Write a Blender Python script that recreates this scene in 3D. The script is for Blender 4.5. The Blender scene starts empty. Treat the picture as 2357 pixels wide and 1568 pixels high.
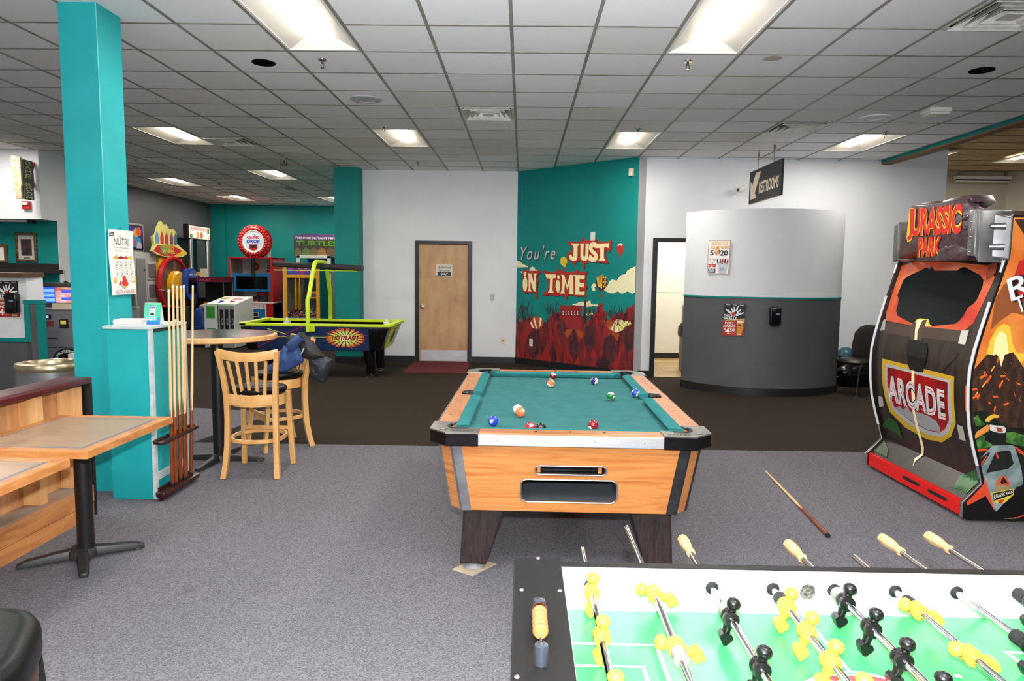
import bpy, bmesh, math, random
from mathutils import Vector, Matrix
from mathutils.geometry import tessellate_polygon

PI = math.pi
scene = bpy.context.scene
COL = scene.collection

# ------------------------------------------------------------------ camera, world, flash, exposure
CAM_H = 1.59
CEIL = 3.368
TILE = 0.6096
GX, GY = -0.10723, 5.216          # origin of the ceiling grid


def set_camera():
    pitch, yaw, roll, fpx = 0.09535, 0.014155, 0.01279, 1603.1
    f = Vector((-math.sin(yaw) * math.cos(pitch), math.cos(yaw) * math.cos(pitch), -math.sin(pitch)))
    r = Vector((math.cos(yaw), math.sin(yaw), 0))
    u = r.cross(f)
    r2 = r * math.cos(roll) + u * math.sin(roll)
    u2 = -r * math.sin(roll) + u * math.cos(roll)
    cd = bpy.data.cameras.new('camera')
    cd.sensor_width = 36.0
    cd.lens = 36.0 * fpx / 2357.0
    cd.clip_start, cd.clip_end = 0.05, 100
    co = bpy.data.objects.new('camera', cd)
    COL.objects.link(co)
    m = Matrix.Identity(4)
    for i in range(3):
        m[i][0], m[i][1], m[i][2] = r2[i], u2[i], -f[i]
    m[2][3] = CAM_H
    co.matrix_world = m
    scene.camera = co


set_camera()
scene.view_settings.view_transform = 'Standard'
scene.view_settings.look = 'None'
scene.view_settings.exposure = 0.0
scene.view_settings.gamma = 1.0
scene.view_settings.use_curve_mapping = False
scene.cycles.use_denoising = True
scene.cycles.max_bounces = 8
scene.cycles.diffuse_bounces = 4
scene.cycles.glossy_bounces = 3
scene.cycles.use_adaptive_sampling = True
scene.cycles.adaptive_threshold = 0.06
scene.cycles.adaptive_min_samples = 12
scene.cycles.transmission_bounces = 8
scene.cycles.transparent_max_bounces = 8
scene.cycles.sample_clamp_indirect = 8
scene.cycles.caustics_reflective = False
scene.cycles.caustics_refractive = False

world = bpy.data.worlds.new('world')
scene.world = world
world.use_nodes = True
world.node_tree.nodes['Background'].inputs[0].default_value = (0.9, 0.92, 1.0, 1)
world.node_tree.nodes['Background'].inputs[1].default_value = 0.02

FLASH_W = 690.0
FLASH_HEAD_W = 1150.0
TUBE_EMIT = 9.0
LAMP_W = 44.0
fl = bpy.data.lights.new('camera_flash', 'POINT')       # the photographer's dome-diffused flash, on the hot shoe above the lens
fl.shadow_soft_size = 0.035
fl.energy = FLASH_W
fl.color = (0.97, 0.985, 1.0)
flo = bpy.data.objects.new('camera_flash', fl)
flo.location = (0.0, 0.0, CAM_H + 0.165)
COL.objects.link(flo)
fh = bpy.data.lights.new('camera_flash_head', 'SPOT')   # the beam of the same flash: its head is tilted up towards the ceiling
fh.energy = FLASH_HEAD_W
fh.color = fl.color
fh.spot_size, fh.spot_blend, fh.shadow_soft_size = math.radians(84), 1.0, 0.035
fho = bpy.data.objects.new('camera_flash_head', fh)
fho.location = flo.location
fho.rotation_euler = (math.radians(90 + 35), 0, 0)
COL.objects.link(fho)


# ------------------------------------------------------------------ helpers
def lin(c):
    return c / 12.92 if c <= 0.04045 else ((c + 0.055) / 1.055) ** 2.4


def rgb(r, g, b):
    return (lin(r / 255.0), lin(g / 255.0), lin(b / 255.0))


MATS = {}


def M(key, col=(128, 128, 128), rough=0.55, metal=0.0, col2=None, vscale=6.0, stretch=(1, 1, 1), detail=4.0, ramp=(0.35, 0.65),
      bump=0.0, bscale=150.0, bstretch=(1, 1, 1), emit=0.0, alpha=1.0, trans=0.0, spec=0.5, coat=0.0, distort=0.0, sheen=0.0):
    if key in MATS:
        return MATS[key]
    m = bpy.data.materials.new(key)
    m.use_nodes = True
    nt = m.node_tree
    b = nt.nodes['Principled BSDF']
    c = rgb(*col) + (1,)
    b.inputs['Base Color'].default_value = c
    b.inputs['Roughness'].default_value = rough
    b.inputs['Metallic'].default_value = metal
    b.inputs['Specular IOR Level'].default_value = spec
    if coat:
        b.inputs['Coat Weight'].default_value = coat
        b.inputs['Coat Roughness'].default_value = 0.15
    if sheen:
        b.inputs['Sheen Weight'].default_value = sheen
    if trans:
        b.inputs['Transmission Weight'].default_value = trans
    if alpha < 1:
        b.inputs['Alpha'].default_value = alpha
    if emit:
        b.inputs['Emission Color'].default_value = c
        b.inputs['Emission Strength'].default_value = emit
    tc = None
    if col2 is not None or bump:
        tc = nt.nodes.new('ShaderNodeTexCoord')
    if col2 is not None:
        mp = nt.nodes.new('ShaderNodeMapping')
        mp.inputs['Scale'].default_value = stretch
        nt.links.new(tc.outputs['Object'], mp.inputs['Vector'])
        nz = nt.nodes.new('ShaderNodeTexNoise')
        nz.inputs['Scale'].default_value = vscale
        nz.inputs['Detail'].default_value = detail
        nz.inputs['Distortion'].default_value = distort
        nt.links.new(mp.outputs[0], nz.inputs['Vector'])
        rp = nt.nodes.new('ShaderNodeValToRGB')
        rp.color_ramp.elements[0].position = ramp[0]
        rp.color_ramp.elements[1].position = ramp[1]
        rp.color_ramp.elements[0].color = c
        rp.color_ramp.elements[1].color = rgb(*col2) + (1,)
        nt.links.new(nz.outputs['Fac'], rp.inputs[0])
        nt.links.new(rp.outputs[0], b.inputs['Base Color'])
        if emit:
            nt.links.new(rp.outputs[0], b.inputs['Emission Color'])
    if bump:
        mp2 = nt.nodes.new('ShaderNodeMapping')
        mp2.inputs['Scale'].default_value = bstretch
        nt.links.new(tc.outputs['Object'], mp2.inputs['Vector'])
        n2 = nt.nodes.new('ShaderNodeTexNoise')
        n2.inputs['Scale'].default_value = bscale
        n2.inputs['Detail'].default_value = 3
        nt.links.new(mp2.outputs[0], n2.inputs['Vector'])
        bp = nt.nodes.new('ShaderNodeBump')
        bp.inputs['Strength'].default_value = bump
        bp.inputs['Distance'].default_value = 0.01
        nt.links.new(n2.outputs['Fac'], bp.inputs['Height'])
        nt.links.new(bp.outputs[0], b.inputs['Normal'])
    MATS[key] = m
    return m


def ink(col, rough=0.45):                     # a printed or painted flat colour
    return M('ink_%d_%d_%d_%d' % (col[0], col[1], col[2], int(rough * 100)), col, rough)


def link(o, parent=None):
    COL.objects.link(o)
    if parent is not None:
        o.parent = parent
    return o


def tag(o, label, cat, group=None):
    o['label'] = label
    o['category'] = cat
    if group:
        o['group'] = group
    return o


def thing(name, label, cat, loc=(0, 0, 0), rz=0.0, group=None):
    o = bpy.data.objects.new(name, None)
    o.empty_display_size = 0.1
    o.location = loc
    o.rotation_euler = (0, 0, rz)
    link(o)
    return tag(o, label, cat, group)


def struct(o):
    o['kind'] = 'structure'
    return o


def copy_tree(o, parent=None):
    c = o.copy()
    link(c, parent)
    for ch in list(o.children):
        copy_tree(ch, c)
    return c


def frame(d):
    d = Vector(d).normalized()
    a = Vector((0, 0, 1)) if abs(d.z) < 0.9 else Vector((1, 0, 0))
    x = a.cross(d).normalized()
    return x, d.cross(x).normalized(), d


class MB:
    """collects simple shapes and links them as one mesh object"""

    def __init__(s, off=(0, 0, 0)):
        s.v, s.f, s.off = [], [], Vector(off)

    def add(s, vs, fs):
        n = len(s.v)
        s.v += [Vector(p) - s.off for p in vs]
        s.f += [tuple(i + n for i in f) for f in fs]
        return s

    def box(s, x0, x1, y0, y1, z0, z1):
        return s.add([(x0, y0, z0), (x1, y0, z0), (x1, y1, z0), (x0, y1, z0), (x0, y0, z1), (x1, y0, z1), (x1, y1, z1), (x0, y1, z1)],
                     [(0, 3, 2, 1), (4, 5, 6, 7), (0, 1, 5, 4), (1, 2, 6, 5), (2, 3, 7, 6), (3, 0, 4, 7)])

    def bar(s, p0, p1, w, h, up=(0, 0, 1)):         # a rectangular bar from p0 to p1, w sideways, h along up
        p0, p1 = Vector(p0), Vector(p1)
        d = (p1 - p0).normalized()
        sd = d.cross(Vector(up))
        if sd.length < 1e-4:
            sd = d.cross(Vector((1, 0, 0)))
        sd.normalize()
        u = sd.cross(d).normalized()
        a, b = sd * (w / 2), u * (h / 2)
        vs = [p + sa * a + sb * b for p in (p0, p1) for sa, sb in ((-1, -1), (1, -1), (1, 1), (-1, 1))]
        return s.add(vs, [(3, 2, 1, 0), (4, 5, 6, 7), (0, 1, 5, 4), (1, 2, 6, 5), (2, 3, 7, 6), (3, 0, 4, 7)])

    def cyl(s, p0, p1, r0, r1=None, n=20, caps=True):
        r1 = r0 if r1 is None else r1
        p0, p1 = Vector(p0), Vector(p1)
        x, y, d = frame(p1 - p0)
        vs = []
        for p, r in ((p0, r0), (p1, r1)):
            vs += [p + x * (r * math.cos(2 * PI * k / n)) + y * (r * math.sin(2 * PI * k / n)) for k in range(n)]
        fs = [(k, (k + 1) % n, n + (k + 1) % n, n + k) for k in range(n)]
        if caps:
            fs += [tuple(range(n - 1, -1, -1)), tuple(range(n, 2 * n))]
        return s.add(vs, fs)

    def tube(s, pts, r, n=10, closed=False, sx=1.0):
        pts = [Vector(p) for p in pts]
        m = len(pts)
        rs = r if isinstance(r, (list, tuple)) else [r] * m
        vs, prev = [], None
        for i, p in enumerate(pts):
            a = pts[(i - 1) % m] if (closed or i > 0) else p
            b = pts[(i + 1) % m] if (closed or i < m - 1) else p
            d = (b - a).normalized()
            if prev is None:
                x, y, _ = frame(d)
            else:
                x = (prev - d * prev.dot(d)).normalized()
                y = d.cross(x)
            prev = x
            vs += [p + x * (rs[i] * sx * math.cos(2 * PI * k / n)) + y * (rs[i] * math.sin(2 * PI * k / n)) for k in range(n)]
        fs = []
        for i in range(m if closed else m - 1):
            j = (i + 1) % m
            fs += [(i * n + k, i * n + (k + 1) % n, j * n + (k + 1) % n, j * n + k) for k in range(n)]
        if not closed:
            fs += [tuple(range(n - 1, -1, -1)), tuple(range((m - 1) * n, m * n))]
        return s.add(vs, fs)

    def lathe(s, prof, c=(0, 0, 0), axis=(0, 0, 1), n=28):        # prof: (radius, height) along axis
        x, y, d = frame(axis)
        c = Vector(c)
        m = len(prof)
        vs = []
        for r, h in prof:
            vs += [c + d * h + x * (r * math.cos(2 * PI * k / n)) + y * (r * math.sin(2 * PI * k / n)) for k in range(n)]
        fs = [(i * n + k, i * n + (k + 1) % n, (i + 1) * n + (k + 1) % n, (i + 1) * n + k) for i in range(m - 1) for k in range(n)]
        if prof[0][0] > 1e-6:
            fs.append(tuple(range(n - 1, -1, -1)))
        if prof[-1][0] > 1e-6:
            fs.append(tuple(range((m - 1) * n, m * n)))
        return s.add(vs, fs)

    def prism(s, poly, fn, d0, d1):        # poly in (u, v); fn(u, v, w) -> point; extruded from w = d0 to d1
        n = len(poly)
        vs = [fn(u, v, d0) for u, v in poly] + [fn(u, v, d1) for u, v in poly]
        fs = [(k, (k + 1) % n, n + (k + 1) % n, n + k) for k in range(n)]
        fs += [tuple(range(n - 1, -1, -1)), tuple(range(n, 2 * n))]
        return s.add(vs, fs)

    def grid(s, fn, nu, nv, closed_u=False):
        vs = [fn(i / nu, j / nv) for j in range(nv + 1) for i in range(nu + 1)]
        fs = [(j * (nu + 1) + i, j * (nu + 1) + i + 1, (j + 1) * (nu + 1) + i + 1, (j + 1) * (nu + 1) + i) for j in range(nv) for i in range(nu)]
        return s.add(vs, fs)

    def ball(s, c, r, n=20, m=12, sq=(1, 1, 1)):
        c = Vector(c)
        vs = [c + Vector((0, 0, -r * sq[2]))]
        for j in range(1, m):
            t = -PI / 2 + PI * j / m
            vs += [c + Vector((r * sq[0] * math.cos(t) * math.cos(2 * PI * k / n), r * sq[1] * math.cos(t) * math.sin(2 * PI * k / n), r * sq[2] * math.sin(t))) for k in range(n)]
        vs.append(c + Vector((0, 0, r * sq[2])))
        fs = [(0, 1 + (k + 1) % n, 1 + k) for k in range(n)]
        for j in range(m - 2):
            fs += [(1 + j * n + k, 1 + j * n + (k + 1) % n, 1 + (j + 1) * n + (k + 1) % n, 1 + (j + 1) * n + k) for k in range(n)]
        t = len(vs) - 1
        fs += [(1 + (m - 2) * n + k, 1 + (m - 2) * n + (k + 1) % n, t) for k in range(n)]
        return s.add(vs, fs)

    def mesh(s, name, bevel=0.0, seg=2, smooth=None, fix=True, merge=False):
        me = bpy.data.meshes.new(name)
        me.from_pydata([tuple(p) for p in s.v], [], s.f)
        if fix or bevel or merge:
            bm = bmesh.new()
            bm.from_mesh(me)
            if merge:
                bmesh.ops.remove_doubles(bm, verts=bm.verts, dist=1e-5)
            bmesh.ops.recalc_face_normals(bm, faces=bm.faces)
            if bevel:
                es = [e for e in bm.edges if len(e.link_faces) == 2 and e.calc_face_angle(0) > 0.5]
                bmesh.ops.bevel(bm, geom=es, offset=bevel, segments=seg, profile=0.6, affect='EDGES', clamp_overlap=True)
            bm.to_mesh(me)
            bm.free()
        if smooth is not None:
            me.shade_smooth()
            me.set_sharp_from_angle(angle=math.radians(smooth))
        return me

    def build(s, name, mat, parent=None, bevel=0.0, seg=2, smooth=None, fix=True, merge=False):
        me = s.mesh(name, bevel, seg, smooth, fix, merge)
        me.materials.append(mat)
        o = bpy.data.objects.new(name, me)
        return link(o, parent)


TXT = {}


def glyphs(body, bold=0.0, shear=0.0, space=1.0, line=1.0):
    key = (body, bold, shear, space, line)
    if key in TXT:
        return TXT[key]
    cu = bpy.data.curves.new('lettering', 'FONT')
    cu.body = body
    cu.offset = bold
    cu.shear = shear
    cu.space_character = space
    cu.space_line = line
    cu.align_x = 'CENTER'
    cu.resolution_u = 3
    to = bpy.data.objects.new('lettering', cu)
    me = bpy.data.meshes.new_from_object(to)
    vs = [(v.co.x, v.co.y) for v in me.vertices]
    fs = [tuple(p.vertices) for p in me.polygons]
    bpy.data.objects.remove(to)
    bpy.data.curves.remove(cu)
    bpy.data.meshes.remove(me)
    xs, ys = [v[0] for v in vs], [v[1] for v in vs]
    x0, x1, y0, y1 = min(xs), max(xs), min(ys), max(ys)
    vs = [((x - x0) / (x1 - x0), (y - y0) / (y1 - y0)) for x, y in vs]
    TXT[key] = (vs, fs, (x1 - x0) / (y1 - y0))
    return TXT[key]


class Art:
    """flat print on a surface: fn(u, v, off) -> point; later shapes lie on top of earlier ones"""

    def __init__(s, fn, maxlen=None, step=0.0005, base=0.001):
        s.fn, s.maxlen, s.step, s.o = fn, maxlen, step, base
        s.v, s.f, s.m, s.mats = [], [], [], []

    def _tris(s, tris, mat, flat=False):
        if mat not in s.mats:
            s.mats.append(mat)
        k = s.mats.index(mat)
        if s.maxlen:
            todo, out = list(tris), []
            while todo:
                t = todo.pop()
                ls = [((t[i][0] - t[(i + 1) % 3][0]) ** 2 + (t[i][1] - t[(i + 1) % 3][1]) ** 2, i) for i in range(3)]
                L, i = max(ls)
                if L > s.maxlen ** 2:
                    a, b, c = t[i], t[(i + 1) % 3], t[(i + 2) % 3]
                    m = ((a[0] + b[0]) / 2, (a[1] + b[1]) / 2)
                    todo += [(a, m, c), (m, b, c)]
                else:
                    out.append(t)
            tris = out
        idx = {}
        for t in tris:
            f = []
            for p in t:
                q = (round(p[0], 6), round(p[1], 6))
                if q not in idx:
                    idx[q] = len(s.v)
                    s.v.append(tuple(s.fn(p[0], p[1], s.o)))
                f.append(idx[q])
            s.f.append(f)
            s.m.append(k)
        s.o += s.step

    def poly(s, pts, col):
        mat = col if isinstance(col, bpy.types.Material) else ink(col)
        tr = tessellate_polygon([[Vector((p[0], p[1], 0)) for p in pts]])
        s._tris([tuple(pts[i] for i in t) for t in tr], mat)
        return s

    def rect(s, u0, u1, v0, v1, col):
        return s.poly([(u0, v0), (u1, v0), (u1, v1), (u0, v1)], col)

    def oval(s, cu, cv, ru, rv, col, n=24, a0=0.0, a1=2 * PI):
        full = abs(a1 - a0 - 2 * PI) < 1e-6
        return s.poly([(cu + ru * math.cos(a0 + (a1 - a0) * k / n), cv + rv * math.sin(a0 + (a1 - a0) * k / n)) for k in range(n if full else n + 1)], col)

    def text(s, body, u0, u1, v0, v1, col, bold=0.0, shear=0.0, space=1.0, warp=None, rot=False, line=1.0):
        vs, fs, _ = glyphs(body, bold, shear, space, line)

        def w(x, y):
            if rot:
                x, y = 1 - y, x
            if warp:
                return warp(x, y)
            return (u0 + x * (u1 - u0), v0 + y * (v1 - v0))
        pts = [w(x, y) for x, y in vs]
        tris = []
        for f in fs:
            for k in range(1, len(f) - 1):
                tris.append((pts[f[0]], pts[f[k]], pts[f[k + 1]]))
        mat = col if isinstance(col, bpy.types.Material) else ink(col)
        s._tris(tris, mat)
        return s

    def build(s, name, parent=None):
        me = bpy.data.meshes.new(name)
        off = Vector((0, 0, 0))
        me.from_pydata(s.v, [], s.f)
        for m in s.mats:
            me.materials.append(m)
        me.polygons.foreach_set('material_index', s.m)
        o = bpy.data.objects.new(name, me)
        return link(o, parent)


def plane(o, u, v, n=None):
    o, u, v = Vector(o), Vector(u).normalized(), Vector(v).normalized()
    n = Vector(n).normalized() if n else u.cross(v).normalized()
    return lambda a, b, w: o + u * a + v * b + n * w


def rrect(x0, x1, y0, y1, r, n=5):
    out = []
    for cx, cy, a in ((x1 - r, y1 - r, 0), (x0 + r, y1 - r, PI / 2), (x0 + r, y0 + r, PI), (x1 - r, y0 + r, 1.5 * PI)):
        out += [(cx + r * math.cos(a + PI / 2 * k / n), cy + r * math.sin(a + PI / 2 * k / n)) for k in range(n + 1)]
    return out
# ------------------------------------------------------------------ outlines of painted and printed shapes, in metres on their own surface
ART = {
    'mural': [
        ('forest', [(0.021,0.115),(0.017,0.831),(0.052,0.8),(0.067,0.817),(0.098,0.752),(0.107,0.836),(0.127,0.762),(0.154,0.722),(0.179,0.823),(0.198,0.774),(0.229,0.867),(0.242,0.776),(0.285,0.828),(0.324,0.872),(0.351,0.815),(0.404,0.884),(0.416,0.827),(0.502,0.84),(0.653,0.758),(0.684,0.801),(0.716,0.754),(0.739,0.844),(0.777,0.838),(0.786,0.903),(0.837,0.913),(0.857,0.954),(0.898,0.94),(0.921,1.005),(0.943,0.942),(0.99,0.96),(1.001,0.913),(1.435,0.927),(1.465,0.905),(1.483,0.937),(1.503,0.892),(1.526,0.769),(1.573,0.788),(1.59,0.85),(1.617,0.882),(1.625,0.814),(1.645,0.899),(1.681,0.962),(1.718,0.979),(1.746,0.965),(1.773,0.981),(1.883,1.002),(1.927,1.034),(1.957,0.96),(1.931,0.914),(1.959,0.885),(2.013,0.888),(2.046,0.979),(2.074,0.936),(2.1,0.982),(2.136,0.954),(2.161,1.014),(2.188,0.971),(2.222,1.017),(2.257,1.026),(2.293,0.991),(2.308,1.051),(2.332,1.096),(2.375,1.112),(2.401,1.084),(2.425,1.136),(2.467,1.166),(2.475,0.179),(1.668,0.101)]),
        ('fred', [(0.03,0.116),(0.038,0.336),(0.072,0.297),(0.12,0.149),(0.132,0.116)]),
        ('fred', [(0.625,0.112),(0.674,0.28),(0.724,0.39),(0.779,0.272),(0.825,0.106)]),
        ('fred', [(0.193,0.44),(0.235,0.577),(0.289,0.646),(0.345,0.567),(0.381,0.421),(0.339,0.318),(0.229,0.309)]),
        ('fred', [(1.331,0.099),(1.368,0.197),(1.399,0.255),(1.437,0.172),(1.454,0.103)]),
        ('fred', [(1.664,0.255),(1.68,0.349),(1.708,0.405),(1.74,0.354),(1.768,0.234)]),
        ('forange', [(1.088,0.656),(1.207,0.688),(1.286,0.677),(1.229,0.595),(1.171,0.528)]),
        ('forange', [(1.335,0.68),(1.442,0.687),(1.511,0.629),(1.484,0.55),(1.406,0.576)]),
        ('forange', [(1.984,0.676),(2.145,0.684),(2.216,0.677),(2.167,0.555),(2.11,0.655),(2.04,0.605)]),
        ('forange', [(1.887,0.874),(2.12,0.886),(1.981,0.766),(1.934,0.809)]),
        ('fdark', [(0.229,0.309),(0.291,0.514),(0.421,0.589),(0.572,0.566),(0.599,0.323),(0.516,0.168),(0.342,0.169)]),
        ('fdark', [(1.212,0.483),(1.307,0.631),(1.409,0.482),(1.452,0.314),(1.319,0.177),(1.217,0.294)]),
        ('fdark', [(0.964,0.752),(1.083,0.854),(1.186,0.749),(1.129,0.635),(1.009,0.564),(0.946,0.655)]),
        ('fdark', [(1.932,0.582),(2.056,0.681),(2.152,0.449),(2.142,0.223),(1.979,0.238),(1.9,0.429)]),
        ('fdark', [(1.536,0.739),(1.686,0.794),(1.744,0.706),(1.715,0.429),(1.605,0.327),(1.525,0.476)]),
        ('fdark', [(2.284,0.711),(2.384,0.835),(2.46,0.868),(2.465,0.474),(2.347,0.391),(2.29,0.534)]),
        ('roof', [(0.997,1.071),(1.027,1.081),(1.45,1.077),(1.472,0.995),(0.989,0.992)]),
        ('hall', [(1.009,0.99),(1.443,0.99),(1.439,0.919),(1.011,0.906)]),
        ('wallred', [(1.062,0.897),(1.459,0.897),(1.461,0.691),(1.187,0.686),(1.073,0.846)]),
        ('col', [(1.06,0.984),(1.084,0.985),(1.075,0.948),(1.092,0.913),(1.057,0.913),(1.071,0.948)]),
        ('col', [(1.122,0.985),(1.146,0.986),(1.137,0.951),(1.153,0.916),(1.12,0.916),(1.133,0.951)]),
        ('col', [(1.183,0.986),(1.207,0.988),(1.198,0.954),(1.215,0.919),(1.181,0.919),(1.194,0.954)]),
        ('col', [(1.245,0.988),(1.268,0.989),(1.259,0.957),(1.276,0.922),(1.242,0.922),(1.255,0.957)]),
        ('col', [(1.305,0.989),(1.329,0.99),(1.32,0.96),(1.336,0.925),(1.303,0.925),(1.316,0.96)]),
        ('col', [(1.366,0.99),(1.389,0.991),(1.38,0.963),(1.397,0.928),(1.364,0.928),(1.376,0.963)]),
        ('cloud', [(1.26,1.093),(1.284,1.114),(1.314,1.107),(1.391,1.137),(1.467,1.155),(1.525,1.139),(1.581,1.156),(1.628,1.185),(1.642,1.128),(1.695,1.115),(1.741,1.124),(1.788,1.111),(1.77,1.09),(1.696,1.092),(1.584,1.072),(1.469,1.09),(1.373,1.086)]),
        ('cloud', [(1.549,0.955),(1.587,0.965),(1.633,0.99),(1.68,0.977),(1.69,0.955),(1.625,0.936),(1.569,0.926)]),
        ('pole', [(1.508,1.184),(1.552,1.185),(1.563,0.787),(1.516,0.784)]),
        ('tower', [(1.8,1.144),(1.878,1.147),(1.889,0.806),(1.76,0.799),(1.761,1.079),(1.801,1.088)]),
        ('tentc', [(1.981,0.751),(2.146,0.906),(2.296,0.889),(2.426,0.874),(2.418,0.837),(2.299,0.786),(2.258,0.732),(2.145,0.687)]),
        ('tento', [(1.981,0.751),(2.146,0.906),(2.036,0.732)]),
        ('tento', [(2.072,0.72),(2.146,0.906),(2.109,0.703)]),
        ('tenty', [(2.147,0.903),(2.188,0.705),(2.223,0.719)]),
        ('tenty', [(2.152,0.904),(2.249,0.731),(2.282,0.77)]),
        ('tenty', [(2.173,0.901),(2.308,0.789),(2.342,0.803)]),
        ('tenty', [(2.226,0.897),(2.359,0.816),(2.393,0.835)]),
        ('tenty', [(2.278,0.891),(2.401,0.858),(2.421,0.874)]),
        ('bal1', [(0.649,0.758),(0.642,0.724),(0.622,0.692),(0.59,0.665),(0.548,0.647),(0.502,0.638),(0.455,0.641),(0.413,0.654),(0.379,0.677),(0.356,0.707),(0.348,0.741),(0.355,0.776),(0.376,0.808),(0.409,0.835),(0.451,0.853),(0.497,0.861),(0.544,0.858),(0.586,0.844),(0.619,0.821),(0.641,0.792)]),
        ('cream', [(0.412,0.827),(0.448,0.845),(0.51,0.652),(0.48,0.65)]),
        ('cream', [(0.566,0.851),(0.613,0.837),(0.59,0.714),(0.559,0.68)]),
        ('cream', [(0.348,0.741),(0.374,0.767),(0.437,0.656),(0.402,0.662)]),
        ('cloud', [(0.011,1.822),(0.078,1.813),(0.157,1.764),(0.278,1.726),(0.279,1.71),(0.013,1.706)]),
        ('cloud', [(0.059,1.637),(0.104,1.624),(0.137,1.646),(0.164,1.6),(0.138,1.608)]),
        ('cloud', [(0.302,1.65),(0.323,1.691),(0.376,1.723),(0.43,1.699),(0.442,1.675),(0.489,1.667),(0.489,1.641)]),
        ('cloud', [(1.64,1.401),(1.658,1.439),(1.704,1.458),(1.741,1.433),(1.733,1.403),(1.705,1.395),(1.725,1.358),(1.707,1.327),(1.661,1.341)]),
        ('cloud', [(1.89,1.354),(1.961,1.423),(1.985,1.49),(2.047,1.528),(2.127,1.5),(2.169,1.559),(2.22,1.596),(2.281,1.604),(2.322,1.663),(2.397,1.706),(2.469,1.728),(2.47,1.325),(2.419,1.31),(2.333,1.343),(2.282,1.32),(2.23,1.3),(2.159,1.339),(2.089,1.308),(2.036,1.303),(1.964,1.319)]),
        ('yel', [(1.14,1.81),(1.137,1.787),(1.127,1.767),(1.111,1.75),(1.09,1.74),(1.067,1.736),(1.043,1.739),(1.022,1.75),(1.005,1.767),(0.993,1.788),(0.989,1.811),(0.992,1.834),(1.002,1.855),(1.019,1.871),(1.04,1.882),(1.063,1.885),(1.087,1.882),(1.108,1.871),(1.125,1.854),(1.136,1.833)]),
        ('yel', [(1.01,1.772),(1.122,1.772),(1.105,1.714),(1.077,1.714)]),
        ('basket', [(1.076,1.706),(1.109,1.709),(1.11,1.671),(1.083,1.664)]),
        ('balred', [(2.248,2.007),(2.246,1.983),(2.237,1.961),(2.222,1.943),(2.203,1.932),(2.182,1.928),(2.16,1.932),(2.14,1.944),(2.124,1.962),(2.113,1.984),(2.109,2.009),(2.112,2.034),(2.121,2.056),(2.136,2.074),(2.155,2.085),(2.176,2.088),(2.198,2.084),(2.218,2.072),(2.234,2.054),(2.244,2.032)]),
        ('balred', [(2.117,1.976),(2.243,1.974),(2.193,1.898),(2.162,1.898)]),
        ('basket', [(2.162,1.892),(2.19,1.892),(2.189,1.869),(2.168,1.869)]),
        ('white', [(2.122,2.048),(2.144,2.073),(2.176,2.085),(2.213,2.074),(2.24,2.046),(2.219,2.057),(2.197,2.043),(2.174,2.061),(2.15,2.046)]),
        ('bal2', [(1.95,1.475),(1.946,1.439),(1.931,1.406),(1.908,1.38),(1.878,1.363),(1.845,1.356),(1.811,1.361),(1.779,1.377),(1.754,1.402),(1.738,1.435),(1.731,1.471),(1.735,1.507),(1.75,1.54),(1.774,1.566),(1.804,1.583),(1.838,1.589),(1.872,1.584),(1.902,1.568),(1.927,1.543),(1.944,1.51)]),
        ('bal2', [(1.751,1.411),(1.943,1.423),(1.873,1.331),(1.809,1.337)]),
        ('basket', [(1.823,1.297),(1.859,1.301),(1.861,1.232),(1.828,1.228)]),
        ('yel2', [(1.743,1.554),(1.756,1.562),(1.788,1.404),(1.772,1.411)]),
        ('yel2', [(1.769,1.563),(1.781,1.571),(1.805,1.397),(1.788,1.404)]),
        ('yel2', [(1.794,1.572),(1.807,1.58),(1.822,1.39),(1.805,1.397)]),
        ('yel2', [(1.82,1.582),(1.832,1.589),(1.838,1.383),(1.822,1.39)]),
        ('yel2', [(1.845,1.591),(1.857,1.599),(1.855,1.376),(1.838,1.383)]),
        ('yel2', [(1.869,1.57),(1.895,1.565),(1.892,1.538),(1.866,1.543)]),
        ('yel2', [(1.913,1.565),(1.935,1.559),(1.928,1.538),(1.906,1.544)]),
        ('yel2', [(1.899,1.535),(1.925,1.529),(1.918,1.502),(1.895,1.508)]),
        ('yel2', [(1.871,1.499),(1.897,1.493),(1.894,1.466),(1.869,1.472)]),
        ('yel2', [(1.915,1.494),(1.937,1.488),(1.93,1.467),(1.908,1.473)]),
        ('yel2', [(1.901,1.463),(1.927,1.458),(1.921,1.431),(1.897,1.437)]),
        ('yel2', [(1.874,1.427),(1.899,1.422),(1.896,1.395),(1.871,1.4)]),
        ('yel2', [(1.917,1.422),(1.939,1.417),(1.933,1.396),(1.911,1.401)]),
        ('shade', [(1.14,2.117),(1.168,2.132),(1.223,2.115),(1.431,2.121),(1.437,2.176),(1.452,2.186),(1.467,2.175),(1.472,2.13),(1.608,2.133),(1.61,2.193),(1.628,2.204),(1.714,2.157),(1.742,2.149),(1.743,2.115),(1.979,2.104),(2.005,2.128),(2.031,2.117),(2.029,2.091),(2.006,2.07),(2.031,2.025),(2.018,1.989),(1.991,1.982),(2.001,1.952),(1.975,1.938),(1.947,1.968),(1.92,1.975),(1.913,1.902),(1.952,1.805),(1.976,1.79),(1.966,1.768),(1.927,1.761),(1.89,1.776),(1.576,1.791),(1.558,1.768),(1.502,1.761),(1.519,1.7),(1.5,1.677),(1.475,1.685),(1.48,1.73),(1.464,1.768),(1.415,1.807),(1.367,1.799),(1.329,1.776),(1.305,1.73),(1.281,1.769),(1.192,1.807),(1.151,1.846),(1.14,1.916),(1.188,1.939),(1.236,1.977),(1.244,2.053),(1.185,2.077),(1.149,2.093)]),
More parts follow.
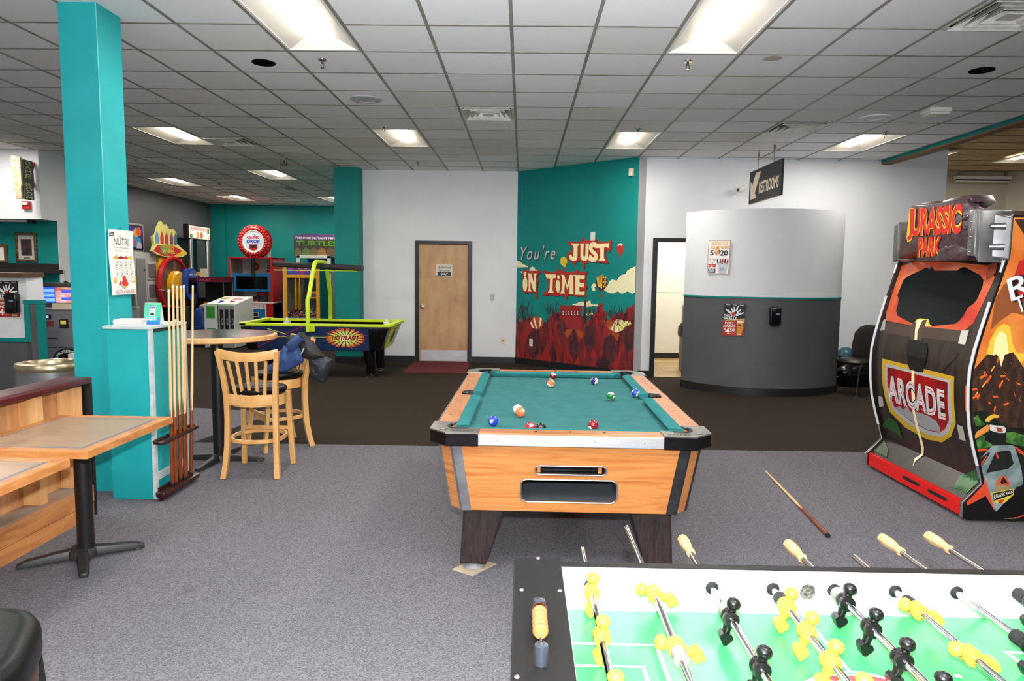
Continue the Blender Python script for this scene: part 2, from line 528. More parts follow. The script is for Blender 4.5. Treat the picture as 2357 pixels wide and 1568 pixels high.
        ('red', [(1.126,2.128),(1.154,2.143),(1.209,2.126),(1.417,2.132),(1.423,2.187),(1.438,2.197),(1.454,2.186),(1.459,2.14),(1.594,2.143),(1.596,2.203),(1.615,2.215),(1.701,2.168),(1.729,2.16),(1.73,2.125),(1.966,2.114),(1.992,2.139),(2.019,2.128),(2.016,2.102),(1.994,2.08),(2.018,2.036),(2.005,1.999),(1.979,1.992),(1.988,1.963),(1.962,1.948),(1.934,1.978),(1.907,1.986),(1.9,1.912),(1.939,1.816),(1.963,1.801),(1.953,1.779),(1.914,1.771),(1.877,1.786),(1.563,1.802),(1.545,1.779),(1.488,1.771),(1.505,1.711),(1.487,1.688),(1.462,1.695),(1.466,1.741),(1.45,1.779),(1.401,1.817),(1.353,1.81),(1.315,1.787),(1.291,1.741),(1.267,1.779),(1.178,1.818),(1.137,1.857),(1.126,1.927),(1.174,1.949),(1.222,1.987),(1.23,2.064),(1.171,2.088),(1.135,2.105)]),
        ('shade', [(0.172,1.654),(0.198,1.674),(0.238,1.663),(0.26,1.635),(0.519,1.64),(0.551,1.648),(0.583,1.632),(0.573,1.6),(0.531,1.576),(0.511,1.527),(0.544,1.463),(0.524,1.43),(0.507,1.398),(0.512,1.163),(0.491,1.151),(0.476,1.17),(0.474,1.259),(0.29,1.262),(0.246,1.236),(0.202,1.268),(0.168,1.292),(0.155,1.374),(0.18,1.473),(0.163,1.555)]),
        ('red', [(0.159,1.665),(0.185,1.685),(0.225,1.674),(0.247,1.646),(0.506,1.651),(0.538,1.659),(0.57,1.644),(0.56,1.611),(0.518,1.587),(0.498,1.538),(0.531,1.474),(0.511,1.441),(0.494,1.409),(0.499,1.174),(0.478,1.161),(0.463,1.18),(0.461,1.27),(0.276,1.273),(0.233,1.247),(0.188,1.279),(0.154,1.303),(0.142,1.385),(0.167,1.485),(0.149,1.567)]),
        ('shade', [(0.617,1.625),(0.646,1.644),(0.75,1.626),(0.935,1.627),(0.95,1.671),(0.974,1.682),(0.995,1.651),(1.075,1.644),(1.116,1.621),(1.292,1.622),(1.35,1.661),(1.382,1.672),(1.398,1.646),(1.389,1.623),(1.56,1.64),(1.57,1.609),(1.543,1.571),(1.543,1.449),(1.577,1.389),(1.55,1.343),(1.542,1.266),(1.558,1.236),(1.534,1.212),(1.477,1.234),(1.4,1.231),(1.381,1.212),(1.342,1.237),(1.185,1.24),(1.156,1.184),(1.137,1.179),(1.116,1.222),(1.005,1.234),(0.945,1.217),(0.801,1.236),(0.666,1.216),(0.645,1.223),(0.65,1.264),(0.737,1.306),(0.765,1.459),(0.723,1.466),(0.701,1.514),(0.678,1.585)]),
        ('red', [(0.604,1.636),(0.633,1.655),(0.738,1.637),(0.922,1.638),(0.937,1.682),(0.961,1.693),(0.982,1.662),(1.063,1.655),(1.103,1.632),(1.28,1.633),(1.338,1.672),(1.37,1.683),(1.386,1.657),(1.377,1.634),(1.548,1.65),(1.559,1.62),(1.531,1.582),(1.531,1.46),(1.565,1.399),(1.538,1.353),(1.531,1.277),(1.547,1.246),(1.523,1.223),(1.465,1.244),(1.388,1.242),(1.369,1.222),(1.33,1.247),(1.173,1.251),(1.144,1.195),(1.125,1.19),(1.103,1.233),(0.993,1.245),(0.932,1.228),(0.788,1.247),(0.653,1.227),(0.632,1.234),(0.637,1.275),(0.724,1.317),(0.752,1.47),(0.71,1.477),(0.688,1.525),(0.666,1.596)]),
        ('letter', [(1.209,2.103),(1.384,2.096),(1.381,2.072),(1.35,2.054),(1.352,1.871),(1.333,1.828),(1.276,1.813),(1.201,1.838),(1.176,1.88),(1.179,1.915),(1.224,1.921),(1.238,1.895),(1.255,1.872),(1.27,1.887),(1.269,2.056),(1.24,2.072)]),
        ('letter', [(1.393,2.096),(1.475,2.095),(1.474,2.075),(1.469,1.908),(1.489,1.878),(1.513,1.908),(1.514,2.074),(1.507,2.094),(1.583,2.093),(1.57,2.066),(1.571,1.855),(1.534,1.821),(1.477,1.817),(1.433,1.837),(1.413,1.878),(1.408,2.069)]),
        ('letter', [(1.75,2.077),(1.748,2.01),(1.687,2.026),(1.659,2.034),(1.647,2.012),(1.669,1.989),(1.726,1.951),(1.761,1.898),(1.753,1.839),(1.712,1.804),(1.638,1.797),(1.571,1.832),(1.593,1.912),(1.625,1.911),(1.654,1.869),(1.688,1.876),(1.681,1.906),(1.624,1.945),(1.58,1.998),(1.578,2.058),(1.61,2.103),(1.666,2.112),(1.718,2.1)]),
        ('letter', [(1.722,2.085),(1.972,2.091),(1.96,2.015),(1.924,2.03),(1.873,2.023),(1.875,1.868),(1.903,1.816),(1.77,1.816),(1.802,1.861),(1.801,2.017),(1.752,2.018)]),
        ('letter', [(0.177,1.608),(0.193,1.628),(0.226,1.628),(0.248,1.609),(0.244,1.576),(0.238,1.548),(0.205,1.544),(0.187,1.559)]),
        ('letter', [(0.194,1.531),(0.245,1.532),(0.268,1.47),(0.27,1.371),(0.249,1.305),(0.221,1.288),(0.188,1.304),(0.164,1.369),(0.163,1.46)]),
        ('letter', [(0.281,1.604),(0.357,1.605),(0.421,1.44),(0.418,1.573),(0.396,1.602),(0.49,1.606),(0.465,1.57),(0.471,1.291),(0.417,1.293),(0.342,1.463),(0.341,1.34),(0.374,1.289),(0.272,1.289),(0.301,1.339),(0.297,1.552)]),
        ('letter', [(0.676,1.592),(0.907,1.591),(0.901,1.527),(0.854,1.527),(0.844,1.511),(0.838,1.336),(0.87,1.276),(0.735,1.278),(0.776,1.335),(0.782,1.518),(0.74,1.525),(0.709,1.517)]),
        ('letter', [(0.934,1.559),(0.948,1.58),(0.974,1.579),(0.991,1.557),(0.986,1.525),(0.966,1.509),(0.941,1.525)]),
        ('letter', [(0.926,1.493),(0.976,1.494),(0.998,1.434),(1.0,1.356),(0.981,1.292),(0.951,1.288),(0.92,1.322),(0.904,1.385),(0.907,1.448)]),
        ('letter', [(1.015,1.584),(1.085,1.585),(1.149,1.414),(1.203,1.586),(1.291,1.587),(1.273,1.548),(1.29,1.266),(1.192,1.267),(1.201,1.298),(1.203,1.454),(1.161,1.328),(1.108,1.452),(1.092,1.311),(1.112,1.277),(1.008,1.274),(1.035,1.325),(1.042,1.545)]),
        ('letter', [(1.291,1.587),(1.512,1.584),(1.505,1.513),(1.448,1.52),(1.409,1.534),(1.405,1.465),(1.449,1.458),(1.497,1.459),(1.499,1.383),(1.451,1.389),(1.407,1.393),(1.405,1.319),(1.453,1.313),(1.516,1.33),(1.512,1.261),(1.31,1.262),(1.323,1.332),(1.318,1.533)]),
    ],
    'sign': [
        ('board', [(-0.006,3.105),(1.239,3.095),(1.267,2.641),(0.032,2.648)]),
        ('arrow', [(0.272,3.055),(0.486,3.054),(0.26,2.78),(0.341,2.699),(0.073,2.702),(0.052,2.965),(0.138,2.899)]),
        ('text', [(0.422,2.911),(1.177,2.902),(1.198,2.745),(0.443,2.754)]),
    ],
    'jpf': [
        ('sky', [(-0.046,1.561),(0.03,1.696),(0.221,1.735),(0.625,1.721),(1.12,1.684),(1.203,1.604),(1.173,1.432),(1.142,1.301),(1.06,1.236),(0.618,1.231),(0.2,1.244),(0.063,1.249),(-0.016,1.381)]),
        ('mask', [(0.125,1.584),(0.172,1.612),(0.4,1.682),(0.461,1.685),(0.506,1.655),(0.78,1.654),(0.817,1.675),(0.855,1.678),(1.046,1.623),(1.1,1.589),(1.114,1.546),(1.102,1.458),(1.078,1.428),(1.037,1.4),(1.017,1.34),(0.988,1.305),(0.955,1.285),(0.706,1.251),(0.667,1.264),(0.627,1.296),(0.52,1.296),(0.499,1.282),(0.455,1.255),(0.419,1.256),(0.208,1.297),(0.165,1.337),(0.161,1.389),(0.149,1.43),(0.113,1.457)]),
        ('glow', [(0.447,1.229),(0.486,1.283),(0.522,1.296),(0.636,1.296),(0.671,1.261),(0.698,1.248),(0.617,1.242),(0.569,1.273),(0.502,1.252)]),
        ('beam', [(-0.02,1.243),(0.436,1.228),(0.477,1.152),(-0.0,1.15)]),
        ('beam', [(0.596,1.24),(1.116,1.249),(1.129,1.169),(0.628,1.159)]),
        ('post', [(0.429,1.241),(0.5,1.277),(0.523,1.276),(0.509,1.209),(0.547,1.136),(0.488,1.131)]),
        ('post', [(0.571,1.288),(0.622,1.292),(0.615,1.205),(0.639,1.139),(0.579,1.139),(0.547,1.199)]),
        ('crack', [(0.493,1.28),(0.571,1.288),(0.547,1.199),(0.575,1.136),(0.542,1.136),(0.511,1.206)]),
        ('plate', [(1.05,1.247),(1.127,1.254),(1.134,1.158),(1.056,1.159)]),
        ('gate', [(0.004,1.144),(1.123,1.163),(1.183,0.936),(1.139,0.59),(0.781,0.388),(0.047,0.451),(0.074,0.768)]),
        ('brace', [(0.934,0.939),(1.081,1.068),(1.073,1.101),(0.895,0.939)]),
        ('yellow', [(0.134,0.944),(1.086,0.936),(1.093,0.618),(1.004,0.503),(0.87,0.43),(0.662,0.405),(0.396,0.431),(0.198,0.518),(0.166,0.623),(0.141,0.75)]),
        ('silver', [(0.186,0.91),(1.053,0.905),(1.058,0.626),(0.981,0.529),(0.872,0.468),(0.694,0.447),(0.448,0.475),(0.252,0.55),(0.212,0.641),(0.189,0.757)]),
        ('shred', [(0.224,0.887),(1.017,0.886),(1.02,0.626),(0.952,0.547),(0.871,0.501),(0.718,0.483),(0.487,0.508),(0.294,0.573),(0.25,0.657),(0.224,0.763)]),
        ('dino', [(0.305,0.575),(0.38,0.599),(0.422,0.58),(0.5,0.622),(0.525,0.583),(0.617,0.601),(0.706,0.602),(0.777,0.6),(0.855,0.583),(0.886,0.548),(0.879,0.509),(0.726,0.488),(0.489,0.512),(0.334,0.563)]),
        ('crack2', [(0.574,0.907),(0.61,0.912),(0.615,0.704),(0.59,0.613),(0.608,0.323),(0.553,0.211),(0.579,0.173),(0.521,0.22),(0.571,0.305),(0.558,0.589),(0.569,0.695)]),
        ('blackplate', [(0.465,1.081),(0.47,1.13),(0.696,1.128),(0.731,1.092),(0.748,1.027),(0.722,0.914),(0.641,0.906),(0.542,0.913),(0.501,0.98)]),
        ('wplate', [(-0.043,1.238),(0.064,1.26),(0.096,1.173),(0.004,1.156)]),
        ('wplate', [(0.057,0.623),(0.131,0.626),(0.125,0.55),(0.043,0.525)]),
        ('wplate', [(1.107,0.613),(1.172,0.612),(1.176,0.512),(1.107,0.511)]),
        ('leaf', [(-0.028,0.337),(0.181,0.477),(0.286,0.444),(0.319,0.323),(0.212,0.353),(0.093,0.364)]),
        ('leaf2', [(1.09,0.174),(1.044,0.241),(1.239,0.345),(1.25,0.317),(1.228,0.217),(1.23,0.171),(1.164,0.181)]),
        ('grass', [(-0.105,0.221),(-0.022,0.261),(0.16,0.208),(0.244,0.154),(0.025,0.154)]),
        ('skin', [(1.11,1.642),(1.114,1.687),(1.15,1.712),(1.189,1.705),(1.207,1.634),(1.142,1.589)]),
        ('skin', [(-0.065,0.171),(-0.052,0.164),(-0.046,0.163)]),
        ('ember', [(-0.103,1.445),(-0.019,1.598),(0.033,1.487),(-0.028,1.353)]),
        ('ember', [(-0.034,0.953),(0.002,0.966),(-0.015,0.725),(-0.046,0.72)]),
        ('ember', [(1.214,0.887),(1.228,0.904),(1.235,0.739),(1.219,0.721)]),
    ],
    'jptxt': [
        ('arcade', [(0.252,0.822),(0.984,0.826),(0.973,0.616),(0.223,0.606)]),
    ],
    'jps': [
        ('sky', [(3.085,1.987),(3.492,1.992),(3.58,0.998),(2.874,0.987),(2.907,1.101),(2.955,1.27),(3.061,1.604),(3.085,1.714)]),
        ('skydark', [(3.1,1.974),(3.16,1.974),(3.343,1.827),(3.167,1.879)]),
        ('smoke', [(3.017,1.465),(3.065,1.563),(3.19,1.606),(3.362,1.608),(3.386,1.331),(3.134,1.384),(3.056,1.327),(3.005,1.27)]),
        ('fire', [(2.989,1.116),(3.009,1.214),(3.045,1.285),(3.084,1.313),(3.127,1.294),(3.149,1.188),(3.182,1.127),(3.35,1.107),(3.079,1.033)]),
        ('fire2', [(3.031,1.116),(3.037,1.215),(3.066,1.266),(3.106,1.244),(3.133,1.118),(3.093,1.033)]),
        ('rock', [(2.908,1.013),(2.972,1.084),(2.996,1.116),(3.039,1.106),(3.051,1.117),(3.072,1.096),(3.09,1.032),(3.107,1.113),(3.159,1.13),(3.242,1.023),(3.586,0.963),(3.615,0.637),(2.936,0.637),(2.906,0.762),(2.898,0.899)]),
        ('lava', [(2.954,0.965),(3.001,0.987),(3.009,0.977),(2.964,0.951)]),
        ('lava', [(2.979,0.992),(2.988,1.008),(2.996,0.999),(2.988,0.978)]),
        ('lava', [(2.999,0.938),(3.027,0.982),(3.036,0.972),(3.009,0.924)]),
        ('lava', [(3.058,1.069),(3.066,1.101),(3.074,1.092),(3.067,1.055)]),
        ('lava', [(3.086,0.977),(3.118,0.983),(3.126,0.974),(3.096,0.963)]),
        ('lava', [(2.912,0.888),(2.944,0.894),(2.952,0.884),(2.922,0.874)]),
        ('lava', [(2.916,0.834),(2.952,0.85),(2.961,0.841),(2.926,0.82)]),
        ('lava', [(2.949,0.829),(2.962,0.861),(2.97,0.852),(2.958,0.815)]),
        ('lava', [(3.02,0.808),(3.042,0.797),(3.05,0.788),(3.029,0.794)]),
        ('lava', [(3.049,0.846),(3.081,0.844),(3.089,0.835),(3.058,0.832)]),
        ('lava', [(3.081,0.907),(3.104,0.951),(3.113,0.941),(3.091,0.893)]),
        ('lava', [(3.124,0.967),(3.147,0.951),(3.155,0.942),(3.134,0.953)]),
        ('lava', [(3.179,0.876),(3.193,0.843),(3.201,0.834),(3.189,0.862)]),
        ('lava', [(3.191,0.936),(3.223,0.925),(3.232,0.916),(3.2,0.922)]),
        ('lava', [(3.122,0.793),(3.153,0.804),(3.161,0.795),(3.132,0.779)]),
        ('lava', [(3.062,0.748),(3.07,0.781),(3.078,0.772),(3.071,0.734)]),
        ('lava2', [(2.975,0.905),(2.999,0.938),(3.004,0.932),(2.98,0.897)]),
        ('lava2', [(3.105,1.01),(3.123,0.989),(3.127,0.982),(3.11,1.002)]),
        ('lava2', [(2.936,0.85),(2.951,0.872),(2.955,0.866),(2.941,0.842)]),
        ('lava2', [(3.143,1.07),(3.161,1.038),(3.166,1.032),(3.148,1.062)]),
        ('lava2', [(3.025,1.009),(3.044,1.042),(3.049,1.035),(3.03,1.0)]),
        ('lava2', [(3.214,0.849),(3.227,0.817),(3.232,0.81),(3.218,0.84)]),
        ('jungle', [(2.931,0.734),(3.004,0.75),(3.084,0.685),(3.163,0.64),(3.272,0.606),(3.589,0.612),(3.612,0.354),(3.01,0.344),(2.987,0.447),(2.97,0.478)]),
        ('jgreen', [(2.938,0.698),(2.962,0.719),(2.984,0.684),(3.016,0.659),(2.988,0.643),(2.957,0.647)]),
        ('jgreen', [(2.965,0.55),(3.007,0.587),(3.055,0.551),(3.077,0.516),(2.999,0.489),(2.978,0.499)]),
        ('jgreen', [(3.155,0.604),(3.205,0.61),(3.261,0.591),(3.442,0.578),(3.449,0.496),(3.227,0.523),(3.161,0.538)]),
        ('hat', [(3.012,0.684),(3.032,0.71),(3.066,0.726),(3.102,0.716),(3.098,0.701),(3.068,0.7),(3.04,0.674),(3.02,0.674)]),
        ('arm', [(2.95,0.581),(2.965,0.607),(3.032,0.656),(3.045,0.639),(3.04,0.613),(2.987,0.579),(2.957,0.558)]),
        ('shirt', [(3.044,0.656),(3.087,0.65),(3.137,0.648),(3.154,0.625),(3.148,0.602),(3.106,0.601),(3.049,0.618)]),
        ('shirtred', [(3.085,0.639),(3.123,0.635),(3.135,0.609),(3.1,0.606)]),
        ('trous', [(3.031,0.6),(3.151,0.597),(3.151,0.532),(3.072,0.526),(3.02,0.551)]),
        ('ttruck', [(2.991,0.427),(3.072,0.516),(3.197,0.523),(3.218,0.51),(3.269,0.379),(3.293,0.266),(3.251,0.228),(3.232,0.213),(3.178,0.133),(3.132,0.075),(3.053,0.183),(3.028,0.313)]),
        ('orange', [(2.976,0.493),(3.044,0.497),(3.045,0.482),(2.978,0.475)]),
        ('orange', [(3.213,0.515),(3.228,0.511),(3.283,0.473),(3.284,0.452),(3.251,0.472)]),
        ('window', [(3.046,0.334),(3.096,0.475),(3.19,0.487),(3.219,0.399),(3.185,0.362)]),
        ('window', [(2.994,0.427),(3.053,0.474),(3.063,0.469),(3.008,0.375)]),
        ('orange', [(2.999,0.396),(3.04,0.453),(3.045,0.448),(3.005,0.38)]),
        ('orange', [(3.096,0.47),(3.106,0.472),(3.121,0.434),(3.109,0.429)]),
        ('ored', [(3.028,0.313),(3.044,0.293),(3.128,0.064),(3.056,0.181),(2.942,0.113),(2.928,0.134),(3.016,0.266)]),
        ('black', [(2.93,0.1),(3.053,0.181),(3.133,0.064),(3.188,0.128),(3.249,0.244),(3.319,0.256),(3.621,0.251),(3.643,-0.0),(2.946,-0.01),(2.929,0.013)]),
        ('badge', [(3.114,0.268),(3.129,0.304),(3.155,0.32),(3.184,0.305),(3.205,0.269),(3.206,0.228),(3.172,0.211),(3.121,0.211)]),
        ('badgedark', [(3.144,0.273),(3.15,0.294),(3.161,0.31),(3.181,0.285),(3.193,0.264),(3.167,0.269),(3.153,0.258)]),
        ('badgelow', [(3.113,0.247),(3.143,0.258),(3.178,0.253),(3.204,0.243),(3.208,0.225),(3.117,0.203)]),
        ('yelline', [(3.089,0.202),(3.23,0.233),(3.236,0.192),(3.178,0.133),(3.143,0.13),(3.104,0.142)]),
        ('blk', [(3.097,0.197),(3.227,0.227),(3.231,0.194),(3.104,0.145)]),
        ('redarc', [(3.136,0.151),(3.181,0.162),(3.163,0.133),(3.142,0.135)]),
        ('stripew', [(3.166,-0.001),(3.178,0.007),(3.261,0.038),(3.264,0.032),(3.188,-0.0)]),
        ('striper', [(3.261,0.038),(3.316,0.06),(3.317,0.049),(3.264,0.032)]),
        ('dash', [(2.972,0.018),(2.999,0.019),(2.999,0.014),(2.972,0.014)]),
    ],
    'jpstxt': [
        ('jp', [(3.104,0.189),(3.226,0.22),(3.23,0.199),(3.107,0.15)]),
    ],
    'jps2': [
        ('redsplash', [(3.089,1.527),(3.102,1.605),(3.128,1.627),(3.148,1.715),(3.296,1.744),(3.321,1.442),(3.155,1.467)]),
        ('t1', [(3.071,1.59),(3.353,1.718),(3.42,1.567),(3.116,1.508)]),
        ('t2', [(3.119,1.5),(3.364,1.58),(3.401,1.47),(3.157,1.44)]),
    ],
    'jpt': [
        ('board', [(0.42,2.143),(0.629,2.129),(0.888,2.127),(1.082,2.125),(1.109,2.094),(1.144,2.066),(1.233,2.033),(1.237,1.776),(1.145,1.794),(1.145,1.724),(1.106,1.714),(0.548,1.722),(0.533,1.805),(0.472,1.842),(0.4,1.868),(0.393,1.927),(0.424,1.978)]),
        ('jurassic', [(0.46,2.113),(1.049,2.093),(1.072,1.9),(0.484,1.911)]),
        ('j', [(0.423,2.116),(0.46,2.113),(0.474,1.911),(0.419,1.888),(0.402,1.909),(0.435,1.925)]),
        ('park', [(0.552,1.901),(0.842,1.881),(0.852,1.757),(0.561,1.747)]),
        ('beamL', [(0.268,2.006),(0.43,2.059),(0.456,1.843),(0.309,1.759)]),
        ('beamR', [(1.091,2.046),(1.233,2.033),(1.234,1.766),(1.145,1.794)]),
        ('brack', [(1.233,2.035),(1.464,1.975),(1.459,1.717),(1.234,1.766)]),
    ],
}
# ------------------------------------------------------------------ materials of the setting
m_white = M('white_wall_paint', (224, 226, 229), 0.6, col2=(217, 219, 223), vscale=1.5, bump=0.08, bscale=260)
m_teal = M('teal_wall_paint', (8, 134, 128), 0.55, spec=0.3, col2=(6, 126, 121), vscale=2.0, bump=0.08, bscale=240)
m_teal_pale = M('teal_box_paint', (34, 168, 172), 0.45, spec=0.35, col2=(28, 160, 165), vscale=3.0, bump=0.05, bscale=180)
m_char = M('charcoal_wall_paint', (84, 86, 90), 0.55, col2=(78, 80, 84), vscale=2.0, bump=0.08, bscale=240)
m_darkwall = M('dark_grey_wall_paint', (92, 92, 94), 0.5, col2=(84, 84, 86), vscale=1.0, bump=0.05, bscale=200)
m_base = M('black_rubber_base', (24, 24, 26), 0.45)
m_black = M('black_satin', (20, 20, 21), 0.4)
m_blackgloss = M('black_gloss', (14, 14, 15), 0.15)
m_blackmatte = M('black_matte', (18, 18, 18), 0.75)
m_chrome = M('chrome', (215, 216, 218), 0.12, 1.0)
m_steel = M('brushed_steel', (176, 178, 180), 0.34, 1.0, bump=0.03, bscale=60, bstretch=(1, 40, 1))
m_alu = M('aluminium', (200, 200, 202), 0.3, 0.9)
m_whiteplastic = M('white_plastic', (225, 224, 218), 0.4)
m_cream = M('cream_plastic', (222, 208, 176), 0.45)
m_grey = M('grey_plastic', (130, 132, 135), 0.5)
m_tile = [M('ceiling_tile_%s' % k, c, 0.85, col2=c2, vscale=900, ramp=(0.3, 0.7), bump=0.12, bscale=500)
          for k, c, c2 in (('plain', (242, 243, 244), (228, 229, 231)), ('yellowed', (236, 236, 233), (222, 222, 220)), ('newer', (250, 251, 253), (240, 241, 244)))]
m_bar = M('ceiling_grid_metal', (150, 150, 144), 0.5, col2=(126, 124, 112), vscale=3)
m_lens = M('lamp_lens', (255, 240, 214), 0.5, emit=TUBE_EMIT)
m_reflector = M('lamp_reflector_white', (236, 234, 228), 0.35)


def carpet(key, c1, c2, c3, spot):
    m = M(key, c1, 0.95, col2=c2, vscale=150, detail=7, ramp=(0.36, 0.64), bump=0.35, bscale=260, spec=0.1)
    nt = m.node_tree
    b = nt.nodes['Principled BSDF']
    base = b.inputs['Base Color'].links[0].from_socket
    tc = nt.nodes.new('ShaderNodeTexCoord')
    n = nt.nodes.new('ShaderNodeTexNoise')
    n.inputs['Scale'].default_value = 2.6
    n.inputs['Detail'].default_value = 5
    nt.links.new(tc.outputs['Object'], n.inputs['Vector'])
    rp = nt.nodes.new('ShaderNodeValToRGB')
    rp.color_ramp.elements[0].position, rp.color_ramp.elements[1].position = 0.68, 0.80
    nt.links.new(n.outputs['Fac'], rp.inputs[0])
    mul = nt.nodes.new('ShaderNodeMath')
    mul.operation = 'MULTIPLY'
    mul.inputs[1].default_value = spot
    nt.links.new(rp.outputs[0], mul.inputs[0])
    mx = nt.nodes.new('ShaderNodeMix')
    mx.data_type = 'RGBA'
    nt.links.new(mul.outputs[0], mx.inputs['Factor'])
    nt.links.new(base, mx.inputs['A'])
    mx.inputs['B'].default_value = rgb(*c3) + (1,)
    nt.links.new(mx.outputs['Result'], b.inputs['Base Color'])
    return m


m_carpet = carpet('grey_loop_carpet', (86, 84, 90), (124, 122, 129), (66, 64, 68), 0.55)
m_carpet2 = carpet('brown_loop_carpet', (46, 39, 33), (58, 50, 42), (40, 34, 30), 0.4)

# ------------------------------------------------------------------ floor
fo = struct(MB().box(-12, 13.2, -6, 20, -0.1, 0).build('floor', m_carpet2))
grey_poly = [(-12, -6), (13.2, -6), (13.2, 6.32), (3.2, 6.315), (-0.8, 6.275), (-3.02, 6.27), (-2.75, 7.70), (-3.75, 7.87), (-12, 7.87)]
MB().prism(grey_poly, lambda u, v, w: (u, v, w), 0.0, 0.004).build('grey_carpet', m_carpet, fo)
MB().box(1.9, 4.6, 10.87, 13.5, 0.0, 0.006).build('hall_floor_backing', M('floor_joint_dark', (80, 62, 44), 0.6), fo)
mp_ = [M('hall_plank_%d' % k, c, 0.35, col2=c2, vscale=4, stretch=(2, 14, 1)) for k, (c, c2) in enumerate((((196, 168, 124), (176, 146, 102)), ((184, 154, 108), (164, 132, 88)), ((206, 180, 138), (188, 160, 116))))]
random.seed(4)
for r_ in range(15):
    x_ = 1.92 - random.random() * 0.9
    while x_ < 4.6:
        x2_ = min(x_ + 1.2, 4.6)
        a_ = max(x_, 1.92)
        if x2_ - a_ > 0.08:
            MB().box(a_ + 0.002, x2_ - 0.002, 10.88 + r_ * 0.174, 10.88 + r_ * 0.174 + 0.170, 0.006, 0.010).build('plank', random.choice(mp_), fo)
        x_ = x2_

# ------------------------------------------------------------------ ceiling: metal grid with lay-in tiles
LIGHTS = [(-3, -1), (2, -1), (-8, -1), (7, -1), (-8, 6), (-3, 6), (2, 6), (7, 6), (-8, 12), (-12, 14), (-12, 19), (-8, 19), (-13, 6), (-13, -1),
          (-3, -8), (2, -8), (7, -8), (-8, -8), (-3, -15), (2, -15), (-8, -15)]
VENTS = [(-1, 4), (-7, 7), (5, 5), (5, -1), (-9, 16)]
C0, C1, R0, R1 = -17, 9, -17, 23
ceil = struct(MB().box(GX + C0 * TILE - 0.3, 5.40, GY + R0 * TILE, 20, CEIL + 0.14, CEIL + 0.2).build('ceiling', m_blackmatte))
g_ = MB()
for i in range(C0, C1 + 1):
    x = GX + i * TILE
    g_.box(x - 0.012, x + 0.012, GY + R0 * TILE, GY + R1 * TILE, CEIL, CEIL + 0.006)
g_.build('grid_main_runners', m_bar, ceil)
g_ = MB()
for j in range(R0, R1 + 1):
    y = GY + j * TILE
    for i in range(C0, C1):
        if (i, j - 1) not in LIGHTS:
            g_.box(GX + i * TILE + 0.012, GX + (i + 1) * TILE - 0.012, y - 0.012, y + 0.012, CEIL + 0.001, CEIL + 0.006)
g_.build('grid_cross_tees', m_bar, ceil)

taken = set(VENTS)
for c, r in LIGHTS:
    taken |= {(c, r), (c, r + 1)}
cells = []
for c in range(C0, C1):
    for r in range(R0, R1):
        if (c, r) in taken:
            continue
        x, y = GX + (c + 0.5) * TILE, GY + (r + 0.5) * TILE
        vis = y > 4.4 and abs(x / y) < 0.80 and not (x > -2.8 and y > 12.6)
        cells.append((0 if vis else 1, math.hypot(x, y), c, r, x, y))
cells.sort()
random.seed(11)
tm_ = []
for k in range(3):
    me_ = MB().box(-TILE / 2 + 0.013, TILE / 2 - 0.013, -TILE / 2 + 0.013, TILE / 2 - 0.013, 0, 0.014).mesh('ceiling_tile')
    me_.materials.append(m_tile[k])
    tm_.append(me_)
rest_ = MB()
for n, (v, d, c, r, x, y) in enumerate(cells):
    if n < 300:
        k = random.choices((0, 1, 2), (6, 2, 1))[0]
        if (c, r) in ((0, 1), (0, 2), (0, 3), (0, 4), (-1, 9), (-2, 11), (-5, 5), (-14, 3)):
            k = 2
        o_ = link(bpy.data.objects.new('ceiling_tile', tm_[k]), ceil)
        o_.location = (x, y, CEIL + 0.005)
    else:
        rest_.box(x - TILE / 2 + 0.013, x + TILE / 2 - 0.013, y - TILE / 2 + 0.013, y + TILE / 2 - 0.013, CEIL + 0.005, CEIL + 0.019)
rest_.build('far_ceiling_tiles', m_tile[0], ceil)['kind'] = 'stuff'

# ------------------------------------------------------------------ walls
DW = 12.38
w = MB()
w.box(-2.85, -1.91, DW, DW + 0.12, 0, CEIL + 0.1).box(-0.90, -0.10, DW, DW + 0.12, 0, CEIL + 0.1).box(-1.91, -0.90, DW, DW + 0.12, 2.155, CEIL + 0.1)
struct(w.build('wall_back', m_white))
struct(MB().box(-2.80, -1.915, DW - 0.012, DW, 0, 0.105).box(-0.895, -0.12, DW - 0.012, DW, 0, 0.105).build('baseboard_back', m_base))

MA, MBp = Vector((-0.115, 12.385, 0)), Vector((1.735, 10.735, 0))
mu = (MBp - MA).normalized()
mn = Vector((mu.y, -mu.x, 0))
ML = (MBp - MA).length
mur = plane(MA, mu, (0, 0, 1), mn)
wm = struct(MB().prism([(0, 0), (ML, 0), (ML, CEIL + 0.1), (0, CEIL + 0.1)], mur, -0.1, 0).build('wall_mural', m_teal))
struct(MB().prism([(0, 0), (ML, 0), (ML, 0.105), (0, 0.105)], mur, 0, 0.012).build('baseboard_mural', m_base))
MC = Vector((1.868, 10.872, 0))
ru = (MC - MBp).normalized()
ret = plane(MBp, ru, (0, 0, 1), Vector((ru.y, -ru.x, 0)))
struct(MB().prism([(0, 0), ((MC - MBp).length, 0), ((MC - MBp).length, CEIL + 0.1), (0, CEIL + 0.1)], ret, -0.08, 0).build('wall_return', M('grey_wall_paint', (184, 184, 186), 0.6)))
struct(MB().prism([(0, 0), ((MC - MBp).length, 0), ((MC - MBp).length, 0.105), (0, 0.105)], ret, 0, 0.012).build('baseboard_return', m_base))
RW = 10.87
w = MB().box(1.868, 2.0, RW, RW + 0.12, 0, CEIL + 0.1).box(2.0, 3.06, RW, RW + 0.12, 2.17, CEIL + 0.1).box(3.06, 6.42, RW, RW + 0.12, 0, 3.98)
struct(w.build('wall_restroom', m_white))
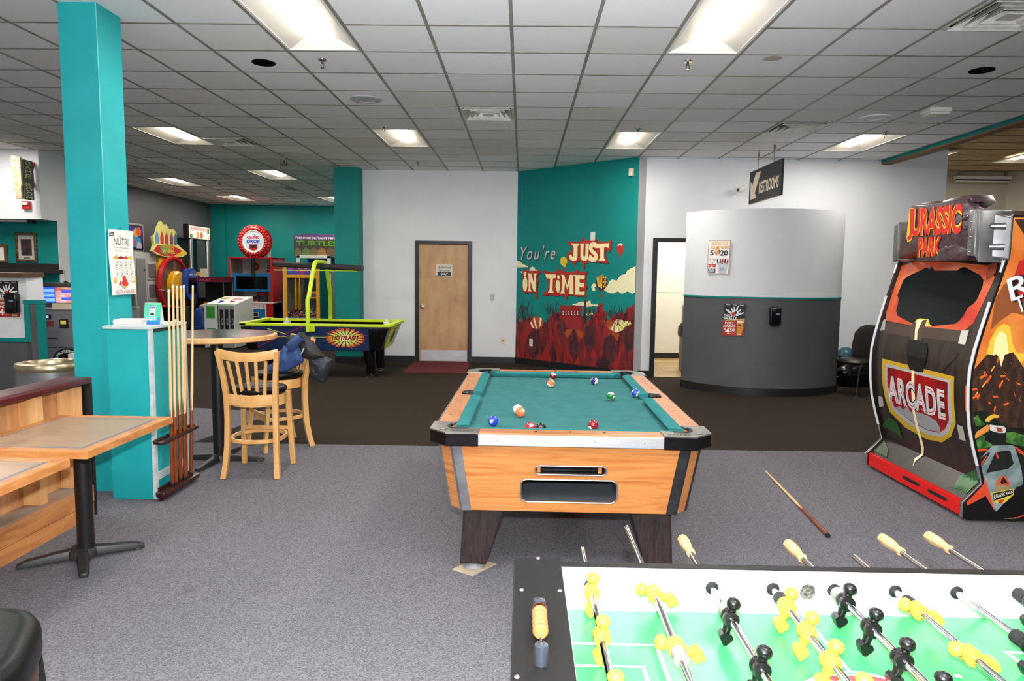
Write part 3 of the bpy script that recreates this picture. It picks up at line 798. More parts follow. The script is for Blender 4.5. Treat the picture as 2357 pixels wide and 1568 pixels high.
struct(MB().box(1.87, 2.0, RW - 0.012, RW, 0, 0.105).box(3.06, 6.42, RW - 0.012, RW, 0, 0.105).build('baseboard_restroom', m_base))
m_hall = M('hall_wall_paint', (226, 224, 214), 0.5)
struct(MB().box(1.8, 4.7, 13.42, 13.5, 0, 2.75).build('wall_hall_end', m_hall))
struct(MB().box(1.8, 1.9, 10.99, 13.42, 0, 2.75).build('wall_hall_left', m_hall))
struct(MB().box(4.6, 4.7, 10.99, 13.42, 0, 2.75).build('wall_hall_right', m_hall))
struct(MB().box(1.8, 4.7, 10.99, 13.5, 2.75, 2.8).build('ceiling_hall', m_hall))
struct(MB().box(1.9, 4.6, 13.408, 13.42, 0.01, 0.11).build('baseboard_hall', m_base))
struct(MB().box(1.9, 4.6, 13.412, 13.42, 1.275, 1.285).build('trim_1', M('hall_panel_joint', (204, 200, 186), 0.5)))
# curved partition before the restroom door
pc, pr_ = Vector((3.339, 11.04, 0)), 1.0
p1, p2, p3 = Vector((2.30, 9.98)), Vector((3.20, 9.27)), Vector((4.41, 9.72))
ax, ay, bx_, by_, cx_, cy_ = p1.x, p1.y, p2.x, p2.y, p3.x, p3.y
dd = 2 * (ax * (by_ - cy_) + bx_ * (cy_ - ay) + cx_ * (ay - by_))
pcx = ((ax * ax + ay * ay) * (by_ - cy_) + (bx_ * bx_ + by_ * by_) * (cy_ - ay) + (cx_ * cx_ + cy_ * cy_) * (ay - by_)) / dd
pcy = ((ax * ax + ay * ay) * (cx_ - bx_) + (bx_ * bx_ + by_ * by_) * (ax - cx_) + (cx_ * cx_ + cy_ * cy_) * (bx_ - ax)) / dd
PR = math.hypot(ax - pcx, ay - pcy)
PA0, PA1 = math.atan2(ay - pcy, ax - pcx), math.atan2(cy_ - pcy, cx_ - pcx)
if PA0 > PA1:
    PA0 -= 2 * PI


def part_pt(t, z, o=0.0):             # t = 0..1 along the curve, o = outwards to the room
    a = PA0 + (PA1 - PA0) * t
    return Vector((pcx + (PR + o) * math.cos(a), pcy + (PR + o) * math.sin(a), z))


def curved_slab(z0, z1, o0, o1, n=28):
    b = MB()
    vs = []
    for i in range(n + 1):
        t = i / n
        vs += [part_pt(t, z0, o0), part_pt(t, z0, o1), part_pt(t, z1, o1), part_pt(t, z1, o0)]
    fs = []
    for i in range(n):
        for k in range(4):
            fs.append((i * 4 + k, i * 4 + (k + 1) % 4, (i + 1) * 4 + (k + 1) % 4, (i + 1) * 4 + k))
    fs += [(0, 1, 2, 3), (n * 4 + 3, n * 4 + 2, n * 4 + 1, n * 4)]
    return b.add(vs, fs)


pw = struct(curved_slab(1.318, 2.485, -0.12, 0).build('wall_partition', m_white, smooth=30))
curved_slab(0, 1.318, -0.12, 0.0).build('lower_panel', m_char, pw, smooth=30)
curved_slab(1.305, 1.327, -0.12, 0.008).build('chair_rail', m_teal, pw, smooth=30)
curved_slab(0, 0.105, -0.125, 0.012).build('rubber_base', m_base, pw, smooth=30)
MB().add([], []).box(4.385, 4.425, 9.74, 9.78, 1.42, 1.47).build('latch_plate', m_whiteplastic, pw, bevel=0.004)

# game room at the back left
struct(MB().box(-8.6, -2.8, 19.12, 19.24, 0, CEIL + 0.1).build('wall_game_room_back', m_teal))
struct(MB().box(-8.49, -8.12, 19.02, 19.12, 0, CEIL + 0.1).build('wall_pilaster', m_teal))
struct(MB().box(-8.61, -8.49, 12.2, 19.2, 0, CEIL + 0.1).build('wall_game_room_left', m_darkwall))
struct(MB().box(-2.85, -2.73, 12.5, 19.2, 0, CEIL + 0.1).build('wall_game_room_right', m_teal))
# teal columns
cf = struct(MB().box(-3.26, -2.83, 12.10, 12.48, 0, CEIL + 0.1).build('column_rear', m_teal))
struct(MB().box(-3.27, -2.82, 12.088, 12.10, 0, 0.105).box(-2.83, -2.818, 12.10, 12.38, 0, 0.105).build('baseboard_column', m_base))
cn = struct(MB().box(-3.155, -2.895, 4.83, 5.12, 0, CEIL + 0.02).build('column_near', m_teal_pale))
MB().box(-3.165, -2.885, 4.818, 4.83, 0.0, 0.185).build('skirting_board', m_teal_pale, cn, bevel=0.002)
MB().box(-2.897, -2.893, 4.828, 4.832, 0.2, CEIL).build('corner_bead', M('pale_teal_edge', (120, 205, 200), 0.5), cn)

# block at the far left: soffit, recess with pictures, ledges
struct(MB().box(-12, -7.36, 10.65, 12.32, 2.33, CEIL + 0.1).build('wall_soffit', m_white))
struct(MB().box(-12, -7.37, 11.02, 12.32, 0, 2.33).build('wall_recess', m_teal))
struct(MB().box(-7.37, -7.36, 11.02, 12.32, 0, 2.33).build('wall_recess_side', m_white))
struct(MB().box(-8.6, -7.36, 12.2, 12.32, 0, CEIL + 0.1).build('wall_step', m_darkwall))
struct(MB().box(-12, -7.30, 10.72, 11.02, 1.50, 1.565).build('trim_2', M('black_stained_ledge', (34, 31, 30), 0.5), bevel=0.006))
struct(MB().box(-12, -7.37, 10.98, 11.02, 1.565, 1.66).build('trim_3', M('black_stained_ledge'), bevel=0.004))
pl = struct(MB().box(-12, -5.96, 8.3, 8.42, 0.72, 1.47).build('wall_left_partition', m_white))
pv = MB()
pv.prism([(-5.96, 8.3), (-5.93, 8.55), (-6.02, 8.60), (-6.04, 8.42)], lambda u, v, w_: (u, v, w_), 0.72, 1.47)
pv.build('angled_end', m_white, pl)
MB().box(-12, -5.98, 8.29, 8.42, 0, 0.70).build('lower_panel', m_char, pl)
MB().box(-12, -5.95, 8.275, 8.30, 0.695, 0.745).build('chair_rail', m_teal, pl, bevel=0.003)
MB().box(-12, -5.925, 8.20, 8.58, 1.47, 1.53).build('wooden_ledge', M('dark_wood_ledge', (74, 54, 38), 0.4, col2=(104, 76, 50), vscale=5, stretch=(1, 12, 12)), pl, bevel=0.008)
hp = struct(MB().box(-5.895, -5.815, 8.25, 8.31, 0, 1.16).build('wall_half_height_end', M('worn_charcoal_paint', (96, 96, 98), 0.6, col2=(70, 70, 72), vscale=4, stretch=(6, 6, 1))))
MB().box(-5.965, -5.895, 8.24, 8.31, 0.70, 1.16).build('post_trim', m_teal, hp, bevel=0.003)
MB().box(-5.815, -5.745, 8.24, 8.31, 0.0, 1.16).build('post_trim', m_teal, hp, bevel=0.003)
MB().box(-5.97, -5.74, 8.235, 8.315, 1.16, 1.205).build('cap', m_teal, hp, bevel=0.004)

# higher hall beyond the bulkhead on the right
bh = struct(MB().box(5.42, 5.52, -6, RW, CEIL - 0.035, 4.0).build('trim_4', m_teal))
MB().box(5.425, 5.56, -6, RW, CEIL - 0.055, CEIL - 0.035).build('lower_edge', M('rust_brown_edge', (120, 84, 44), 0.6), bh)
m_ceil2 = M('tan_ceiling', (208, 188, 150), 0.8, col2=(190, 168, 130), vscale=3)
c2 = struct(MB().box(5.4, 13.3, -6, 16, 3.94, 4.0).build('ceiling_hall_beyond', m_ceil2))
g_ = MB()
for k in range(20):
    g_.box(6.42, 13.2, 3.8 + k * TILE, 3.8 + k * TILE + 0.02, 3.934, 3.942)
g_.build('grid_cross_tees', M('tan_grid', (112, 100, 80), 0.6), c2)
m_beige = M('beige_wall_paint', (188, 180, 162), 0.6)
struct(MB().box(6.3, 13.2, 15.7, 15.82, 0, 3.94).build('wall_hall_far', m_beige))
struct(MB().box(6.30, 6.42, 10.99, 15.7, 0, 3.98).build('wall_hall_side', m_beige))
struct(MB().prism([(10.6, 15.7), (13.2, 12.6), (13.2, 15.7)], lambda u, v, w_: (u, v, w_), 0, 3.94).build('wall_hall_angle', m_beige))
# walls behind and beside the photographer, out of the picture
struct(MB().box(-12.1, -12, -6, 20, 0, CEIL + 0.2).build('wall_left', m_white))
struct(MB().box(13.2, 13.3, -6, 16, 0, 4.0).build('wall_right', m_white))
struct(MB().box(-12, 13.2, -6.1, -6, 0, 4.0).build('wall_front', m_white))
# ------------------------------------------------------------------ ceiling fittings
def ceiling_light(c, r, label, group=None, z=CEIL, x=None, y=None):
    x = GX + (c + 0.5) * TILE if x is None else x
    y = GY + (r + 1.0) * TILE if y is None else y
    t = thing('ceiling_light', label, 'ceiling light', (x, y, z), 0, group)
    hw, hl = TILE / 2 - 0.014, TILE - 0.014
    iw, il = hw - 0.022, hl - 0.022
    f = MB()
    for a in ((-hw, -iw, -hl, hl), (iw, hw, -hl, hl), (-iw, iw, -hl, -il), (-iw, iw, il, hl)):
        f.box(a[0], a[1], a[2], a[3], 0.0, 0.012)
    f.build('frame', m_reflector, t)
    lw, ll, h = 0.105, il - 0.10, 0.075
    for s in (-1, 1):
        MB().add([(s * iw, -il, 0.004), (s * iw, il, 0.004), (s * lw, ll, h), (s * lw, -ll, h)], [(0, 1, 2, 3)]).build('reflector', m_reflector, t)
        MB().add([(-iw, s * il, 0.004), (iw, s * il, 0.004), (lw, s * ll, h), (-lw, s * ll, h)], [(0, 1, 2, 3)]).build('end_reflector', m_reflector, t)

    def lens(u, v):
        yy = -ll + 2 * ll * v
        e = min(1.0, (1 - abs(2 * v - 1)) * 6)
        a = PI * u
        return Vector((-lw * math.cos(a), yy, h - 0.055 * math.sin(a) * math.sqrt(max(e, 0))))
    MB().grid(lens, 10, 14).build('lens', m_lens, t, smooth=40, fix=False)
    MB().box(-hw, hw, -hl, hl, 0.10, 0.125).build('housing', m_blackmatte, t)
    ld = bpy.data.lights.new('fluorescent_lamp', 'AREA')
    ld.shape = 'RECTANGLE'
    ld.size, ld.size_y = 2 * iw - 0.02, 2 * il - 0.02
    ld.energy = LAMP_W
    ld.color = (1.0, 0.955, 0.89)
    lo_ = link(bpy.data.objects.new('fluorescent_lamp', ld), t)
    lo_.location = (0, 0, -0.002)
    return t


LBL = {(-3, -1): 'large bright recessed light cut by top edge, left of the two nearest', (2, -1): 'large bright recessed light cut by top edge, right of the two nearest',
       (-8, 6): 'recessed troffer light beside the near teal column', (-3, 6): 'recessed troffer light above the wooden personnel door area',
       (2, 6): 'recessed troffer light in front of the painted mural wall', (7, 6): 'recessed troffer light to the right of the hanging black sign',
       (-8, 12): 'recessed light in game room, second left of the rear column', (-12, 14): 'recessed light in game room nearest the dark grey wall',
       (-12, 19): 'recessed light in game room close to its teal back wall', (-8, 19): 'recessed light half hidden by the rear teal column'}
for c, r in LIGHTS:
    if (c, r) in LBL:
        ceiling_light(c, r, LBL[(c, r)], 'recessed ceiling lights')
    else:
        ceiling_light(c, r, 'recessed ceiling light outside the picture', 'recessed ceiling lights outside the picture')
ceiling_light(0, 0, 'recessed light in tan ceiling cut by right edge', 'recessed ceiling lights', z=3.855, x=9.34, y=13.3)
ceiling_light(0, 0, 'recessed light in tan ceiling just beside the white wall corner', 'recessed ceiling lights', z=3.855, x=7.46, y=13.4)

m_louver = M('diffuser_metal', (222, 221, 215), 0.45, 0.0, col2=(196, 193, 182), vscale=14)


def ceiling_vent(c, r, label):
    t = thing('ceiling_vent', label, 'air vent', (GX + (c + 0.5) * TILE, GY + (r + 0.5) * TILE, CEIL), 0, 'square air diffusers in the ceiling')
    b = MB().box(-0.285, 0.285, -0.285, 0.285, 0.10, 0.13)
    b.build('duct_back', m_blackmatte, t)

    def ring(h0, h1, z0, z1):
        g = MB()
        for k in range(4):
            a, b2 = k * PI / 2, (k + 1) * PI / 2
            q = lambda h, an: (h * (1 if math.cos(an + PI / 4) > 0 else -1), h * (1 if math.sin(an + PI / 4) > 0 else -1))
            p0, p1, p2, p3 = q(h0, a), q(h0, b2), q(h1, b2), q(h1, a)
            g.add([(p0[0], p0[1], z0), (p1[0], p1[1], z0), (p2[0], p2[1], z1), (p3[0], p3[1], z1),
                   (p0[0], p0[1], z0 + 0.004), (p1[0], p1[1], z0 + 0.004), (p2[0], p2[1], z1 + 0.004), (p3[0], p3[1], z1 + 0.004)],
                  [(0, 1, 2, 3), (7, 6, 5, 4), (0, 4, 5, 1), (2, 6, 7, 3)])
        return g
    ring(0.292, 0.262, -0.004, 0.0).build('frame', m_louver, t)
    for h0, h1 in ((0.262, 0.19), (0.195, 0.13), (0.13, 0.07)):
        ring(h0, h1, -0.022, 0.045).build('louver', m_louver, t)
    MB().box(-0.06, 0.06, -0.06, 0.06, -0.02, -0.014).build('centre_plate', m_louver, t)


for (c, r), lb in zip(VENTS, ('square white air diffuser in line with the mural edge', 'square air diffuser just right of the light by near column',
                              'square air diffuser above the hanging black sign', 'square air diffuser cut off at the top right corner', 'small dark air diffuser over the game room')):
    ceiling_vent(c, r, lb)


def grid_xy(c, r):
    return GX + c * TILE, GY + r * TILE


def sprinkler(c, r, label, cage=False):
    x, y = grid_xy(c, r)
    t = thing('fire_sprinkler', label, 'sprinkler', (x, y, CEIL), 0, 'fire sprinklers on the ceiling')
    m = M('dark_brass', (96, 84, 66), 0.3, 0.9)
    MB().lathe([(0.0, -0.006), (0.034, -0.006), (0.038, 0.005), (0.0, 0.005)], n=20).build('escutcheon', m_chrome, t, smooth=40)
    MB().cyl((0, 0, -0.03), (0, 0, -0.005), 0.010, n=12).build('body', m, t, smooth=40)
    a = MB()
    for s in (-1, 1):
        a.tube([(s * 0.008, 0, -0.028), (s * 0.016, 0, -0.042), (s * 0.004, 0, -0.06)], 0.003, 6)
    a.build('yoke', m, t, smooth=50)
    MB().cyl((0, 0, -0.063), (0, 0, -0.060), 0.016, n=14).build('deflector', m_chrome, t)
    if cage:
        g = MB()
        for k in range(6):
            an = k * PI / 3
            g.tube([(0.05 * math.cos(an), 0.05 * math.sin(an), -0.002), (0.055 * math.cos(an), 0.055 * math.sin(an), -0.05), (0.03 * math.cos(an), 0.03 * math.sin(an), -0.085)], 0.0025, 5)
        g.tube([(0.055 * math.cos(k * PI / 8), 0.055 * math.sin(k * PI / 8), -0.05) for k in range(16)], 0.0025, 5, closed=True)
        g.build('wire_guard', M('rusty_red_wire', (110, 48, 38), 0.5, 0.4), t)


for c, r, lb in ((-2.64, 1.37, 'sprinkler head just below the left large light'), (2.39, 1.31, 'sprinkler head just below the right large light'),
                 (-2.65, 5.69, 'sprinkler head at the upper edge of light before the door'), (2.44, 5.74, 'sprinkler head at the upper edge of light before the mural'),
                 (7.40, 5.84, 'sprinkler head on the light right of hanging sign'), (-2.65, 10.27, 'sprinkler head near the wall above the wooden door'),
                 (-10.2, 10.26, 'sprinkler head right beside the near teal column'), (-10.2, 15.4, 'sprinkler head between two game room lights'), (-10.2, 20.4, 'sprinkler head close to the game room back wall')):
    sprinkler(c, r, lb)
sprinkler(-6.21, 10.22, 'caged sprinkler head with a red wire guard', True)

for c, r, lb in ((-3.52, 1.54, 'black round downlight opening left of the large light'), (6.56, 1.61, 'black round downlight opening near the upper right corner')):
    x, y = grid_xy(c, r)
    t = thing('downlight', lb, 'downlight', (x, y, CEIL), 0, 'black can downlights')
    MB().lathe([(0.098, 0.004), (0.098, -0.002), (0.092, -0.002), (0.090, 0.004)], n=32).build('rim', M('downlight_well', (5, 5, 5), 0.9, spec=0.05), t, smooth=40)
    MB().lathe([(0.0, 0.003), (0.092, 0.003), (0.092, 0.0045), (0.0, 0.0045)], n=32).build('dark_well', M('downlight_well', (5, 5, 5), 0.9, spec=0.05), t)
for c, r, mt, lb in ((-2.53, 3.56, M('speaker_grey', (176, 178, 182), 0.5), 'grey round ceiling speaker left of the square diffuser'), (6.56, 4.56, m_tile[0], 'flush white round ceiling speaker between diffuser and white detector')):
    x, y = grid_xy(c, r)
    t = thing('ceiling_speaker', lb, 'speaker', (x, y, CEIL), 0)
    MB().lathe([(0.0, -0.004), (0.095, -0.004), (0.10, -0.009), (0.155, -0.006), (0.165, 0.005), (0.0, 0.005)], n=36).build('grille', mt, t, smooth=35)
    sc = MB()
    for k in range(4):
        a = PI / 4 + k * PI / 2
        sc.ball((0.115 * math.cos(a), 0.115 * math.sin(a), -0.009), 0.005, 8, 6)
    sc.build('screws', m_chrome, t, smooth=60)
x, y = grid_xy(7.23, 3.83)
t = thing('smoke_detector', 'white boxy detector unit hanging under the ceiling at right', 'detector', (x, y, CEIL))
MB().box(-0.115, 0.115, -0.10, 0.10, -0.05, 0.0).build('body', m_whiteplastic, t, bevel=0.018, seg=3, smooth=40)
MB().box(-0.10, 0.10, -0.085, 0.085, -0.072, -0.05).build('cover', m_whiteplastic, t, bevel=0.012, seg=2, smooth=40)
st = M('ceiling_stain', (176, 172, 160), 0.85, alpha=1.0)
Art(lambda u, v, w_: Vector((u, v, CEIL + 0.005 - w_))).oval(GX + 3.49 * TILE, GY + 1.17 * TILE, 0.075, 0.07, st).build('water_stain', ceil)
# ------------------------------------------------------------------ mural and wall fittings
MC_ = dict(red=(172, 42, 30), shade=(70, 28, 24), letter=(252, 236, 178), cream=(246, 232, 196), cloud=(236, 230, 186), yel=(226, 188, 40), yel2=(236, 190, 66), basket=(160, 40, 30),
           balred=(178, 44, 34), white=(240, 230, 215), bal1=(178, 74, 36), bal2=(92, 34, 18), roof=(150, 30, 30), hall=(120, 22, 28), wallred=(150, 34, 40), col=(226, 200, 190),
           pole=(98, 22, 26), tower=(160, 26, 30), tentc=(246, 238, 196), tento=(206, 110, 54), tenty=(214, 204, 70), fred=(156, 30, 30), forange=(168, 76, 30), fdark=None, forest=None)
m_forest = M('mural_forest_paint', (50, 24, 32), 0.55, col2=(156, 34, 32), vscale=6.5, stretch=(1, 1, 0.25), detail=10, ramp=(0.38, 0.64), distort=1.6)
m_forest2 = M('mural_forest_dark_paint', (52, 30, 38), 0.55, col2=(112, 38, 36), vscale=9, stretch=(1, 1, 0.3), detail=9, ramp=(0.38, 0.66), distort=1.5)
a = Art(lambda u, v, o: mur(u, v, o), step=0.00007)
a.rect(0.0, ML, 0.1, 0.5, m_forest)
for n, pts in ART['mural']:
    a.poly(pts, m_forest if n == 'forest' else m_forest2 if n == 'fdark' else ink(MC_[n], 0.55))
random.seed(5)                                        # dry brush twigs along the tree line
for k in range(170):
    u0 = random.choice((random.uniform(0.02, 0.42), random.uniform(0.72, 1.02), random.uniform(1.5, 1.85), random.uniform(1.95, 2.44)))
    v0 = random.uniform(0.78, 1.0)
    L = random.uniform(0.06, 0.22)
    an = PI / 2 + random.uniform(-0.7, 0.7)
    du, dv = L * math.cos(an), L * math.sin(an)
    pts = [(u0 - 0.006, v0), (u0 + 0.006, v0), (min(u0 + du, 2.46), v0 + dv)]
    a.poly(pts, random.choice((m_forest2, ink((46, 36, 40)), ink((60, 30, 34)))))
    a.o -= a.step * (0.8 if k % 2 else 1.1)
a.text("You're", 0.115, 0.90, 1.83, 2.065, (60, 62, 64), bold=0.02, shear=0.35, space=1.25)
a.text("You're", 0.105, 0.89, 1.84, 2.075, (190, 192, 190), bold=0.005, shear=0.35, space=1.25)
a.build('painted_mural', wm)


def plate(name, label, cat, fn, u, v, w_, h, kind, mat=None, parent=None, group=None):
    o = fn(u, v, 0)
    t = thing(name, label, cat, tuple(o), 0, group)
    g = lambda a_, b_, c_: fn(u + a_, v + b_, c_) - o
    MB().prism(rrect(-w_ / 2, w_ / 2, -h / 2, h / 2, 0.006, 3), g, 0, 0.006).build('cover_plate', mat or m_whiteplastic, t)
    d = MB()
    if kind == 'outlet':
        for s in (-1, 1):
            for q in (-0.007, 0.007):
                d.prism([(q - 0.002, s * 0.02 - 0.006), (q + 0.002, s * 0.02 - 0.006), (q + 0.002, s * 0.02 + 0.006), (q - 0.002, s * 0.02 + 0.006)], g, 0.006, 0.0075)
        d.build('sockets', m_black, t)
    elif kind == 'single':
        d.prism([(0.014 * math.cos(k * PI / 6), 0.014 * math.sin(k * PI / 6)) for k in range(12)], g, 0.006, 0.009).build('socket', m_grey, t)
    else:
        d.prism(rrect(-w_ / 2 + 0.012, w_ / 2 - 0.012, -h / 2 + 0.015, h / 2 - 0.015, 0.004, 2), g, 0.006, 0.008).build('insert', mat or m_whiteplastic, t)
    return t


backw = plane((0, DW, 0), (1, 0, 0), (0, 0, 1), (0, -1, 0))
plate('wall_plate', 'white blank wall plate above the mural lettering', 'wall plate', mur, 1.65, 2.206, 0.085, 0.14, 'blank')
plate('power_outlet', 'white double outlet low in the painted forest of the mural', 'outlet', mur, 0.373, 0.399, 0.075, 0.13, 'outlet')
plate('wall_plate', 'grey painted blank plate on wall right of the wooden door', 'wall plate', backw, -0.535, 1.175, 0.075, 0.12, 'blank', M('painted_plate', (180, 181, 184), 0.5))
plate('power_outlet', 'cream single outlet low on wall between door and mural', 'outlet', backw, -0.335, 0.40, 0.072, 0.115, 'single', m_cream)
o = mur(2.354, 3.151, 0)
t = thing('motion_sensor', 'cream motion sensor high on the right end of the mural', 'sensor', tuple(o))
g = lambda a_, b_, c_: mur(2.354 + a_, 3.151 + b_, c_) - o
MB().prism(rrect(-0.035, 0.035, -0.06, 0.06, 0.012, 3), g, 0, 0.045).build('body', m_cream, t, bevel=0.006, smooth=50)
MB().prism(rrect(-0.024, 0.024, -0.045, 0.0, 0.01, 3), g, 0.045, 0.05).build('lens', M('sensor_lens', (240, 228, 200), 0.3), t)

# door in the back wall
dr = struct(thing('door_1', 'brown wooden personnel door with steel kick plate in black frame', 'door', (-1.405, DW, 0)))
del dr['category']
f = MB((-1.405, DW, 0))
f.box(-1.91, -1.84, DW - 0.03, DW + 0.1, 0, 2.155).box(-0.97, -0.90, DW - 0.03, DW + 0.1, 0, 2.155).box(-1.84, -0.97, DW - 0.03, DW + 0.1, 2.095, 2.155)
f.build('frame', m_black, dr, bevel=0.004)
m_door = M('worn_birch_veneer', (200, 160, 116), 0.5, col2=(176, 130, 86), vscale=2.6, stretch=(2.2, 1, 0.9), detail=8, ramp=(0.38, 0.72))
lf = MB((-1.405, DW, 0)).box(-1.838, -0.972, DW + 0.008, DW + 0.052, 0.01, 2.092).build('door_leaf', m_door, dr, bevel=0.002)
MB((-1.405, DW, 0)).box(-1.815, -0.978, DW + 0.003, DW + 0.008, 0.018, 0.215).build('kick_plate', M('kick_plate_steel', (206, 207, 210), 0.42, 0.35, col2=(192, 194, 198), vscale=5), lf)
k_ = MB((-1.405, DW, 0)).lathe([(0.0, 0.07), (0.02, 0.068), (0.028, 0.055), (0.027, 0.042), (0.012, 0.03), (0.012, 0.012), (0.034, 0.008), (0.034, 0.0), (0, 0)], (-1.785, DW + 0.008, 0.99), (0, -1, 0), 24)
k_.build('door_knob', m_chrome, lf, smooth=40)
s_ = MB((-1.405, DW, 0)).box(-1.535, -1.248, DW + 0.0, DW + 0.008, 1.53, 1.738).build('name_plate', M('sign_cream', (214, 212, 200), 0.4), lf, bevel=0.003)
a = Art(lambda u, v, o_: Vector((u + 1.405, -o_, v)))
a.rect(-1.512, -1.270, 1.608, 1.722, (168, 166, 158)).rect(-1.508, -1.274, 1.612, 1.718, (216, 214, 204))
a.rect(-1.512, -1.270, 1.545, 1.605, (18, 18, 18)).text('Authorized', -1.50, -1.282, 1.668, 1.712, (30, 30, 30), 0.012).text('Personnel', -1.49, -1.292, 1.618, 1.66, (30, 30, 30), 0.012)
a.text('ONLY', -1.455, -1.325, 1.555, 1.597, (230, 230, 226), 0.02)
a.build('lettering', s_)
tag(MB().box(-1.90, -0.90, 10.95, 12.33, 0.0, 0.012).build('door_mat', M('maroon_mat', (104, 24, 24), 0.9, col2=(88, 18, 20), vscale=120, bump=0.3, bscale=300), bevel=0.003),
    'dark red rectangular floor mat before the wooden door', 'mat')

# open restroom doorway
dr2 = struct(thing('door_2', 'open restroom doorway with black frame', 'doorway', (2.53, RW, 0)))
del dr2['category']
f = MB((2.53, RW, 0))
f.box(2.0, 2.075, RW - 0.03, RW + 0.13, 0, 2.17).box(2.985, 3.06, RW - 0.03, RW + 0.13, 0, 2.17).box(2.075, 2.985, RW - 0.03, RW + 0.13, 2.11, 2.17)
f.build('frame', m_black, dr2, bevel=0.004)
t = thing('restroom_bin', 'tall grey waste bin with black liner inside the restroom doorway', 'bin', (2.78, 11.6, 0.010))
MB().box(-0.13, 0.13, -0.13, 0.13, 0.0, 0.66).build('body', M('bin_grey', (96, 90, 82), 0.5), t, bevel=0.02)
MB().lathe([(0.17, 0.58), (0.185, 0.62), (0.18, 0.74), (0.14, 0.80), (0.0, 0.80)], n=18).build('liner', M('bin_liner', (40, 34, 30), 0.3), t, smooth=50)
MB().box(-0.11, 0.11, -0.11, 0.11, 0.80, 1.10).build('hood', m_grey, t, bevel=0.02)

hl = thing('added_hall_light', 'unseen round light added to brighten the restroom hall', 'ceiling light', (3.2, 12.3, 2.75))  # added fitting and lamp, out of view, to brighten the hall behind the doorway
MB().lathe([(0.0, -0.05), (0.16, -0.045), (0.19, -0.01), (0.19, 0.0), (0.0, 0.0)], n=24).build('diffuser', m_lens, hl, smooth=50)
ld = bpy.data.lights.new('added_hall_lamp', 'POINT')
ld.energy, ld.shadow_soft_size, ld.color = 75, 0.12, (1.0, 0.96, 0.88)
link(bpy.data.objects.new('added_hall_lamp', ld), hl).location = (0, 0, -0.2)
# hanging restrooms sign
t = thing('hanging_sign', 'black hanging sign with white arrow pointing to the restrooms', 'sign', (3.28, 9.74, 2.645))
og = (3.28, 9.74, 2.645)
bd = MB(og).box(3.28, 3.31, 9.095, 10.36, 2.645, 3.10).build('board', M('sign_black', (38, 38, 40), 0.6), t, bevel=0.002)
MB(og).box(3.283, 3.307, 9.097, 10.358, 2.641, 2.6449).build('bottom_edge', M('raw_plywood_edge', (168, 140, 104), 0.7), t)
sg = lambda u, v, o_: Vector((3.28 - o_, 10.36 - u, v)) - Vector(og)
a = Art(sg)
S_ = dict(ART['sign'])
Art(sg).poly(S_['arrow'], (226, 206, 178)).build('arrow', bd)
a.text('RESTROOMS', 0.43, 1.185, 2.748, 2.908, (226, 214, 182), 0.03)
a.build('lettering', bd)
for y_ in (9.43, 10.05):
    r_ = MB(og).cyl((3.295, y_, 3.10), (3.295, y_, CEIL), 0.005, n=8).build('hanging_rod', M('hanger_rod', (110, 92, 70), 0.4, 0.6), t)
    MB(og).cyl((3.295, y_, 3.27), (3.295, y_, 3.33), 0.012, n=10).build('turnbuckle', M('hanger_rod'), r_)
    MB(og).cyl((3.278, y_ + 0.03, 3.07), (3.279, y_ + 0.03, 3.07), 0.006, n=10).build('screw', m_chrome, t)

# little wall camera
t = thing('security_camera', 'small white bullet camera on the wall left of hanging sign', 'camera', (3.27, RW, 2.90))
MB().lathe([(0.0, 0.014), (0.068, 0.014), (0.075, 0.0), (0, 0)], (0, 0, 0), (0, -1, 0), 24).build('mount', m_whiteplastic, t, smooth=40)
MB().cyl((0.075, -0.05, 0.03), (-0.035, -0.13, -0.005), 0.042, 0.042, 20).build('barrel', m_whiteplastic, t, smooth=40)
MB().cyl((-0.035, -0.13, -0.005), (-0.037, -0.132, -0.006), 0.024, 0.024, 20).build('lens', M('camera_lens', (70, 72, 76), 0.15), t, smooth=40)
MB().cyl((0.0, -0.012, 0), (0.0, -0.08, 0), 0.014, n=12).build('arm', m_whiteplastic, t, smooth=40)


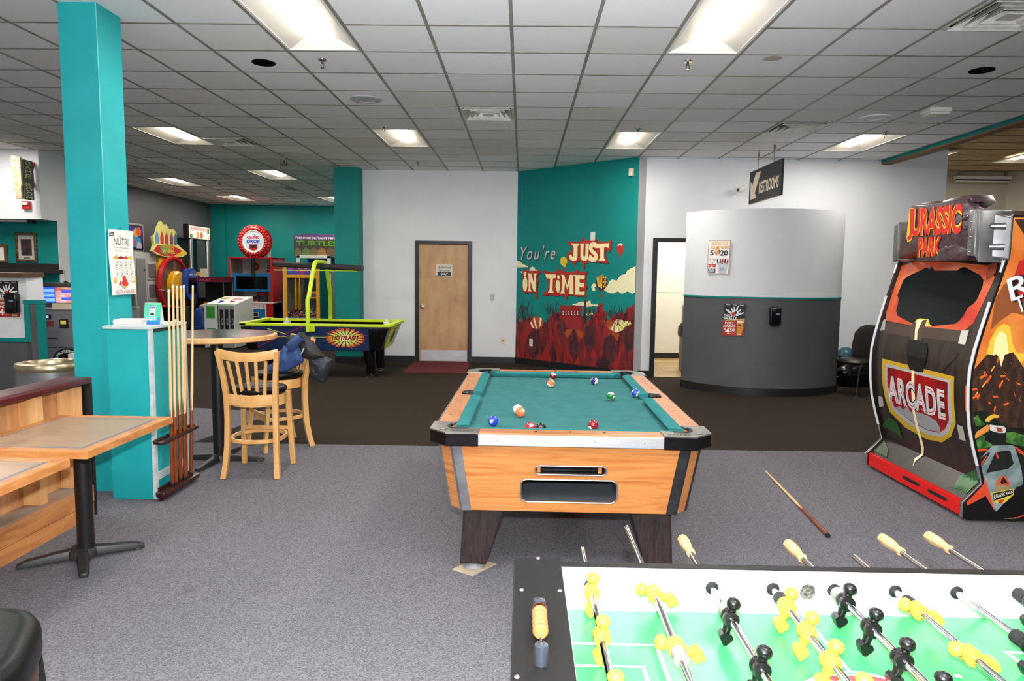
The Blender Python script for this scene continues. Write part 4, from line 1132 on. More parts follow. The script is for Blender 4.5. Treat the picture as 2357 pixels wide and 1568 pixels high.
# posters
def poster_talls(fn, label, loc, group=None, W=0.285, H=0.43):
    t = thing('poster', label, 'poster', loc, 0, group)
    g = lambda u, v, o_: fn(u, v, o_) - Vector(loc)
    MB().prism([(0, 0), (W, 0), (W, H), (0, H)], g, 0.001, 0.003).build('sheet', M('poster_paper', (235, 233, 228), 0.35), t)
    a = Art(g, base=0.0035, step=0.0003)
    u = lambda x: x * W
    v = lambda y: y * H
    a.rect(0, W, v(0.47), H, (24, 23, 24)).rect(0, W, 0, v(0.48), (176, 44, 30))
    a.poly([(0, v(0.46)), (u(.2), v(.5)), (u(.62), v(.53)), (u(1), v(.56)), (u(1), v(.49)), (u(.6), v(.47))], (196, 160, 84))
    for k in range(3):
        a.rect(u(.1 + k * .31), u(.3 + k * .31), v(.955), v(.975), (190, 190, 186))
    for cx, cy, an in ((.22, .76, 2.5), (.33, .72, 2.3), (.42, .77, 2.0), (.5, .80, 1.75), (.62, .84, 1.25), (.7, .76, .85), (.8, .70, .3), (.68, .66, .2)):
        dx, dy = math.cos(an), math.sin(an)
        P = lambda q, r_: (u(cx + dx * q - dy * r_ * .8), v(cy + (dy * q + dx * r_) * .66))
        a.poly([P(-.13, 0), P(-.1, .04), P(-.02, .055), P(.06, .03), (P(.1, .025)), P(.14, .035), P(.17, 0), P(.14, -.035), P(.1, -.025), P(.06, -.03), P(-.02, -.055), P(-.1, -.04)], (224, 226, 230))
    a.oval(u(.48), v(.67), .027, .03, (186, 40, 32))
    a.text('TALLS', u(.04), u(.42), v(.585), v(.665), (246, 246, 244), 0.02).text('for', u(.45), u(.55), v(.60), v(.64), (246, 246, 244))
    a.text('SMALLS', u(.02), u(.64), v(.50), v(.575), (246, 246, 244), 0.03).text('EVERY', u(.12), u(.52), v(.355), v(.425), (250, 248, 244), 0.02)
    a.text('SUNDAY', u(.04), u(.60), v(.255), v(.33), (250, 248, 244), 0.02).text('$', u(.08), u(.16), v(.16), v(.235), (250, 248, 244), 0.01)
    a.text('4', u(.14), u(.34), v(.05), v(.23), (250, 248, 244), 0.03).text('50', u(.36), u(.58), v(.125), v(.225), (250, 248, 244), 0.02).text('PINT FEE', u(.33), u(.56), v(.05), v(.075), (250, 240, 230))
    a.poly([(u(.66), v(.47)), (u(.96), v(.47)), (u(.94), v(.30)), (u(.90), v(.03)), (u(.68), v(.03)), (u(.68), v(.25))], (206, 176, 118))
    a.poly([(u(.67), v(.42)), (u(.95), v(.42)), (u(.93), v(.30)), (u(.89), v(.06)), (u(.69), v(.06)), (u(.69), v(.25))], (214, 142, 34))
    a.rect(u(.66), u(.96), v(.42), v(.475), (240, 230, 206)).poly([(u(.70), v(.31)), (u(.87), v(.31)), (u(.85), v(.37)), (u(.73), v(.37))], (74, 68, 82)).rect(u(.68), u(.90), v(.03), v(.06), (224, 208, 180))
    a.build('print', t)
    return t


def tangent_frame(tc, z0, W, tilt=0.0):           # a flat sheet held tangent to the curved partition
    c = part_pt(tc, z0, 0.0)
    d = (part_pt(tc + 0.01, z0) - part_pt(tc - 0.01, z0)).normalized()
    nrm = Vector((d.y, -d.x, 0))
    up = Vector((0, 0, 1)) + d * tilt
    return plane(c - d * (W / 2) + nrm * 0.006, d, up, nrm), c


def part_t(x, y):                                  # parameter of the point of the curve nearest to a plan point
    best = min(range(401), key=lambda k: (part_pt(k / 400, 0) - Vector((x, y, 0))).length)
    return best / 400


fn, c = tangent_frame(part_t(2.845, 9.41), 0.80, 0.285, 0.03)
poster_talls(fn, 'black and red beer poster on the dark half of curved partition', tuple(c), 'beer night posters')
fn, c = tangent_frame(part_t(2.66, 9.55), 1.625, 0.31, 0.02)
t = thing('poster', 'white bucket price poster with red border on the curved partition', 'poster', tuple(c))
W, H = 0.31, 0.45
g = lambda u_, v_, o_: fn(u_, v_, o_) - c
MB().prism([(0, 0), (W, 0), (W, H), (0, H)], g, 0.001, 0.003).build('sheet', M('poster_paper'), t)
a = Art(g, base=0.0035, step=0.0003)
a.rect(0, W, 0, H, (160, 74, 62)).rect(0.006, W - 0.006, 0.006, H - 0.006, (238, 234, 228))
a.text('BUCKET OF', .045, .275, .385, .425, (226, 164, 40), 0.03).text('ALUMINUMS', .03, .29, .335, .375, (226, 164, 40), 0.03).oval(.135, .295, .042, .048, (222, 172, 150))
a.text('5', .03, .08, .25, .32, (40, 42, 56), 0.03).text('for', .09, .135, .275, .295, (110, 80, 74), 0.02).text('$', .145, .172, .275, .32, (40, 42, 56)).text('20', .175, .28, .245, .32, (40, 42, 56), 0.03)
a.text('ULTRA', .018, .12, .185, .205, (120, 120, 124)).rect(.065, .075, .135, .165, (190, 40, 36))
a.poly([(.015, .09), (.065, .10), (.12, .09), (.12, .135), (.065, .125), (.015, .135)], (196, 48, 40)).text('Budweiser', .025, .11, .105, .12, (240, 236, 230)).rect(.015, .12, .015, .07, (36, 62, 116)).text('BUD\nLIGHT', .022, .113, .02, .066, (240, 240, 240), 0.03, line=0.8)
a.poly([(.145, .14), (.285, .14), (.265, .015), (.165, .015)], (198, 204, 212)).text('BUD\nLIGHT', .172, .25, .04, .09, (84, 132, 186), 0.02, line=0.8)
for k, (x_, cc) in enumerate(((.155, (44, 58, 104)), (.19, (176, 44, 42)), (.218, (176, 44, 42)), (.245, (44, 50, 84)), (.275, (176, 44, 42)))):
    d_ = (k - 2) * 0.006
    a.poly([(x_ - .012, .14), (x_ + .012, .14), (x_ + .010 + d_, .175), (x_ + .005 + d_, .205), (x_ - .005 + d_, .205), (x_ - .010 + d_, .175)], cc)
for k in range(12):
    a.oval(.155 + k * .011, .142 + (k % 3) * .006, .008, .006, (214, 220, 226) if k % 2 else (120, 128, 138), 8)
a.build('print', t)


def dispenser(fn, loc, label):
    t = thing('paper_towel_dispenser', label, 'dispenser', tuple(loc), 0, 'black paper towel dispensers')
    g = lambda u, v, o_: fn(u, v, o_) - Vector(loc)
    MB().prism(rrect(-0.073, 0.073, 0, 0.25, 0.03, 5), g, -0.01, 0.075).build('case', m_blackgloss, t, bevel=0.022, seg=3, smooth=50)
    MB().prism(rrect(-0.062, 0.062, 0.02, 0.235, 0.025, 5), g, 0.075, 0.084).build('front_cover', m_blackgloss, t, bevel=0.006, smooth=50)
    Art(g, base=0.0845).rect(0.0, 0.05, 0.145, 0.165, (110, 130, 150)).build('badge', t)
    return t


fn, c = tangent_frame(part_t(3.335, 9.28), 0.955, 0.0)
dispenser(fn, c, 'black paper towel dispenser on the curved partition')
lp = plane((0, 8.3, 0), (1, 0, 0), (0, 0, 1), (0, -1, 0))
dispenser(lambda u, v, o_: lp(u - 6.105, v + 1.04, o_ + 0.018), Vector((-6.105, 8.28, 1.04)), 'black paper towel dispenser at the left edge of the picture')
poster_talls(lambda u, v, o_: lp(u - 6.34, v + 0.995, o_), 'black and red beer poster cut by the left edge', (-6.34, 8.3, 0.995), 'beer night posters')
# ------------------------------------------------------------------ pool table
def holed_panel(outer, holes, fn, back=0.012):
    loops = [outer] + holes
    flat = [p for l in loops for p in l]
    tr = tessellate_polygon([[Vector((p[0], p[1], 0)) for p in l] for l in loops])
    b = MB()
    b.add([fn(u, v, 0) for u, v in flat], [tuple(t) for t in tr])
    n0 = 0
    for l in loops:                                   # edges of the panel, so that it has thickness
        n = len(l)
        b.add([fn(u, v, 0) for u, v in l] + [fn(u, v, -back) for u, v in l], [(k, (k + 1) % n, n + (k + 1) % n, n + k) for k in range(n)])
    return b


m_cherry = M('cherry_laminate', (194, 130, 71), 0.34, col2=(170, 97, 46), vscale=2.0, stretch=(0.8, 1.0, 13.0), detail=10, ramp=(0.44, 0.74), distort=2.2, coat=0.15)
m_rail = M('worn_cherry_rail', (186, 128, 84), 0.35, col2=(166, 106, 66), vscale=4.0, stretch=(7.0, 1.0, 1.0), detail=8, distort=1.0)
m_rail2 = M('worn_cherry_rail_end', (186, 124, 78), 0.3, col2=(164, 100, 58), vscale=4.0, stretch=(1.0, 7.0, 1.0), detail=8, distort=1.0)
m_felt = M('green_felt', (52, 106, 107), 0.95, col2=(58, 114, 115), vscale=9, bump=0.12, bscale=700, spec=0.1)
m_felt2 = M('green_felt_cushion', (48, 120, 121), 0.9, col2=(42, 112, 113), vscale=14, bump=0.1, bscale=600, spec=0.1)
m_legwood = M('dark_wood_laminate', (58, 44, 42), 0.5, col2=(34, 27, 27), vscale=7, stretch=(9, 9, 0.7), detail=8, distort=2.0)
m_cornerplate = M('worn_nickel_casting', (176, 172, 164), 0.28, 0.85, col2=(150, 146, 138), vscale=12)

PT = thing('pool_table', 'coin operated pool table with teal cloth and cherry wood sides', 'pool table', (0.262, 4.515, 0), math.radians(-0.75))
HW, HL, ZT, ZC = 0.69, 1.155, 0.81, 0.768
WR, CU = 0.108, 0.062            # wooden rail and cushion widths
# cabinet: a tapered octagonal box
def octo(hw, hl, c):
    return [(-hw + c, -hl), (hw - c, -hl), (hw, -hl + c), (hw, hl - c), (hw - c, hl), (-hw + c, hl), (-hw, hl - c), (-hw, -hl + c)]


zt, zb = 0.755, 0.385
ot, ob = octo(0.665, 1.125, 0.075), octo(0.612, 1.06, 0.072)
cab = MB()
vs = [(x, y, zt) for x, y in ot] + [(x, y, zb) for x, y in ob]
cab.add(vs, [(k, (k + 1) % 8, 8 + (k + 1) % 8, 8 + k) for k in range(1, 8)] + [tuple(range(8)), tuple(range(15, 7, -1))])
cabo = cab.build('cabinet', m_cherry, PT)
# front panel with two openings; u across, v up the slope
fb, ft = Vector((0, -1.06, zb)), Vector((0, -1.125, zt))
fup = (ft - fb).normalized()
ffn = plane(fb, (1, 0, 0), fup, Vector((0, -1, 0)) - fup * Vector((0, -1, 0)).dot(fup))
FH = (ft - fb).length
slot = rrect(-0.172, 0.185, 0.208, 0.256, 0.0235, 6)
bay = rrect(-0.243, 0.243, 0.055, 0.180, 0.035, 6)
outer = [(-0.540, 0), (0.540, 0), (0.590, FH), (-0.590, FH)]
holed_panel(outer, [slot, bay], ffn).build('front_panel', m_cherry, PT, fix=False)
for nm, lp_, dep in (('slot', slot, 0.16), ('bay', bay, 0.24)):
    MB().tube([ffn(u, v, 0.002) for u, v in lp_], 0.0048, 6, closed=True).build('%s_trim' % nm, m_alu, PT, smooth=60)
    n = len(lp_)
    b = MB().add([ffn(u, v, 0) for u, v in lp_] + [ffn(u, v, -dep) for u, v in lp_], [(k, (k + 1) % n, n + (k + 1) % n, n + k) for k in range(n)] + [tuple(range(n, 2 * n))])
    b.build('%s_well' % nm, m_blackmatte if nm == 'slot' else M('slate_grey_lining', (66, 70, 74), 0.6), PT, fix=False, smooth=40)
MB().prism(rrect(-0.14, 0.15, 0.213, 0.251, 0.018, 4), ffn, -0.05, -0.02).build('coin_slide', m_blackgloss, PT, bevel=0.004)
for s in (-1, 1):
    MB().prism([(s * 0.163, 0.212), (s * 0.145, 0.212), (s * 0.145, 0.252), (s * 0.163, 0.252)], ffn, -0.06, -0.012).build('wood_block', m_cherry, PT)
# corner strips
m_strip = M('grey_metal_strip', (136, 136, 138), 0.45, 0.5, col2=(116, 116, 120), vscale=9)
m_stripd = M('black_metal_strip', (40, 40, 42), 0.4, 0.4, col2=(60, 60, 62), vscale=14)
for k in range(8):
    t0, b0 = Vector((ot[k][0], ot[k][1], zt)), Vector((ob[k][0], ob[k][1], zb))
    t1, b1 = Vector((ot[(k + 1) % 8][0], ot[(k + 1) % 8][1], zt)), Vector((ob[(k + 1) % 8][0], ob[(k + 1) % 8][1], zb))
    wide = 0.045 if k in (0, 4) else 0.014
    mt = m_stripd if k in (0, 1, 2) else m_strip
    for (p, q, r_, s_) in ((t0, b0, t1, b1), (t1, b1, t0, b0)):
        mt2 = m_stripd if p.x > 0 else m_strip
        d_ = (r_ - p).normalized()
        e_ = (s_ - q).normalized()
        nn = (r_ - p).cross(q - p).normalized()
        if nn.dot(Vector((p.x, p.y, 0))) < 0:
            nn = -nn
        vv = [p, p + d_ * wide, q + e_ * wide, q]
        b = MB().add([x_ - nn * 0.002 for x_ in vv] + [x_ + nn * 0.004 for x_ in vv], [(0, 1, 2, 3), (7, 6, 5, 4), (0, 4, 5, 1), (1, 5, 6, 2), (2, 6, 7, 3), (3, 7, 4, 0)])
        b.build('corner_strip', mt2, cabo)
# bed and rails
MB().box(-HW + 0.085, HW - 0.085, -HL + 0.085, HL - 0.085, 0.745, ZC - 0.004).build('slate_bed', m_grey, PT)
MB().box(-HW + WR - 0.01, HW - WR + 0.01, -HL + WR - 0.01, HL - WR + 0.01, ZC - 0.004, ZC).build('cloth', m_felt, PT)
CC = 0.235                        # corner castings cover this much of each rail


def railprof(mb, p0, p1, inward):
    p0, p1, inn = Vector(p0), Vector(p1), Vector(inward)
    pr = [(0, 0.757), (0, 0.80), (0.008, ZT), (WR, ZT - 0.003), (WR, 0.757)]
    n = len(pr)
    vs = [p + inn * a_ + Vector((0, 0, z_)) for p in (p0, p1) for a_, z_ in pr]
    return mb.add(vs, [(k, (k + 1) % n, n + (k + 1) % n, n + k) for k in range(n)] + [tuple(range(n - 1, -1, -1)), tuple(range(n, 2 * n))])


def cushion(p0, p1, inward, c0, c1, name='cushion'):
    p0, p1, inn = Vector(p0), Vector(p1), Vector(inward)
    d_ = (p1 - p0).normalized()
    pr = [(-0.002, ZT - 0.002, 0), (0.030, ZT - 0.003, 0.3), (CU - 0.006, ZT - 0.008, 0.9), (CU, ZT - 0.014, 1), (CU - 0.012, ZC + 0.004, 0.9), (-0.002, ZC + 0.001, 0)]
    n = len(pr)
    vs = []
    for p, s, c in ((p0, 1, c0), (p1, -1, c1)):
        vs += [p + inn * (WR + a_) + d_ * (s * c * k_) + Vector((0, 0, z_)) for a_, z_, k_ in pr]
    MB().add(vs, [(k, (k + 1) % n, n + (k + 1) % n, n + k) for k in range(n)] + [tuple(range(n - 1, -1, -1)), tuple(range(n, 2 * n))]).build(name, m_felt2, PT, smooth=35)


SPK = 0.062                       # half width of a side pocket
for s in (-1, 1):
    x_ = s * HW
    inn = (-s, 0, 0)
    for a_, b_ in ((-HL + CC, -SPK), (SPK, HL - CC)):
        railprof(MB(), (x_, a_, 0), (x_, b_, 0), inn).build('side_rail', m_rail, PT, bevel=0.003)
    # the rail runs on behind the side pocket
    MB().box(min(x_, x_ - s * 0.042), max(x_, x_ - s * 0.042), -SPK, SPK, 0.757, ZT - 0.001).build('side_rail', m_rail, PT)
    cushion((x_, -HL + 0.165, 0), (x_, -SPK + 0.004, 0), inn, 0.055, 0.020)
    cushion((x_, SPK - 0.004, 0), (x_, HL - 0.165, 0), inn, 0.020, 0.055)
    MB().box(min(x_, x_ + s * 0.004), max(x_, x_ + s * 0.004), -HL + CC, HL - CC, 0.757, 0.803).build('side_moulding', m_strip, PT)
    pts = [(x_ - s * (0.045 + 0.066 * (1 - math.sin(PI * k / 14))), -0.056 * math.cos(PI * k / 14)) for k in range(15)]
    lin_ = MB().prism(pts, lambda u, v, w_: (u, v, w_), 0.70, ZT + 0.001)
    lin_.build('pocket_well', M('pocket_black', (10, 10, 10), 0.8), PT)
    MB().tube([(u, v, ZT - 0.001) for u, v in pts], 0.0085, 8).build('pocket_liner', m_blackgloss, PT, smooth=60)
for s in (-1, 1):
    y_ = s * HL
    railprof(MB(), (-HW + CC, y_, 0), (HW - CC, y_, 0), (0, -s, 0)).build('end_rail', m_rail2, PT, bevel=0.003)
    cushion((-HW + 0.165, y_, 0), (HW - 0.165, y_, 0), (0, -s, 0), 0.055, 0.055)
    ya, yb = (y_ - 0.010, y_) if s < 0 else (y_, y_ + 0.010)
    tr_ = MB().box(-HW + CC, HW - CC, ya, yb, 0.748, 0.803).build('end_trim', M('brushed_aluminium_trim', (205, 206, 208), 0.36, 0.8, bump=0.1, bscale=50, bstretch=(1, 1, 40)), PT, bevel=0.002)
    for q in (-0.36, -0.12, 0.12, 0.36):
        MB().cyl((q, y_ + s * 0.008, 0.776), (q, y_ + s * 0.0125, 0.776), 0.004, n=10).build('screw', m_steel, tr_)
# inlaid dots on the rails
for x_, y_ in [(-0.17, -HL + 0.055), (0.0, -HL + 0.055), (0.17, -HL + 0.055), (-0.17, HL - 0.055), (0.0, HL - 0.055), (0.17, HL - 0.055)]:
    MB().cyl((x_, y_, ZT - 0.003), (x_, y_, ZT + 0.0008), 0.007, n=12).build('sight_dot', m_black, PT)
for s in (-1, 1):
    for y_ in (-0.72, -0.5, -0.28, 0.28, 0.5, 0.72):
        MB().box(s * (HW - 0.05) - 0.008, s * (HW - 0.05) + 0.008, y_ - 0.003, y_ + 0.003, ZT - 0.004, ZT).build('sight_dot', M('rail_knot', (110, 66, 40), 0.5), PT)
# corner castings with pockets
for sx in (-1, 1):
    for sy in (-1, 1):
        cx, cy = sx * HW, sy * HL
        P = lambda a_, b_: (cx - sx * a_, cy - sy * b_)
        O = 0.014
        pk = [P(0.135 + 0.062 * math.cos(an), 0.135 + 0.062 * math.sin(an)) for an in [PI * 0.80 + (2 * PI * 0.45) * k / 12 for k in range(13)]]
        top = [P(-O, 0.075), P(0.075, -O), P(CC, -O), P(CC, WR)] + pk[::-1] + [P(WR, CC), P(-O, CC)]
        loop = [Vector((p[0], p[1], 0)) for p in top]
        ar = sum(loop[k].x * loop[(k + 1) % len(loop)].y - loop[(k + 1) % len(loop)].x * loop[k].y for k in range(len(loop)))
        tri = tessellate_polygon([loop])
        b = MB()
        b.add([(p[0], p[1], ZT + 0.003) for p in top], [tuple(t_) for t_ in tri])
        n = len(top)
        b.add([(p[0], p[1], ZT + 0.003) for p in top] + [(p[0], p[1], ZT - 0.006) for p in top], [(k, (k + 1) % n, n + (k + 1) % n, n + k) for k in range(n)])
        cst = b.build('corner_casting', m_cornerplate, PT)
        edge = [P(-O, CC), P(-O, 0.075), P(0.075, -O), P(CC, -O)]
        e2 = [P(0.01, CC), P(0.01, 0.085), P(0.085, 0.01), P(CC, 0.01)]
        b = MB()
        for k in range(3):
            q = [edge[k], edge[k + 1], e2[k + 1], e2[k]]
            b.prism(q, lambda u, v, w_: (u, v, w_), 0.744, ZT + 0.001)
        b.build('corner_skirt', M('speckled_black_chrome', (34, 31, 34), 0.14, 0.7, col2=(70, 66, 70), vscale=180, ramp=(0.62, 0.72)), cst, bevel=0.004)
        w_ = MB().prism([P(0.128 + 0.068 * math.cos(2 * PI * k / 20), 0.128 + 0.068 * math.sin(2 * PI * k / 20)) for k in range(20)], lambda u, v, z_: (u, v, z_), 0.66, ZC + 0.0015)
        w_.build('pocket_well', M('pocket_black'), cst)
        b = MB()
        n = len(pk)
        b.add([(p[0], p[1], ZT + 0.004) for p in pk] + [(p[0], p[1], ZC - 0.05) for p in pk], [(k, k + 1, n + k + 1, n + k) for k in range(n - 1)])
        b.tube([(p[0], p[1], ZT + 0.002) for p in pk], 0.007, 8)
        b.build('pocket_liner', M('pocket_rubber', (24, 24, 25), 0.5), cst, smooth=50, fix=False)
        if sy < 0:
            a = Art(lambda u, v, o_: Vector((u, v, ZT + 0.0035 + o_)), base=0.0)
            x0 = cx - sx * 0.155
            a.text('VALLEY', min(x0 - 0.06, x0 + 0.06), max(x0 - 0.06, x0 + 0.06), cy + 0.012, cy + 0.034, (44, 42, 40), 0.03)
            a.oval(cx - sx * 0.055, cy + 0.05, 0.02, 0.016, (60, 58, 56)).oval(cx - sx * 0.055, cy + 0.05, 0.013, 0.010, (150, 146, 140))
            a.build('cast_lettering', cst)
# legs
for sx in (-1, 1):
    for sy in (-1, 1):
        lx, ly = sx * 0.432, sy * 0.87
        tp = [(-0.11, -0.10), (0.11, -0.10), (0.11, 0.10), (-0.11, 0.10)]
        bt = [(-0.072, -0.072), (0.072, -0.072), (0.072, 0.072), (-0.072, 0.072)]
        b = MB().add([(lx + x_, ly + y_, zb + 0.005) for x_, y_ in tp] + [(lx + sx * 0.062 + x_, ly + y_, 0.045) for x_, y_ in bt], [(0, 1, 2, 3), (7, 6, 5, 4), (0, 4, 5, 1), (1, 5, 6, 2), (2, 6, 7, 3), (3, 7, 4, 0)])
        lg = b.build('leg', m_legwood, PT, bevel=0.012)
        MB().cyl((lx + sx * 0.062, ly, 0.012 if sx * sy > 0 and sy < 0 else 0.004), (lx + sx * 0.062, ly, 0.05), 0.062, 0.05, 18).build('leveler', m_grey, lg)
b = MB().prism([(-0.605, -0.925), (-0.49, -0.995), (-0.375, -0.84), (-0.49, -0.775)], lambda u, v, w_: (u, v, w_), 0.004, 0.010)
b.build('cardboard_shim', M('cardboard', (176, 160, 136), 0.8), PT)


# balls
def pool_ball(x, y, col, stripe, num, label, ex, ez, tx=0.0, tilt=0.0):
    r_ = 0.0286
    t = thing('pool_ball', label, 'pool ball', (x, y, ZC + r_ + 0.0004), 0, 'pool balls on the teal cloth')
    white = M('ball_ivory', (236, 226, 200), 0.08, coat=0.5)
    cm = M('ball_%d_%d_%d' % col, col, 0.08, coat=0.5)
    MB().ball((0, 0, 0), r_, 28, 18).build('sphere', white if (stripe or num is None) else cm, t, smooth=180)
    if stripe:
        b = MB()
        ax_ = Vector((math.cos(tilt) * math.cos(tx), math.cos(tilt) * math.sin(tx), math.sin(tilt)))
        prof = [((r_ + 0.0002) * math.cos(an), (r_ + 0.0002) * math.sin(an)) for an in [-0.62 + 1.24 * k / 10 for k in range(11)]]
        xx, yy, dd_ = frame(ax_)
        n = 32
        vs = []
        for rr, hh in prof:
            vs += [dd_ * hh + xx * (rr * math.cos(2 * PI * k / n)) + yy * (rr * math.sin(2 * PI * k / n)) for k in range(n)]
        b.add(vs, [(i * n + k, i * n + (k + 1) % n, (i + 1) * n + (k + 1) % n, (i + 1) * n + k) for i in range(len(prof) - 1) for k in range(n)])
        b.build('stripe', cm, t, smooth=180, fix=False)
    if num is not None:
        d_ = Vector((ex, -math.sqrt(max(0.01, 1 - ex * ex - ez * ez)), ez)).normalized()
        u_ = Vector((0, 0, 1)).cross(d_) * -1
        u_ = Vector((-d_.y, d_.x, 0)).normalized()
        v_ = d_.cross(u_)
        fn = lambda a_, b_, o_: (d_ * math.sqrt(max(0, r_ * r_ - a_ * a_ - b_ * b_)) + u_ * a_ + v_ * b_).normalized() * (r_ + 0.0003 + o_)
        a = Art(fn, maxlen=0.004, step=0.0001, base=0.0001)
        a.oval(0, 0, 0.0098, 0.0098, (240, 234, 216), 18).text(str(num), -0.0045, 0.0045, -0.0055, 0.0055, (20, 20, 20), 0.02)
        a.build('number_spot', t)


for args in ((0.245, 5.40, (110, 18, 26), True, None, 'maroon and white striped ball against the far cushion', 0, 0, 0, 1.2),
             (0.217, 5.039, (240, 110, 60), True, 13, 'orange and white striped ball behind the middle of table', 0.5, -0.5, 0.4, 0.75),
             (0.55, 5.195, (56, 36, 130), True, 12, 'purple striped ball near the far right pocket', 0.45, 0.55, -0.55, -0.35),
             (0.59, 4.531, (20, 110, 50), True, 14, 'green striped ball right of centre', 0.62, -0.02, 0.0, 1.5),
             (0.777, 4.681, (40, 70, 190), True, None, 'blue striped ball by the right side pocket', 0, 0, -0.6, -0.35),
             (-0.018, 4.045, (238, 230, 210), False, None, 'ivory cue ball half hidden behind the orange ball', 0, 0),
             (-0.002, 3.960, (244, 112, 64), False, 5, 'solid orange ball in front of the ivory ball', 0.6, 0.5),
             (-0.149, 3.708, (32, 58, 178), False, 2, 'solid blue ball at the near left of the cloth', -0.33, 0.08),
             (0.049, 3.560, (206, 36, 44), False, 3, 'bright red ball touching the black ball at front rail', 0.22, 0.62),
             (0.105, 3.545, (22, 22, 24), False, 8, 'black ball next to the red ball at front rail', -0.5, -0.2),
             (0.384, 3.638, (126, 22, 36), False, 7, 'solid maroon ball alone near the front rail', -0.66, -0.35)):
    pool_ball(*args)


def cue(name, label, p0, p1, group=None, parent_loc=None):       # butt at p0, tip at p1
    p0, p1 = Vector(p0), Vector(p1)
    t = thing(name, label, 'pool cue', tuple(p0), 0, group)
    d_ = p1 - p0
    L = d_.length
    at = lambda q: d_ * q
    m_shaft = M('cue_maple', (232, 196, 146), 0.3, col2=(218, 178, 124), vscale=20, stretch=(1, 1, 0.2))
    m_butt = M('cue_mahogany', (140, 66, 28), 0.28, col2=(104, 44, 18), vscale=26, stretch=(1, 1, 0.2))
    MB().cyl(at(0.012), at(0.34), 0.0145, 0.0118, 14).build('butt', m_butt, t, smooth=50)
    MB().cyl(at(0.34), at(0.985), 0.0118, 0.0068, 14).build('shaft', m_shaft, t, smooth=50)
    x_, y_, dd_ = frame(d_)
    pts = MB()
    n = 4                                                          # four spliced points at the fore-end
    for k in range(n):
        an = 2 * PI * k / n
        w_ = 0.6
        base = [at(0.34) + (x_ * math.cos(an + q) + y_ * math.sin(an + q)) * 0.0121 for q in (-w_, 0, w_)]
        tip = at(0.43) + (x_ * math.cos(an) + y_ * math.sin(an)) * 0.0119
        pts.add(base + [tip], [(0, 1, 3), (1, 2, 3)])
    pts.build('splice', m_butt, t, fix=False)
    MB().cyl(at(0.0), at(0.012), 0.0135, 0.0145, 14).build('bumper', m_blackmatte, t, smooth=50)
    MB().cyl(at(0.985), at(0.997), 0.0066, 0.0064, 12).build('ferrule', M('cue_ferrule', (244, 242, 236), 0.3), t, smooth=50)
    MB().cyl(at(0.997), at(1.0), 0.0064, 0.0058, 12).build('tip', M('cue_tip', (90, 120, 150), 0.8), t, smooth=50)
    return t


cue('pool_cue', 'pool cue lying on the grey carpet right of the table', (1.893, 4.160, 0.0185), (2.007, 5.60, 0.0115))
# ------------------------------------------------------------------ foosball table
FT = thing('foosball_table', 'foosball table with green field, yellow and black players', 'foosball table', (0.72, 1.31, 0))
fo_ = (0.72, 1.31, 0)
m_lam = M('black_speckled_laminate', (11, 10, 10), 0.5, spec=0.3, col2=(26, 25, 24), vscale=500, ramp=(0.45, 0.75))
m_wl = M('white_laminate', (240, 240, 238), 0.35)
m_field = M('green_field', (58, 158, 92), 0.3, col2=(52, 150, 86), vscale=3)
FX0, FX1, FY0, FY1 = -0.012, 1.445, 0.93, 1.725
ix0, ix1, iy0, iy1 = 0.108, 1.325, 0.98, 1.692
FZ, FT_ = 0.745, 0.862
MB(fo_).box(FX0, ix0, FY0, FY1 + 0.012, 0.42, FT_).build('end_cabinet', m_lam, FT, bevel=0.003)
MB(fo_).box(ix1, FX1, FY0, FY1 + 0.012, 0.42, FT_).build('end_cabinet', m_lam, FT, bevel=0.003)
MB(fo_).box(ix0, ix1, iy1 + 0.004, FY1, 0.42, FT_ - 0.004).build('side_cabinet', m_lam, FT, bevel=0.002)
MB(fo_).box(ix0, ix1, FY0, iy0 - 0.004, 0.42, FT_ - 0.004).build('side_cabinet', m_lam, FT, bevel=0.002)
RODX = [0.182 + 0.1525 * k for k in range(8)]
# white inner walls, the far one with round rod holes
holes = [[(x_ + 0.0165 * math.cos(2 * PI * k / 20), 0.81 + 0.0165 * math.sin(2 * PI * k / 20)) for k in range(20)] for x_ in RODX]
serve = [(0.7265 + 0.020 * math.cos(2 * PI * k / 24), 0.804 + 0.020 * math.sin(2 * PI * k / 24)) for k in range(24)]
fw = lambda u, v, w_: Vector((u, iy1 + 0.0 - w_, v))
wl = holed_panel([(ix0, FZ - 0.02), (ix1, FZ - 0.02), (ix1, FT_ - 0.006), (ix0, FT_ - 0.006)], holes + [serve], fw, 0.004)
wl.off = Vector(fo_)
wl.v = [p - Vector(fo_) for p in wl.v]
wl.build('side_wall', m_wl, FT, fix=False)
MB(fo_).box(ix0, ix1, iy0 - 0.004, iy0, FZ - 0.02, FT_ - 0.006).build('side_wall', m_wl, FT)
MB(fo_).box(ix0 - 0.002, ix0, iy0, iy1, FZ - 0.02, FT_ - 0.002).build('end_wall', m_wl, FT)
MB(fo_).box(ix1, ix1 + 0.002, iy0, iy1, FZ - 0.02, FT_ - 0.002).build('end_wall', m_wl, FT)
for x_ in RODX:
    MB(fo_).lathe([(0.0105, 0.0), (0.0165, 0.0), (0.0165, 0.004), (0.0105, 0.006)], (x_, iy1 + 0.0035, 0.81), (0, -1, 0), 20).build('rod_bearing', m_blackmatte, FT, smooth=40)
sc = MB(fo_).lathe([(0.020, 0.0), (0.019, 0.012), (0.012, 0.0199), (0.0, 0.0205)], (0.7265, iy1 + 0.001, 0.804), (0, 1, 0), 24)
sc.build('serve_hole', M('serve_hole_lining', (52, 42, 38), 0.7, col2=(110, 108, 104), vscale=160), FT, smooth=60)
fd = MB(fo_).box(ix0, ix1, iy0, iy1, FZ - 0.02, FZ).build('playing_field', m_field, FT)
cyf = (iy0 + iy1) / 2
